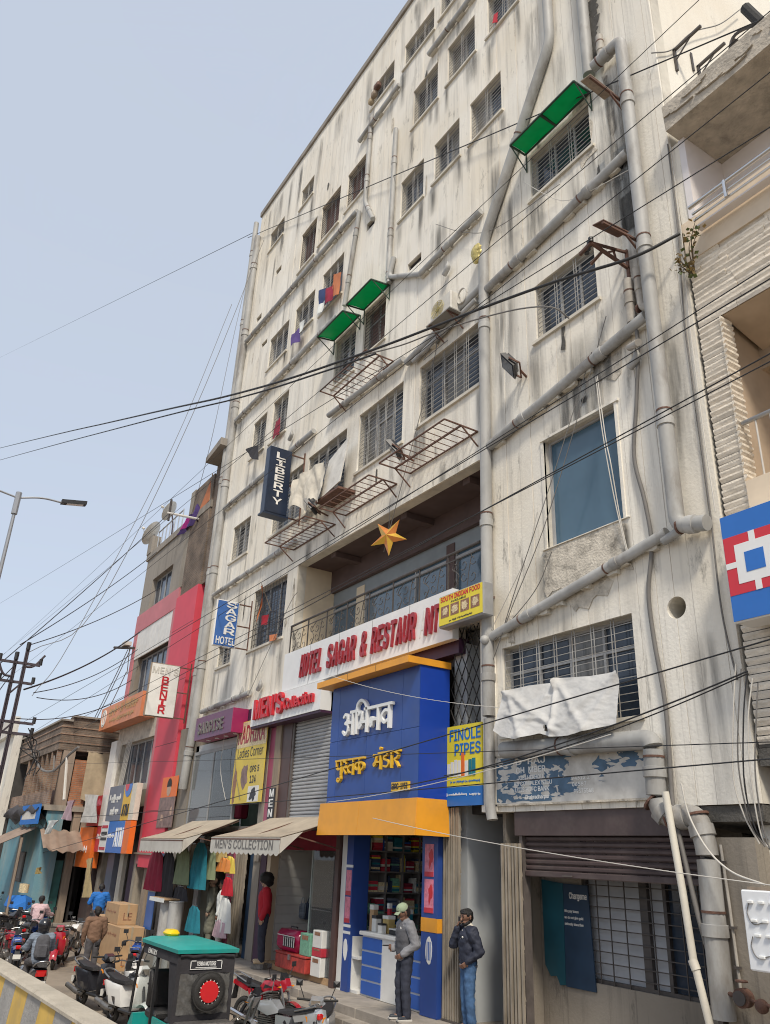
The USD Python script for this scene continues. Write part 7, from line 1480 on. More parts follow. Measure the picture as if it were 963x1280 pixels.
# ---------------------------------------------------------------- two-wheelers (x forward, z up)
def wheel(t, x, R, w_, disc=True, spokes=True):
    k = part(t, "wheel", MB().torus((x, 0, R), (0, 1, 0), R - w_ / 2, w_ / 2, 26, 8, 1.0), "black_rubber", smooth=True, local=True)
    part(k, "rim", MB().torus((x, 0, R), (0, 1, 0), R - w_ * 1.05, .016, 24, 6, 1.6), "steel", smooth=True, local=True)
    s = MB()
    for i in range(5 if not spokes else 12):
        a = i * 2 * np.pi / (5 if not spokes else 12); s.bar((x, 0, R), (x + math.cos(a) * (R - w_), 0, R + math.sin(a) * (R - w_)), .03 if not spokes else .009)
    part(k, "spokes", s, "black_plastic" if not spokes else "steel", local=True); part(k, "hub", MB().disc((x, 0, R), (0, 1, 0), .06, .12), "engine_grey", local=True)
def motorcycle(body, label, loc, rz, tail="lamp_red", group=None, graphic=None, steer=0.0):
    t = thing("motorcycle", label, "motorcycle", loc, rz, group); P_ = lambda n, m, mat, s=False: part(t, n, m, mat, s, local=True)
    wheel(t, .66, .30, .085); wheel(t, -.62, .30, .10)
    tk = [(.30, y, .80) for y in (-.11, .11)] + [(.26, y, .93) for y in (-.09, .09)] + [(.0, y, .95) for y in (-.10, .10)] + [(-.17, y, .80) for y in (-.075, .075)] + [(.05, y, .74) for y in (-.14, .14)] + [(.22, y, .86) for y in (-.14, .14)] + [(-.02, y, .87) for y in (-.13, .13)]
    k = P_("tank", MB().hull(tk), body, 50)
    if graphic: part(k, "graphic", MB().hull([(.26, s * .142, .85) for s in (-1, 1)] + [(.0, s * .137, .80) for s in (-1, 1)] + [(.05, s * .138, .88) for s in (-1, 1)]), graphic, local=True)
    part(k, "filler_cap", MB().disc((.12, 0, .955), (0, 0, 1), .04, .02), "chrome", local=True)
    P_("seat", MB().hull([(-.14, y, .80) for y in (-.10, .10)] + [(-.14, y, .84) for y in (-.08, .08)] + [(-.45, y, .86) for y in (-.10, .10)] + [(-.85, y, .93) for y in (-.07, .07)] + [(-.85, y, .88) for y in (-.08, .08)] + [(-.45, y, .79) for y in (-.12, .12)]), "seat_black", 50)
    P_("side_panel", MB().hull([(-.1, s * .11, .76) for s in (-1, 1)] + [(-.45, s * .13, .76) for s in (-1, 1)] + [(-.35, s * .12, .56) for s in (-1, 1)] + [(-.1, s * .10, .58) for s in (-1, 1)]), body, 40)
    P_("tail_fairing", MB().hull([(-.45, s * .11, .80) for s in (-1, 1)] + [(-.92, s * .06, .86) for s in (-1, 1)] + [(-.9, s * .06, .78) for s in (-1, 1)] + [(-.5, s * .10, .70) for s in (-1, 1)]), body, 40); P_("tail_light", MB().rbox(-.97, -.9, -.06, .06, .77, .86, .02), tail)
    P_("number_plate", MB().box(-.99, -.975, -.09, .09, .56, .66), "paper_white"); P_("rear_mudguard", MB().hull([(-.9, s * .06, .78) for s in (-1, 1)] + [(-.98, s * .06, .52) for s in (-1, 1)] + [(-.94, s * .06, .52) for s in (-1, 1)]), "black_plastic")
    P_("engine", MB().rbox(-.14, .24, -.15, .15, .30, .52, .05).hull([(.0, s * .1, .5) for s in (-1, 1)] + [(.18, s * .1, .5) for s in (-1, 1)] + [(.12, s * .09, .73) for s in (-1, 1)] + [(.25, s * .09, .7) for s in (-1, 1)]).disc((0, .0, .40), (0, 1, 0), .1, .36, 16), "engine_grey")
    f = MB(); [f.box(.0, .26, -.12, .12, z, z + .012) for z in np.arange(.53, .72, .03)]; P_("cooling_fins", f, "engine_grey")
    P_("frame", MB().tube([(.36, 0, .86), (.3, 0, .5), (.1, 0, .27), (-.3, 0, .28), (-.62, 0, .30)], .022, 6).tube([(.3, 0, .78), (-.3, 0, .74), (-.8, 0, .82)], .02, 6).bar((-.3, .1, .7), (-.62, .1, .32), .05).bar((-.3, -.1, .7), (-.62, -.1, .32), .05), "black_plastic"); P_("exhaust", MB().tube([(.25, -.1, .5), (.3, -.12, .3), (.0, -.15, .24), (-.35, -.17, .27), (-.8, -.19, .36)], [.022, .022, .025, .045, .05], 10), "chrome", 40)
    c, s_ = math.cos(steer), math.sin(steer)
    P_("fork", MB().tube([(.42, .08, .92), (.66, .08, .30)], .022, 8).tube([(.42, -.08, .92), (.66, -.08, .30)], .022, 8), "steel"); P_("front_mudguard", MB().grid(np.array([[(.66 + .35 * math.cos(a), y, .30 + .35 * math.sin(a)) for y in (-.06, 0, .06)] for a in np.linspace(.3, 2.6, 12)]), .008), body, True)
    P_("headlight", MB().hull([(.50, s * .10, .93) for s in (-1, 1)] + [(.58, s * .08, .86) for s in (-1, 1)] + [(.48, s * .07, .78) for s in (-1, 1)] + [(.38, s * .09, .95) for s in (-1, 1)] + [(.52, s * .05, 1.02) for s in (-1, 1)]), body, 40); P_("headlight_lens", MB().hull([(.585, s * .06, .87) for s in (-1, 1)] + [(.53, s * .08, .94) for s in (-1, 1)] + [(.525, s * .055, .80) for s in (-1, 1)] + [(.56, s * .05, .83) for s in (-1, 1)]), "chrome")
    P_("visor", MB().hull([(.53, s * .06, .98) for s in (-1, 1)] + [(.40, s * .08, 1.10) for s in (-1, 1)] + [(.38, s * .08, .97) for s in (-1, 1)]), "black_plastic", 40); P_("handlebar", MB().tube(polyline([(.26, .36, 1.0), (.34, .2, 1.02), (.40, 0, .98), (.34, -.2, 1.02), (.26, -.36, 1.0)], 4), .014, 8), "steel")
    for s in (-1, 1): P_("grip", MB().tube([(.26, s * .36, 1.0), (.30, s * .26, 1.01)], .021, 8), "black_rubber"); P_("indicator", MB().hull(np.array([(.50, s * .17, .88)]) + np.random.default_rng(1).normal(0, .018, (14, 3))), "lamp_orange"); k = P_("mirror", MB().tube([(.30, s * .25, 1.02), (.33, s * .33, 1.2)], .008, 6), "black_plastic"); part(k, "mirror_glass", MB().hull([(.335, s * .33 + dy, 1.22 + dz) for dy in (-.06, .06) for dz in (-.04, .05)] + [(.36, s * .33, 1.225)]), "black_plastic", local=True)
    P_("grab_rail", MB().tube([(-.5, .12, .86), (-.92, .1, .97), (-.95, 0, .98), (-.92, -.1, .97), (-.5, -.12, .86)], .014, 6), "steel"); P_("footrest", MB().bar((.05, -.28, .32), (.05, .28, .32), .025), "black_rubber"); P_("stand", MB().bar((-.05, .1, .3), (-.1, .26, .02), .025), "black_plastic"); return t
def scooter(body, label, loc, rz, accent=None, group=None, seat="seat_black"):
    t = thing("scooter", label, "scooter", loc, rz, group); P_ = lambda n, m, mat, s=False: part(t, n, m, mat, s, local=True)
    wheel(t, .62, .23, .09, spokes=False); wheel(t, -.58, .23, .10, spokes=False)
    P_("body_shell", MB().hull([(-.16, s * .15, .62) for s in (-1, 1)] + [(-.1, s * .12, .34) for s in (-1, 1)] + [(-.55, s * .20, .60) for s in (-1, 1)] + [(-.5, s * .17, .36) for s in (-1, 1)] + [(-.95, s * .10, .70) for s in (-1, 1)] + [(-.9, s * .08, .58) for s in (-1, 1)] + [(-.2, s * .13, .70) for s in (-1, 1)] + [(-.8, s * .13, .74) for s in (-1, 1)]), body, 40)
    for s in (-1, 1): P_("lower_cover", MB().hull([(-.3, s * .15, .36), (-.75, s * .16, .42), (-.55, s * .18, .5), (-.3, s * .17, .5), (-.3, s * .1, .3), (-.7, s * .1, .3)]), accent or "black_plastic", 40)
    P_("seat", MB().hull([(-.08, s * .10, .72) for s in (-1, 1)] + [(-.12, s * .09, .78) for s in (-1, 1)] + [(-.42, s * .15, .79) for s in (-1, 1)] + [(-.5, s * .15, .74) for s in (-1, 1)] + [(-.85, s * .10, .86) for s in (-1, 1)] + [(-.88, s * .11, .78) for s in (-1, 1)]), seat, 50)
    P_("grab_rail", MB().tube(polyline([(-.66, .14, .78), (-.92, .13, .86), (-1.0, .06, .90), (-1.0, -.06, .90), (-.92, -.13, .86), (-.66, -.14, .78)], 4), .016, 7), "steel"); P_("tail_light", MB().hull([(-.99, s * .09, .72) for s in (-1, 1)] + [(-.93, s * .12, .62) for s in (-1, 1)] + [(-.9, s * .1, .73) for s in (-1, 1)] + [(-.98, s * .05, .62) for s in (-1, 1)]), "lamp_red"); P_("number_plate", MB().box(-1.03, -1.015, -.1, .1, .42, .54), "paper_white"); P_("rear_mudguard", MB().hull([(-.88, s * .07, .6) for s in (-1, 1)] + [(-1.01, s * .07, .38) for s in (-1, 1)] + [(-.97, s * .07, .38) for s in (-1, 1)]), "black_plastic")
    P_("floorboard", MB().rbox(-.15, .34, -.16, .16, .27, .33, .02), "black_plastic"); P_("apron", MB().hull([(.34, s * .17, .34) for s in (-1, 1)] + [(.42, s * .22, .6) for s in (-1, 1)] + [(.36, s * .16, .9) for s in (-1, 1)] + [(.42, s * .10, .92) for s in (-1, 1)] + [(.5, 0, .55), (.47, 0, .85)]), body, 40)
    P_("front_mudguard", MB().grid(np.array([[(.62 + .28 * math.cos(a), y, .24 + .28 * math.sin(a) - abs(y) * .5) for y in (-.09, -.05, 0, .05, .09)] for a in np.linspace(.2, 2.4, 12)]), .008), body, True); P_("fork", MB().tube([(.45, 0, .75), (.6, .0, .35)], .03, 8).bar((.6, -.08, .23), (.6, .08, .23), .04), "black_plastic")
    P_("handle_cowl", MB().hull([(.30, s * .14, .98) for s in (-1, 1)] + [(.44, s * .12, .97) for s in (-1, 1)] + [(.47, s * .08, 1.05) for s in (-1, 1)] + [(.34, s * .09, 1.09) for s in (-1, 1)] + [(.38, s * .06, .9) for s in (-1, 1)]), body, 40); P_("headlight", MB().hull([(.475, s * .07, 1.04) for s in (-1, 1)] + [(.455, s * .08, .97) for s in (-1, 1)] + [(.46, 0, .94), (.44, .05, 1.05), (.44, -.05, 1.05)]), "chrome"); P_("handlebar", MB().tube([(.28, .34, 1.03), (.34, .12, 1.03), (.34, -.12, 1.03), (.28, -.34, 1.03)], .018, 8), "black_rubber")
    for s in (-1, 1): k = P_("mirror", MB().tube([(.32, s * .22, 1.05), (.34, s * .3, 1.24)], .007, 6), "black_plastic"); part(k, "mirror_head", MB().hull([(.34, s * .31 + dy, 1.27 + dz) for dy in (-.055, .055) for dz in (-.045, .045)] + [(.37, s * .31, 1.27)]), "black_plastic", local=True); P_("indicator", MB().hull([(.43, s * .13, .8), (.4, s * .17, .82), (.41, s * .16, .72), (.45, s * .12, .74)]), "lamp_orange"); P_("footrest", MB().bar((-.3, s * .16, .34), (-.3, s * .27, .34), .03), "black_rubber")
    P_("exhaust", MB().tube([(-.3, -.17, .28), (-.5, -.2, .3), (-.95, -.21, .38)], [.03, .055, .05], 10), "engine_grey", 40); P_("stand", MB().bar((-.1, .08, .28), (-.15, .22, .02), .025), "black_plastic"); return t
motorcycle("bike_red", "red and black motorcycle parked facing right before the shop steps", (-16.25, -1.42, 0), 18, graphic="bike_black")
motorcycle("bike_silver", "silver motorcycle with long black seat at the bottom edge, right of the red one", (-14.0, -2.35, 0), 205)
scooter("bike_silver", "silver scooter facing the camera at the bottom edge below the capped man", (-13.55, -1.75, 0), -38, "engine_grey")
scooter("bike_white", "white scooter with black seat and grab rail beside the rickshaw", (*(onZ(137, 1211, .9)[:2] + (.98, .2)), 0), 12, "bike_black")
scooter("bike_black", "dark scooter with grey lower panels left of the white scooter", (*(onZ(100, 1196, .9)[:2] + (.98, .2)), 0), 12, "engine_grey")
motorcycle("bike_white", "white and black motorcycle behind the white scooter", (-18.7, -3.35, 0), 172)
motorcycle("bike_blue", "blue motorcycle parked in front of the cartons", (-22.6, -2.1, 0), 160)
scooter("bike_red", "bright red scooter facing the camera beyond the brown-jacketed man", (-26.9, -3.0, 0), -20)
motorcycle("bike_red", "maroon motorcycle with large red tail at left, rear to the camera", (-26.4, -4.4, 0), 186, group=None)
motorcycle("bike_blue", "blue-tanked motorcycle in the parked row at far left", (-31.0, -2.8, 0), 150)
motorcycle("bike_silver", "grey motorcycle at the far left frame edge", (-31.5, -4.6, 0), 178); motorcycle("bike_black", "black motorcycle in the parked row before the blue awning", (-33.5, -3.2, 0), 140)
motorcycle("bike_red", "red motorcycle nearest the left frame edge, behind the grey one", (-36.0, -4.4, 0), 170); motorcycle("bike_black", "black motorcycle below the blue-washed wall", (-38.5, -4.0, 0), 30)
scooter("bike_black", "black scooter ridden away down the road with a glowing red tail lamp", (-21.2, -4.75, 0), 176)
for k, (src, x, y, rz, l_) in enumerate((("/World/motorcycle_002", -28.6, -2.2, 150, "second white and black motorcycle, in the parked row beyond the cartons"), ("/World/motorcycle_003", -24.8, -4.55, 172, "blue motorcycle just ahead of the helmeted rider"), ("/World/motorcycle_007", -29.3, -3.5, 165, "black motorcycle between the red scooter and the far row"), ("/World/motorcycle_001", -34.2, -2.3, 145, "silver motorcycle in front of the dark shop doorway"), ("/World/motorcycle", -41.5, -3.6, 20, "red motorcycle furthest down the parked row"), ("/World/scooter_001", -39.5, -3.1, 150, "white scooter far down the row by the blue wall"), ("/World/scooter_002", -28.0, -5.0, 175, "dark scooter ridden further ahead on the road"), ("/World/motorcycle_009", -44.0, -3.2, 160, "black motorcycle at the far end of the blue wall"))):
    if stage.GetPrimAtPath(src): copy_of(src, src.split("/")[-1].split("_0")[0], (x, y, 0), rz, l_)
t = thing("blue_tub_cart", "blue plastic sheet over a small cart by the old shop", "cart", (-37, -3.2, 0)); c = np.array([-36.2, -2.6, 0]); part(t, "sheet", MB().hull(c + np.random.default_rng(8).uniform((-1.0, -.5, .7), (1.0, .5, 1.45), (30, 3))), "shirt_blue", 30); part(t, "cart_bed", MB().rbox(c[0] - 1.1, c[0] + 1.1, c[1] - .55, c[1] + .55, .55, .7, .02), "wood_post"); k = MB(); k.torus(c + (-.7, -.55, .32), (0, 1, 0), .29, .03); part(t, "wheel", k, "black_rubber"); part(t, "wheel", MB().torus(c + (.7, -.55, .32), (0, 1, 0), .29, .03), "black_rubber")
for i in range(2): part(t, "jar", MB().disc(c + (-.3 + .45 * i, .1, 1.6), (0, 0, 1), .14, .3, 12), "food_cream")

# ---------------------------------------------------------------- electric rickshaw
RK = thing("electric_rickshaw", "black battery rickshaw with teal roof, red spare wheel cover and TERRA MOTORS plate", "rickshaw", (-14.9, -3.75, 0))
X0, X1, Y0, Y1 = -15.5, -13.72, -4.24, -3.28      # X1 = rear
part(RK, "roof", MB().hull([(x, y, 1.70) for x in (X0, X1 + .04) for y in (Y0 - .03, Y1 + .03)] + [(x, y, 1.755) for x in (X0 - .02, X1 + .05) for y in (Y0 - .04, Y1 + .04)] + [(x, y, 1.80) for x in (X0 + .08, X1 - .06) for y in (Y0 + .08, Y1 - .08)] + [(x, y, 1.82) for x in (X0 + .3, X1 - .3) for y in (Y0 + .25, Y1 - .25)]), "teal_roof", 35)
q = onZ(213, 1162, 1.86); part(RK, "roof_lamp", MB().rbox(-15.4, -15.08, -3.98, -3.75, 1.80, 1.915, .05), "yellow_plastic", 40)
part(RK, "rear_panel", MB().box(X1 - .03, X1, Y0, Y1, 1.42, 1.70).box(X1 - .03, X1, Y0, Y0 + .06, .75, 1.42).box(X1 - .03, X1, Y1 - .06, Y1, .75, 1.42).box(X1 - .03, X1, Y0 + .06, Y1 - .06, .75, .86), "cloth_black")
P_ = np.array([[(X1 - .012 + .02 * math.sin(i * 1.3 + j * 2.1), Y0 + .06 + (Y1 - Y0 - .12) * i / 15, .86 + .56 * j / 9) for j in range(10)] for i in range(16)]); part(RK, "rear_window", MB().grid(P_, .004), "clear_vinyl", smooth=True)
part(RK, "canvas_roll", MB().tube(polyline([(X1 + .005, Y0 + .03 + .1 * i, 1.665 + .012 * math.sin(i * 2)) for i in range(10)], 4), .03, 8), "cloth_black", smooth=True)
pl = part(RK, "name_plate", MB().box(X1 + .002, X1 + .012, Y0 + .2, Y1 - .22, 1.47, 1.61), "letter_dark"); part(pl, "lettering", text_side("TERRA MOTORS", Y0 + .31, Y1 - .33, 1.525, 1.585, X1 + .012, .004), "letter_white")
f = MB(); a, c_ = Y0 + .205, Y1 - .225; f.box(X1 + .0125, X1 + .015, a, c_, 1.475, 1.485).box(X1 + .0125, X1 + .015, a + .09, c_ - .09, 1.497, 1.506).box(X1 + .0125, X1 + .015, a, a + .012, 1.49, 1.60).box(X1 + .0125, X1 + .015, c_ - .012, c_, 1.49, 1.60).box(X1 + .0125, X1 + .015, a, a + .09, 1.59, 1.6).box(X1 + .0125, X1 + .015, c_ - .09, c_, 1.59, 1.6); part(pl, "scroll_border", f, "letter_white")
cs = np.array([X1 + .09, onX(268, 1239, X1 + .1)[1], 1.15]); cs[1] = -3.72; cs[2] = onX(257, 1240, X1 + .1)[2]
tw = part(RK, "spare_wheel", MB().torus(cs, (1, 0, 0), .205, .065, 30, 10), "black_rubber", smooth=True); part(tw, "tread", MB().torus(cs, (1, 0, 0), .262, .018, 40, 6, 2.6), "black_rubber"); part(tw, "wheel_cover", MB().disc(cs + (.05, 0, 0), (1, 0, 0), .155, .03, 24, .145), "tyre_cover_red", 40)
for a in np.linspace(0, 2 * np.pi, 16, endpoint=False): part(tw, "cover_lug", MB().bar(cs + (.045, .145 * math.cos(a), .145 * math.sin(a)), cs + (.045, .18 * math.cos(a), .18 * math.sin(a)), .012), "paper_white")
part(RK, "wheel_mount", MB().bar(cs - (.02, 0, 0), (X1 - .02, cs[1], cs[2]), .08), "black_plastic"); part(RK, "rear_shelf", MB().rbox(X1 - .02, X1 + .3, Y0 + .03, Y1 - .03, .68, .78, .03), "engine_grey", 40); part(RK, "rear_body", MB().rbox(X1 - .25, X1 + .02, Y0 + .0, Y1 - .0, .3, .74, .04), "teal_roof"); part(RK, "tail_light", MB().rbox(X1 + .02, X1 + .05, Y0 + .06, Y0 + .2, .5, .62, .01), "lamp_red"); part(RK, "tail_light", MB().rbox(X1 + .02, X1 + .05, Y1 - .2, Y1 - .06, .5, .62, .01), "lamp_red")
for (x, y) in ((X1 - .04, Y0 + .03), (X1 - .04, Y1 - .03), (-14.75, Y0 + .03), (-14.75, Y1 - .03)): part(RK, "roof_pillar", MB().bar((x, y, .45), (x, y, 1.71), .045), "black_plastic")
for y in (Y0 + .03, Y1 - .03): part(RK, "windscreen_pillar", MB().tube(polyline([(-15.85, y, .6), (-15.74, y, 1.3), (-15.45, y, 1.71)], 5), .025, 8), "black_plastic")
part(RK, "windscreen", MB().hull([(-15.84, y, .65) for y in (Y0 + .06, Y1 - .06)] + [(-15.47, y, 1.68) for y in (Y0 + .06, Y1 - .06)] + [(-15.835, y, .65) for y in (Y0 + .06, Y1 - .06)] + [(-15.465, y, 1.68) for y in (Y0 + .06, Y1 - .06)]), "shop_glass")
part(RK, "front_fairing", MB().hull([(x, y, z) for y in (Y0 + .05, Y1 - .05) for x, z in ((-15.8, .6), (-15.72, .6), (-15.95, .42), (-15.9, .3), (-15.72, .3))]), "teal_roof", 40); part(RK, "floor", MB().rbox(-15.8, X1 - .2, Y0 + .02, Y1 - .02, .3, .36, .02), "engine_grey")
part(RK, "side_panel", MB().box(-14.6, X1 - .05, Y0, Y0 + .03, .36, .72).box(-14.6, X1 - .05, Y1 - .03, Y1, .36, .72), "teal_roof")
for xb, f_ in ((-14.05, 1), (-15.0, -1)): part(RK, "seat", MB().rbox(xb - .25, xb + .25, Y0 + .08, Y1 - .08, .62, .76, .04), "seat_black", 40); part(RK, "seat_back", MB().rbox(xb + .2 * f_ - .06, xb + .2 * f_ + .06, Y0 + .08, Y1 - .08, .76, 1.32, .04), "seat_black", 40)
part(RK, "side_curtain", MB().hull([(-14.2, Y0 + .015, 1.68), (X1 - .05, Y0 + .015, 1.68), (-13.9, Y0 + .015, .75), (X1 - .05, Y0 + .015, .75), (-14.2, Y0 + .025, 1.68), (X1 - .05, Y0 + .025, 1.68), (-13.9, Y0 + .025, .75), (X1 - .05, Y0 + .025, .75)]), "cloth_black"); part(RK, "side_valance", MB().box(-15.45, X1 - .03, Y0 + .0, Y0 + .012, 1.55, 1.70), "cloth_black"); part(RK, "lettering", MB().tm(trimesh.Trimesh(*text_on("ENTRY", -15.2, -14.75, 1.57, 1.65, Y0 - .001, .004).arr(), process=False)), "paper_white")
part(RK, "handlebar", MB().tube([(-15.6, Y0 + .2, 1.05), (-15.72, -3.76, 1.0), (-15.6, Y1 - .2, 1.05)], .016, 8), "black_plastic")
for x, y, R in ((-14.0, Y0 + .08, .25), (-14.0, Y1 - .08, .25), (-15.8, -3.76, .25)): k = part(RK, "wheel", MB().torus((x, y, R), (0, 1, 0), R - .05, .05, 24, 8), "black_rubber", smooth=True); part(k, "rim", MB().disc((x, y, R), (0, 1, 0), .15, .06, 16), "steel")
k = part(RK, "mirror", MB().tube([(-15.7, Y0 - .02, 1.25), (-15.7, Y0 - .14, 1.3)], .01, 6), "black_plastic"); part(k, "mirror_glass", MB().rbox(-15.72, -15.69, Y0 - .2, Y0 - .1, 1.26, 1.4, .01), "black_plastic")

# ---------------------------------------------------------------- people: one smooth body each, clothes as separate shells
from manifold3d import Manifold, OpType
_S = np.asarray(trimesh.creation.icosphere(2, 1.0).vertices)
def blend(bones, edge=.03, it=8, wr=0.0, seed=0, cutz=None):
    """bones: (p, q, rp, rq[, squash]) -> hulls of spheres joined and smoothed"""
    ms = []
    for bn in bones:
        p, q, a, c = bn[:4]; sq = np.array(bn[4]) if len(bn) > 4 else np.ones(3)
        ms.append(Manifold.hull_points(np.vstack([np.asarray(p) + _S * a * sq, np.asarray(q) + _S * c * sq]).astype(np.float32)))
    m = Manifold.batch_boolean(ms, OpType.Add)
    m = m.refine_to_length(edge); mm = m.to_mesh(); t = trimesh.Trimesh(np.array(mm.vert_properties[:, :3], float), np.array(mm.tri_verts), process=True)
    trimesh.smoothing.filter_taubin(t, iterations=it)
    v = np.array(t.vertices)
    if wr:
        n = np.array(t.vertex_normals); d = meshkit.fbm(v * (11, 11, 17) + seed * 3.1, 3, seed) - .5; v = v + n * d[:, None] * wr
    return v, np.array(t.faces)
def rotz(a):
    a = math.radians(a); return np.array([[math.cos(a), -math.sin(a), 0], [math.sin(a), math.cos(a), 0], [0, 0, 1]])
def hand(W_, d, n, curl=.5, thumb_side=1):
    """palm + five bent fingers + thumb from the palm's side; W_ wrist, d along the hand, n palm normal"""
    d = np.asarray(d, float) / np.linalg.norm(d); n = np.asarray(n, float); n = n - d * (n @ d); n /= np.linalg.norm(n); s = np.cross(n, d); W_ = np.asarray(W_, float); b = []
    for o in (-.026, -.009, .009, .026): b.append((W_ + s * o * .6, W_ + d * .085 + s * o, .016, .013))
    for o, L in ((-.028, .060), (-.010, .078), (.009, .074), (.027, .062)):
        k = W_ + d * .085 + s * o; d1 = d * math.cos(curl) + n * math.sin(curl); m = k + d1 * L * .55; d2 = d * math.cos(curl * 2.1) + n * math.sin(curl * 2.1); b += [(k, m, .0095, .009), (m, m + d2 * L * .55, .009, .0075)]
    k = W_ + d * .03 + s * .03 * thumb_side; t1 = k + (d * .6 + s * .7 * thumb_side + n * .4) * .038; b += [(k, t1, .013, .0105), (t1, t1 + (d * .8 + n * .4) * .032, .0105, .008)]
    return b
def person(name, label, loc, face, J, clothes, hair="hair", cap=None, beard=False, height=1.7, skin="skin", group=None, cat="person", hairstyle="short", head_yaw=0, head_tilt=0, seed=0, hands=True):
    """J: joints in figure space (x forward, y left, z up, metres at 1.7 m); face = heading in degrees from +x"""
    t = thing(name, label, cat, loc, face, group); k = height / 1.7
    j = {q: np.array(p, float) * k for q, p in J.items() if q[:2] != "ha"}
    P_ = lambda parent, n, m, mat, s=True: part(parent, n, m, mat, s, local=True)
    H = j["head"]; Rh = rotz(head_yaw) @ np.array([[math.cos(math.radians(head_tilt)), 0, math.sin(math.radians(head_tilt))], [0, 1, 0], [-math.sin(math.radians(head_tilt)), 0, math.cos(math.radians(head_tilt))]])
    hd = lambda x, y, z: H + Rh @ (np.array([x, y, z]) * k)
    b = [(j["neck"] - (0, 0, .06 * k), hd(-.01, 0, -.06), .055 * k, .05 * k), (hd(-.025, 0, .035), hd(.02, 0, .03), .088 * k, .082 * k), (hd(.0, 0, -.03), hd(.045, 0, -.06), .062 * k, .042 * k), (hd(.05, 0, -.085), hd(.055, 0, -.08), .026 * k, .026 * k),
         (hd(.09, 0, .02), hd(.112, 0, -.018), .012 * k, .016 * k), (hd(.085, .02, -.052), hd(.085, -.02, -.052), .012 * k, .012 * k), (hd(.07, .03, .045), hd(.07, -.03, .045), .024 * k, .024 * k), (hd(-.01, .085, -.01), hd(-.012, .088, .025), .014 * k, .018 * k), (hd(-.01, -.085, -.01), hd(-.012, -.088, .025), .014 * k, .018 * k)]
    b += [(j["pelvis"], j["chest"], .10 * k, .11 * k, (.85, 1.2, 1)), (j["chest"], j["neck"] - (0, 0, .03 * k), .11 * k, .06 * k, (.85, 1.2, 1))]
    for s in "lr":
        b += [(j["neck"] - (0, 0, .06 * k), j["sh" + s], .06 * k, .055 * k), (j["sh" + s], j["el" + s], .048 * k, .036 * k), (j["el" + s], j["wr" + s], .036 * k, .026 * k), (j["pelvis"], j["hip" + s], .09 * k, .09 * k), (j["hip" + s], j["kn" + s], .078 * k, .052 * k), (j["kn" + s], j["an" + s], .05 * k, .036 * k), (j["an" + s] - (0, 0, .03 * k), j["to" + s] - (0, 0, .01), .035 * k, .03 * k)]
        if hands and ("ha" + s) in J: dd, nn, cu = J["ha" + s]; b += hand(j["wr" + s], dd, nn, cu, 1 if s == "r" else -1)
        else: b += [(j["wr" + s], j["wr" + s] + (j["wr" + s] - j["el" + s]) / np.linalg.norm(j["wr" + s] - j["el" + s]) * .1, .03 * k, .022 * k)]
    J2 = {q: p for q, p in J.items()}
    body = P_(t, "body", blend(b, .022, 6), skin)
    for s in (-1, 1): P_(body, "eye", MB().ball(hd(.093, s * .033, .022), .011 * k, 1), "hair")
    P_(body, "eyebrow", MB().tube([hd(.097, .05, .045), hd(.104, .02, .05)], .006 * k, 5).tube([hd(.097, -.05, .045), hd(.104, -.02, .05)], .006 * k, 5), "hair"); P_(body, "mouth", MB().tube([hd(.094, .022, -.053), hd(.099, 0, -.055), hd(.094, -.022, -.053)], .0045 * k, 5), "lamp_red" if skin == "skin_pale" else "food_brown")
    # hair shell
    hb = [(hd(-.03, 0, .05), hd(.02, 0, .055), .095 * k, .088 * k), (hd(-.06, 0, .0), hd(-.05, 0, -.03), .07 * k, .06 * k), (hd(.05, .03, .105), hd(.06, -.03, .1), .035 * k, .035 * k), (hd(-.02, .07, .02), hd(-.01, .075, .0), .03 * k, .02 * k), (hd(-.02, -.07, .02), hd(-.01, -.075, .0), .03 * k, .02 * k)]
    if hairstyle == "curly": hb = [(hd(-.04, 0, .05), hd(.03, 0, .07), .135 * k, .12 * k), (hd(-.07, 0, -.02), hd(-.06, 0, .0), .10 * k, .1 * k), (hd(.07, .04, .1), hd(.07, -.04, .1), .055 * k, .055 * k)]
    if hairstyle == "bald": hb = None
    if hb:
        v, f = blend(hb, .018, 4, .03 if hairstyle == "curly" else .012, seed)
        if hairstyle != "curly":   # clear the face
            loc_ = (v - H) @ Rh / k; v = v.copy(); bad = (loc_[:, 0] > .055) & (loc_[:, 2] < .065); v[bad] -= (Rh @ np.array([.055, 0, 0]) * k)
        P_(body, "hair", (v, f), hair)
    if beard: P_(body, "beard", blend([(hd(.055, 0, -.09), hd(.06, 0, -.08), .03 * k, .032 * k), (hd(.0, .06, -.055), hd(.05, .03, -.085), .024 * k, .026 * k), (hd(.0, -.06, -.055), hd(.05, -.03, -.085), .024 * k, .026 * k), (hd(.095, .02, -.036), hd(.095, -.02, -.036), .009 * k, .009 * k)], .012, 3), "hair")
    if cap:
        c_ = P_(t, "cap", blend([(hd(-.02, 0, .075), hd(.01, 0, .08), .098 * k, .093 * k)], .02, 3), cap); P_(c_, "peak", MB().grid(np.array([[hd(.075 + .09 * q * (1 - .35 * (2 * u - 1) ** 2), (2 * u - 1) * .085, .085 - .03 * q - .02 * (2 * u - 1) ** 2) for q in np.linspace(0, 1, 5)] for u in np.linspace(0, 1, 9)]), .008), cap)
    g = .0
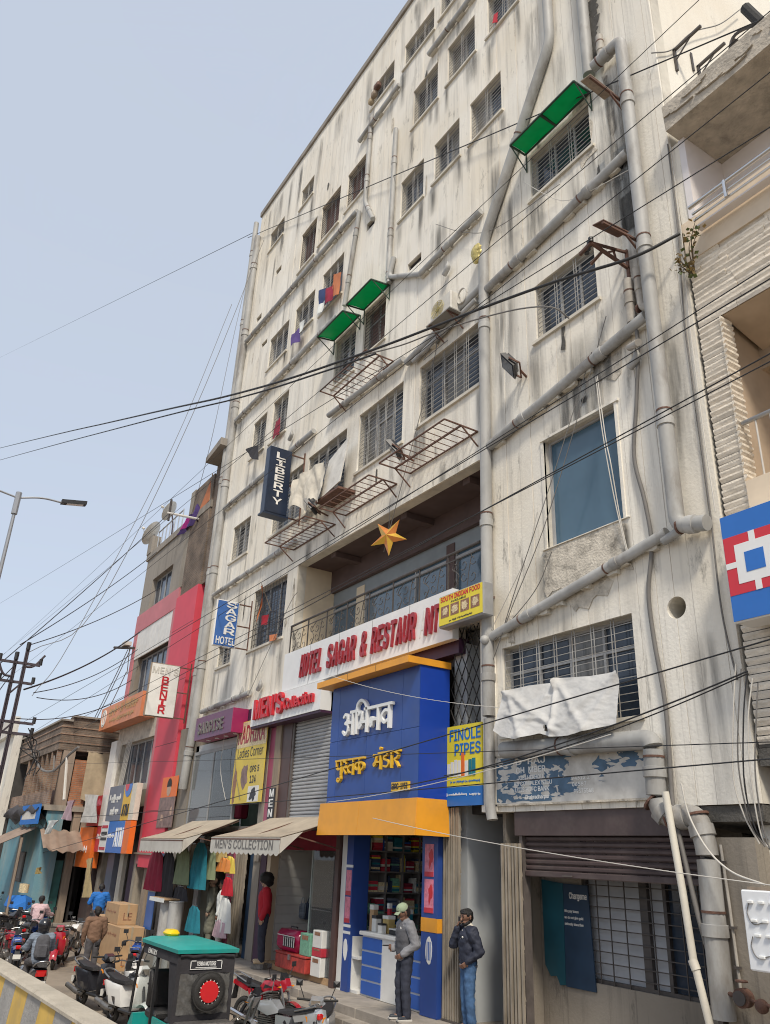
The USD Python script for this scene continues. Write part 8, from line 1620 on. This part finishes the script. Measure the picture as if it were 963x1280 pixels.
    for n_, mat, kind, wr in clothes:
        if kind in ("top", "tee"):
            bb = [(j["pelvis"] + (0, 0, .02), j["chest"], .152 * k, .164 * k, (.92, 1.22, 1)), (j["chest"], j["neck"] - (0, 0, .05 * k), .142 * k, .075 * k, (.88, 1.2, 1))]
            for s in "lr":
                bb += [(j["neck"] - (0, 0, .07 * k), j["sh" + s], .09 * k, .09 * k), (j["sh" + s], j["el" + s], .089 * k, .077 * k)]
                if kind == "top": bb += [(j["el" + s], j["wr" + s], .076 * k, .056 * k)]
            P_(t, n_, blend(bb, .026, 5, wr, seed), mat)
        elif kind == "torso":
            bb = [(j["pelvis"] + (0, 0, .03), j["chest"], .160 * k, .171 * k, (.92, 1.2, 1)), (j["chest"], j["neck"] - (0, 0, .06 * k), .168 * k, .09 * k, (.92, 1.17, 1))]; P_(t, n_, blend(bb, .026, 5, wr, seed), mat)
        elif kind == "collar": P_(t, n_, blend([(j["neck"] + (-.02 * k, 0, -.04 * k), j["neck"] + (-.01 * k, 0, -.01 * k), .085 * k, .075 * k)], .02, 3), mat)
        elif kind == "hem": P_(t, n_, blend([(j["pelvis"] + (0, 0, -.075 * k), j["pelvis"] + (0, 0, -.05 * k), .155 * k, .158 * k, (.92, 1.2, .2))], .02, 3), mat)
        elif kind == "legs":
            bb = [(j["pelvis"], j["pelvis"] + (0, 0, .06), .125 * k, .122 * k, (.88, 1.2, 1))]
            for s in "lr": bb += [(j["pelvis"] - (0, 0, .03), j["hip" + s], .10 * k, .102 * k), (j["hip" + s], j["kn" + s], .106 * k, .082 * k), (j["kn" + s], j["an" + s] - (0, 0, .01), .08 * k, .066 * k)]
            P_(t, n_, blend(bb, .028, 5, wr, seed + 5), mat)
        elif kind == "skirt":
            bb = [(j["pelvis"] + (0, 0, .1), j["pelvis"] - (0, 0, .55 * k), .13 * k, .17 * k, (.9, 1.2, 1))]; P_(t, n_, blend(bb, .03, 4, wr, seed), mat)
        elif kind == "shoes":
            for s in "lr":
                a, o = j["an" + s], j["to" + s]; f_ = P_(t, "shoe", blend([(a - (0.02, 0, .045 * k), o - (0, 0, .012 * k), .042 * k, .036 * k), (a - (.01, 0, .0), a - (.02, 0, .05 * k), .046 * k, .045 * k)], .018, 4), mat)
                if n_ == "sole": P_(f_, "sole", MB().hull([a + (-.07 * k, .045 * k, -.079 * k), a + (-.07 * k, -.045 * k, -.079 * k), o + (.045 * k, .04 * k, -.04 * k), o + (.045 * k, -.04 * k, -.04 * k), a + (-.07 * k, .045 * k, -.055 * k), a + (-.07 * k, -.045 * k, -.055 * k), o + (.045 * k, .04 * k, -.018 * k), o + (.045 * k, -.04 * k, -.018 * k)]), "shoe_sole", False)
    return t, j, hd
STAND = dict(pelvis=(0, 0, .95), chest=(0.01, 0, 1.27), neck=(0, 0, 1.45), head=(.025, 0, 1.575), shl=(0, .2, 1.385), shr=(0, -.2, 1.385), ell=(-.03, .24, 1.11), elr=(-.03, -.24, 1.11), wrl=(.06, .25, .87), wrr=(.06, -.25, .87),
             hipl=(0, .09, .90), hipr=(0, -.09, .90), knl=(.02, .10, .49), knr=(.02, -.10, .49), anl=(-.02, .11, .08), anr=(-.02, -.11, .08), tol=(.12, .125, .045), tor=(.12, -.125, .045), hal=((.15, 0, -1), (0, -1, .1), .45), har=((.15, 0, -1), (0, 1, .1), .45))
# man in cap, facing down the street, looking down, left hand in the pocket
J = dict(STAND, ell=(-.08, .27, 1.12), wrl=(.10, .17, .97), hal=((.8, -.5, -.5), (0, -1, 0), .3), elr=(-.04, -.25, 1.12), wrr=(.16, -.16, 1.02), har=((1, .3, .3), (0, 1, .3), .8), knr=(.05, -.09, .49), anr=(.03, -.1, .08), tor=(.17, -.12, .045), head=(.045, 0, 1.565), neck=(.0, 0, 1.45))
q = onY(505, 1276, -.62)
t, j, hd = person("person", "man in pale green cap and grey hoodie looking down before the bookshop counter", (-12.7, -.64, .775), 258, J, [("jeans", "denim_dark", "legs", .036), ("hoodie_sleeves", "hoodie_light", "top", .045), ("hoodie_body", "hoodie_dark", "torso", .045), ("hood", "hoodie_light", "collar", 0), ("hem_band", "hoodie_light", "hem", 0), ("sole", "shoe_dark", "shoes", 0)], cap="cap_green", head_tilt=24, seed=1)
part(t, "chest_badge", MB().ball(j["chest"] + (.115, .08, .06), .035, 1, (.25, .8, 1.2)), "paper_white", local=True); part(t, "phone", MB().rbox(j["wrr"][0] + .06, j["wrr"][0] + .2, -.17, -.1, j["wrr"][2] + .04, j["wrr"][2] + .055, .006), "black_plastic", local=True)
# man on the telephone
J = dict(STAND, shr=(.01, -.185, 1.39), elr=(.17, -.25, 1.17), wrr=(.14, -.12, 1.42), har=((-.25, .35, 1), (-.6, 1, 0), .8), ell=(-.10, .26, 1.12), wrl=(.08, .19, .95), hal=((.7, -.5, -.6), (0, -1, 0), .3), head=(.03, 0, 1.575))
q = onY(601, 1290, .12)
t, j, hd = person("person", "bearded man in navy jacket and blue jeans holding a telephone at the alley mouth", (q[0], -.12, PLINTH - .005), 252, J, [("jeans", "denim_blue", "legs", .038), ("jacket", "jacket_navy", "top", .06), ("shirt_collar", "cloth_cream", "collar", 0), ("hem_band", "hoodie_light", "hem", 0), ("sole", "shoe_dark", "shoes", 0)], beard=True, head_tilt=6, head_yaw=18, seed=2)
part(t, "zip", MB().tube([(.128, .01, 1.0), (.145, .01, 1.25), (.10, 0, 1.40)], .008, 6), "cable_white", local=True); part(t, "badge", MB().ball((.13, .09, 1.30), .018, 1), "paper_white", local=True); part(t, "telephone", MB().rbox(.12, .135, -.12, -.05, 1.45, 1.59, .005), "black_plastic", local=True)
# man in brown jacket on the road, back to us
J = dict(STAND, ell=(.03, .26, 1.12), wrl=(.1, .24, .88), elr=(.03, -.26, 1.12), wrr=(.14, -.2, .9))
person("person", "man in brown jacket standing on the road with his back to the camera", (-24.3, -2.75, 0), 178, J, [("trousers", "trouser_grey", "legs", .03), ("jacket", "jacket_brown", "top", .03), ("sole", "shoe_dark", "shoes", 0)], seed=3)
# man in blue shirt by the cartons
q = onY(128, 1112, -1.5); J = dict(STAND, ell=(.05, .3, 1.15), wrl=(.2, .2, 1.0), elr=(.05, -.3, 1.15), wrr=(.2, -.2, 1.0))
person("person", "man in bright blue shirt with small white print standing behind the cartons", (*onZ(128, 1106, 2.05)[:2], .36), 170, J, [("trousers", "trouser_grey", "legs", .03), ("shirt", "shirt_blue", "tee", .04), ("sole", "shoe_dark", "shoes", 0)], seed=4)
# riders
SIT = dict(pelvis=(-.30, 0, .86), chest=(-.22, 0, 1.18), neck=(-.19, 0, 1.36), head=(-.155, 0, 1.49), shl=(-.2, .185, 1.30), shr=(-.2, -.185, 1.30), ell=(.02, .27, 1.07), elr=(.02, -.27, 1.07), wrl=(.26, .29, 1.05), wrr=(.26, -.29, 1.05), hipl=(-.27, .1, .84), hipr=(-.27, -.1, .84), knl=(.12, .17, .78), knr=(.12, -.17, .78), anl=(.08, .17, .40), anr=(.08, -.17, .40), tol=(.22, .18, .37), tor=(.22, -.18, .37), hal=((.8, .3, -.1), (0, 0, -1), 1.2), har=((.8, -.3, -.1), (0, 0, -1), 1.2))
t, j, hd = person("person", "rider in striped jacket with grey backpack and black helmet on the moving scooter", (-21.2, -4.75, 0), 176, SIT, [("trousers", "trouser_grey", "legs", .03), ("jacket", "cloth_striped", "top", .03), ("sole", "shoe_dark", "shoes", 0)], seed=5, hairstyle="bald")
part(t, "helmet", blend([(hd(-.03, 0, .05), hd(.03, 0, .05), .135, .13), (hd(-.02, 0, -.04), hd(.04, 0, -.06), .12, .09)], .02, 3), "bike_black", True, local=True); part(t, "backpack", blend([((-.42, 0, .98), (-.38, 0, 1.26), .12, .11, (.8, 1.35, 1))], .025, 3, .02), "hoodie_dark", True, local=True); part(t, "backpack_pocket", MB().rbox(-.55, -.5, -.1, .1, .92, 1.18, .03), "hoodie_dark", local=True)
person("person", "person in pale pink shirt sitting on a parked motorcycle at left", (-31.0, -2.8, 0), 150, SIT, [("trousers", "cloth_navy", "legs", .03), ("shirt", "shirt_pink", "top", .04), ("sole", "shoe_dark", "shoes", 0)], seed=6)
# shop mannequins
J = dict(STAND, ell=(-.02, .235, 1.11), wrl=(.05, .23, .86)); q = onY(325, 1206, -.3)
t, j, hd = person("mannequin", "shop mannequin with curly black wig, red sweater and dark jeans beside the purple door", (q[0], -.3, PLINTH + .1), -112, dict(STAND), [("jeans", "denim_dark", "legs", .02), ("sweater", "cloth_red", "top", .02), ("shoes", "leather_tan", "shoes", 0)], hairstyle="curly", skin="skin_pale", cat="mannequin", seed=7, height=1.85)
part(t, "stand", MB().disc((0, 0, -.05), (0, 0, 1), .2, .1), "engine_grey", local=True); part(t, "sweater_print", MB().rbox(.125, .135, .0, .12, 1.33, 1.37, .004), "paper_white", local=True)
q = onY(274, 1165, -.2); t, j, hd = person("mannequin", "dark-haired mannequin in white kurta under the lettered awning", (q[0], -.2, PLINTH + .1), -120, dict(STAND), [("trousers", "cloth_white", "legs", .02), ("kurta_skirt", "cloth_white", "skirt", .03), ("kurta", "cloth_white", "top", .02), ("shoes", "leather_tan", "shoes", 0)], cat="mannequin", seed=8, height=1.62); part(t, "stand", MB().disc((0, 0, -.05), (0, 0, 1), .2, .1), "engine_grey", local=True)
q = onY(259, 1165, -.2); t, j, hd = person("mannequin", "pale bald mannequin in olive-grey suit left of the white kurta", (q[0], -.15, PLINTH + .1), -120, dict(STAND), [("trousers", "cloth_green_grey", "legs", .02), ("kurta_skirt", "cloth_green_grey", "skirt", .03), ("kurta", "cloth_green_grey", "top", .02), ("shoes", "leather_tan", "shoes", 0)], cat="mannequin", seed=9, height=1.66, hairstyle="bald", skin="skin_pale"); part(t, "stand", MB().disc((0, 0, -.05), (0, 0, 1), .2, .1), "engine_grey", local=True)
q = onY(298, 945, .6)
t = thing("display_bust", "pale draped bust in the first floor glass showcase", "mannequin", (-23.4, .7, 3.86)); part(t, "torso", blend([((-23.4, .7, 4.5), (-23.4, .7, 5.0), .13, .2, (1.2, .8, 1)), ((-23.4, .7, 5.1), (-23.4, .7, 5.3), .12, .05)], .04, 4, .03), "cloth_white", True); part(t, "stem", MB().tube([(-23.4, .7, 3.86), (-23.4, .7, 4.5)], .03, 8), "steel"); part(t, "base", MB().disc((-23.4, .7, 3.875), (0, 0, 1), .2, .03), "steel"); part(t, "red_wrap", MB().rbox(-23.6, -23.2, .55, .85, 4.1, 4.6, .05), "cloth_crimson")

# ---------------------------------------------------------------- cables and wires
def wire(name, label, pts, r=.012, mat="cable_black", group=None, sagv=0.0, cat="cable", n=24):
    p = [np.asarray(q, float) for q in pts]
    if len(p) == 2: path = sag(p[0], p[1], sagv, n)
    else: path = polyline(p, 6)
    return solo(name, MB().tube(path, r, 6), mat, label, cat, group, smooth=True)
def S(px, py, off): return onY(px, py, -off)
# twin thick service cables to the rusty truss bracket
wire("thick_cable", "thick black twisted cable sweeping from the left edge up to the truss bracket", [S(-60, 575, 4.2), S(0, 560, 4.0), S(150, 525, 3.4), S(300, 491, 2.8), S(450, 443, 2.0), S(600, 386, 1.3), S(700, 350, 1.0), S(790, 322, .6), S(850, 292, .15)], .027)
wire("thick_cable", "lower strand of the thick black cable pair crossing the left sky", [S(-60, 592, 4.1), S(0, 575, 3.9), S(160, 532, 3.3), S(300, 497, 2.7), S(400, 466, 2.3), S(470, 442, 1.95)], .022)
wire("slack_cable", "grey cable drooping from the thick pair across the middle pipe to the barred window", [S(440, 447, 1.9), S(500, 432, 1.2), S(545, 415, .9), S(600, 398, .5), S(650, 386, .4), S(690, 384, .4), S(712, 398, .1)], .016, "cable_grey")
def run(label, a, c, off, r=.011, left=None, right=None, mat="cable_black", sagv=.15):
    A, C = S(*a, off), S(*c, off); d = C - A
    p = A + d * ((-78 - A[0]) / d[0]) if (left or 0) >= .35 else A - d * (left or 0); q = C + d * (right or 0); wire("overhead_wire", label, [p, q], r, mat, None, sagv)
run("upper wire crossing the big green rain shade towards the top right corner", (640, 282), (963, 10), 1.2, .008, .35, 1.4)
run("topmost wire crossing the upper drain pipes to the top right", (640, 218), (871, 0), 1.0, .007, .4, 1.4)
run("wire crossing the neighbour's white balcony and the right drain pipe", (697, 299), (963, 87), 1.3, .008, .5, 1.4)
run("wire passing in front of the blue window to the stone cladding", (600, 635), (963, 437), 1.5, .009, .9, 1.4)
run("wire crossing just above the blue window", (600, 558), (849, 400), 1.1, .008, .6, 1.4)
run("wire over the restaurant balcony towards the middle pipe", (340, 715), (640, 536), 1.4, .009, .5, 1.4)
run("lower wire along the balcony railing towards the food sign", (355, 762), (640, 614), 1.6, .008, .6, 1.6)
run("wire from the far pole rising past the Liberty sign", (210, 622), (420, 490), 1.8, .008, 1.0, 3.0)
run("dark cable crossing the lower barred window and the blue bookshop sign", (420, 952), (963, 790), 1.8, .009, .9, 1.4)
run("bundled cable under the lower barred window above the fat pipe", (560, 962), (935, 839), 1.3, .010, .3, .0)
run("second bundled cable just below the first, under the tarpaulin", (620, 948), (935, 842), 1.25, .008, .3, .0)
run("thin level wire in front of the peeled notice", (420, 938), (963, 918), 1.6, .006, .5, 1.4); run("thin level wire low across the peeled notice", (600, 977), (864, 956), 1.2, .009, .4, .4)
run("white drop wire from the orange hood across the roller shutter", (480, 1024), (963, 1066), 1.4, .006, .05, 1.2, "cable_white", .3)
run("white drop wire fanning to the left of the orange hood", (410, 1003), (610, 955), 1.7, .006, .0, .5, "cable_white", .1); run("white wire crossing the blue bookshop sign above its letters", (420, 845), (565, 873), 1.7, .005, .1, .3, "cable_white", .1)
# wires between the far pole, roofs and the hotel
pm = PM
for i, (a, l_) in enumerate((((310, 297), "upper of two sky wires from the hotel's top left corner"), ((318, 290), "lower of two sky wires from the hotel's top left corner"))):
    wire("overhead_wire", l_, [S(a[0], a[1], .1), S(-40, (446, 466)[i], 5.2)], .013, "cable_black", None, .3)
wire("overhead_wire", "wire slanting down the sky beside the hotel's left edge to the street poles", [S(330, 300, .3), S(240, 520, 2.2), S(120, 760, 4.0), onX(37, 815, -25.0)], .01, "cable_grey")
wire("overhead_wire", "steep wire close beside the hotel's left drain pipes", [S(312, 335, .3), S(290, 430, .8), S(262, 560, 1.0), S(236, 655, .1)], .009, "cable_grey")
wire("overhead_wire", "long faint wire falling from the hotel to the far end of the street", [S(290, 380, 1.0), S(215, 560, 2.5), S(90, 800, 4.5), onX(40, 870, -25.0)], .009, "cable_grey")
for i, (a, c, l_) in enumerate((((212, 641), (-10, 838), "wire from the far pole to the lamp arm above the pink building"), ((196, 690), (25, 806), "wire from the far pole to the roof of the pink building"), ((200, 735), (38, 806), "wire from the far pole's right insulator to the pink building's top storey"), ((175, 790), (30, 862), "thicker pair of wires from the far pole across the pink building"), ((172, 812), (42, 866), "wire from the far pole to the bracket lamp"), ((165, 850), (46, 872), "lowest slack wire from the far pole to the pink building"), ((172, 862), (20, 898), "bottom wire crossing the sky above the old house"))):
    A = onX(c[0], c[1], -25.0); wire("overhead_wire", l_, [onY(a[0], a[1], -.4), A], .014 if i != 3 else .025, "cable_black", None, .1 + .05 * i)
for i, (a, c, l_) in enumerate((((160, 812), (118, 898), "left of three steep drop wires under the bracket lamp"), ((163, 812), (121, 898), "middle of three steep drop wires under the bracket lamp"), ((158, 840), (130, 898), "right of three steep drop wires under the bracket lamp"))): wire("drop_wire", l_, [onY(a[0], a[1], -.3), onY(c[0], c[1], -.4)], .018, "cable_grey", None, .05)
wire("overhead_wire", "left wire running off the far pole out of the frame", [onX(20, 830, -25), onX(-30, 880, -22)], .014); wire("overhead_wire", "second left wire running off the far pole out of the frame", [onX(12, 845, -25), onX(-30, 905, -22)], .014)
# hose-thick cable down the right part of the hotel front
wire("black_hose", "thick dark cable snaking down the white wall from the truss bracket to the leaning pipe", [S(784, 352, .12), S(797, 420, .1), S(796, 500, .07), S(793, 570, .07), S(806, 625, .07), S(815, 680, .07), S(811, 740, .07), S(818, 800, .07), S(832, 880, .07), S(838, 960, .08), S(842, 1010, .12), S(853, 1060, .2), S(872, 1140, .2), S(886, 1190, .18)], .032, "cable_grey")
wire("white_cable", "bunch of white cables hanging in front of the blue window, left strand", [S(745, 470, .08), S(752, 530, .15), S(762, 590, .2), S(772, 640, .12), S(786, 700, .06)], .009, "cable_white"); wire("white_cable", "bunch of white cables hanging in front of the blue window, right strand", [S(747, 470, .08), S(757, 545, .18), S(764, 580, .22), S(776, 650, .1), S(788, 702, .06)], .009, "cable_white")
wire("thin_cable", "long thin cable slanting from the upper window down to the silver tarpaulin", [S(758, 395, .08), S(720, 530, .2), S(680, 660, .25), S(640, 760, .2), S(615, 830, .1)], .008, "cable_grey"); wire("thin_cable", "second thin cable slanting down beside the blue window's left side", [S(740, 440, .08), S(690, 600, .3), S(650, 720, .3), S(625, 800, .1)], .008, "cable_grey")
wire("thin_cable", "cable running down the right edge seam of the hotel wall", [S(835, 180, .05), S(848, 290, .05), S(856, 400, .05), S(872, 520, .05), S(888, 640, .06), S(902, 760, .06), S(922, 850, .05)], .013, "cable_grey"); wire("thin_cable", "pale cable strapped to the right edge seam of the hotel wall", [S(838, 180, .05), S(852, 290, .05), S(862, 400, .05), S(880, 540, .06), S(895, 640, .1)], .009, "cable_white")
rg = np.random.default_rng(21)
for i, l_ in enumerate(("leftmost", "second from left", "middle", "second from right", "rightmost")):
    a = 925 + i * 7; wire("loose_cable", f"loose hanging cable under the bank sign, {l_} of five", [S(a - 5, 830 + 6 * i, .3), S(a - 10 + rg.uniform(-3, 3), 900, .35), S(a - 8, 970 + rg.uniform(-10, 10), .35), S(a + 6, 1020 + 8 * i, .3), S(a + 25, 1055 + 4 * i, .2)], .009, ("cable_white", "cable_grey", "cable_black", "cable_white", "cable_grey")[i])
wire("drop_wire", "white cable curving from the wall bottom to the light board", [S(852, 980, .3), S(862, 1020, .3), S(885, 1062, .35), S(915, 1090, .4), S(956, 1106, .5)], .012, "cable_white")
wire("loose_cable", "cable bundle along the top of the middle pipe below the red window", [S(480, 690, .1), S(545, 440, .1), S(530, 450, .2), S(560, 425, .2)], .01, "cable_grey")
wire("thin_cable", "pair of thin cables running down beside the middle drain pipe", [S(606, 800, .08), S(612, 860, .1), S(609, 900, .08), S(612, 1000, .08)], .009, "cable_grey")
for i, (pts, l_) in enumerate((([(612, 792), (640, 735), (660, 690), (672, 640)], "thin dark wire rising from the middle pipe towards the blue window"), ([(618, 800), (668, 740), (690, 690)], "second thin wire rising from the middle pipe to the bare plaster patch"), ([(380, 800), (372, 860), (352, 890)], "wire drooping across the left end of the hotel sign board"), ([(310, 870), (360, 760), (372, 740)], "wire rising from the showcase to the balcony's left corner"), ([(283, 905), (276, 960), (282, 1000)], "white drooping wire before the glass showcase"), ([(302, 900), (294, 950), (300, 1000)], "white wire hanging left of the yellow banner"), ([(655, 228), (700, 250), (735, 240), (790, 210)], "thin wire looping below the big green rain shade"), ([(545, 280), (580, 290), (620, 285), (700, 230)], "wire looping from the middle pipe to the upper right window"))):
    wire("thin_cable", l_, [S(*p, .15) for p in pts], .008, "cable_grey" if i % 2 else "cable_white")
wire("flank_wire", "thin wire strung across the sunlit flank wall from the corner to the brackets", [onX(815, 66, XR + .05), onX(840, 62, XR + .05), onX(866, 40, XR + .1), onX(900, 30, XR + .1), onX(925, 12, XR + .1)], .012, "cable_grey") if onX(866, 40, XR + .1)[1] > 0 else None
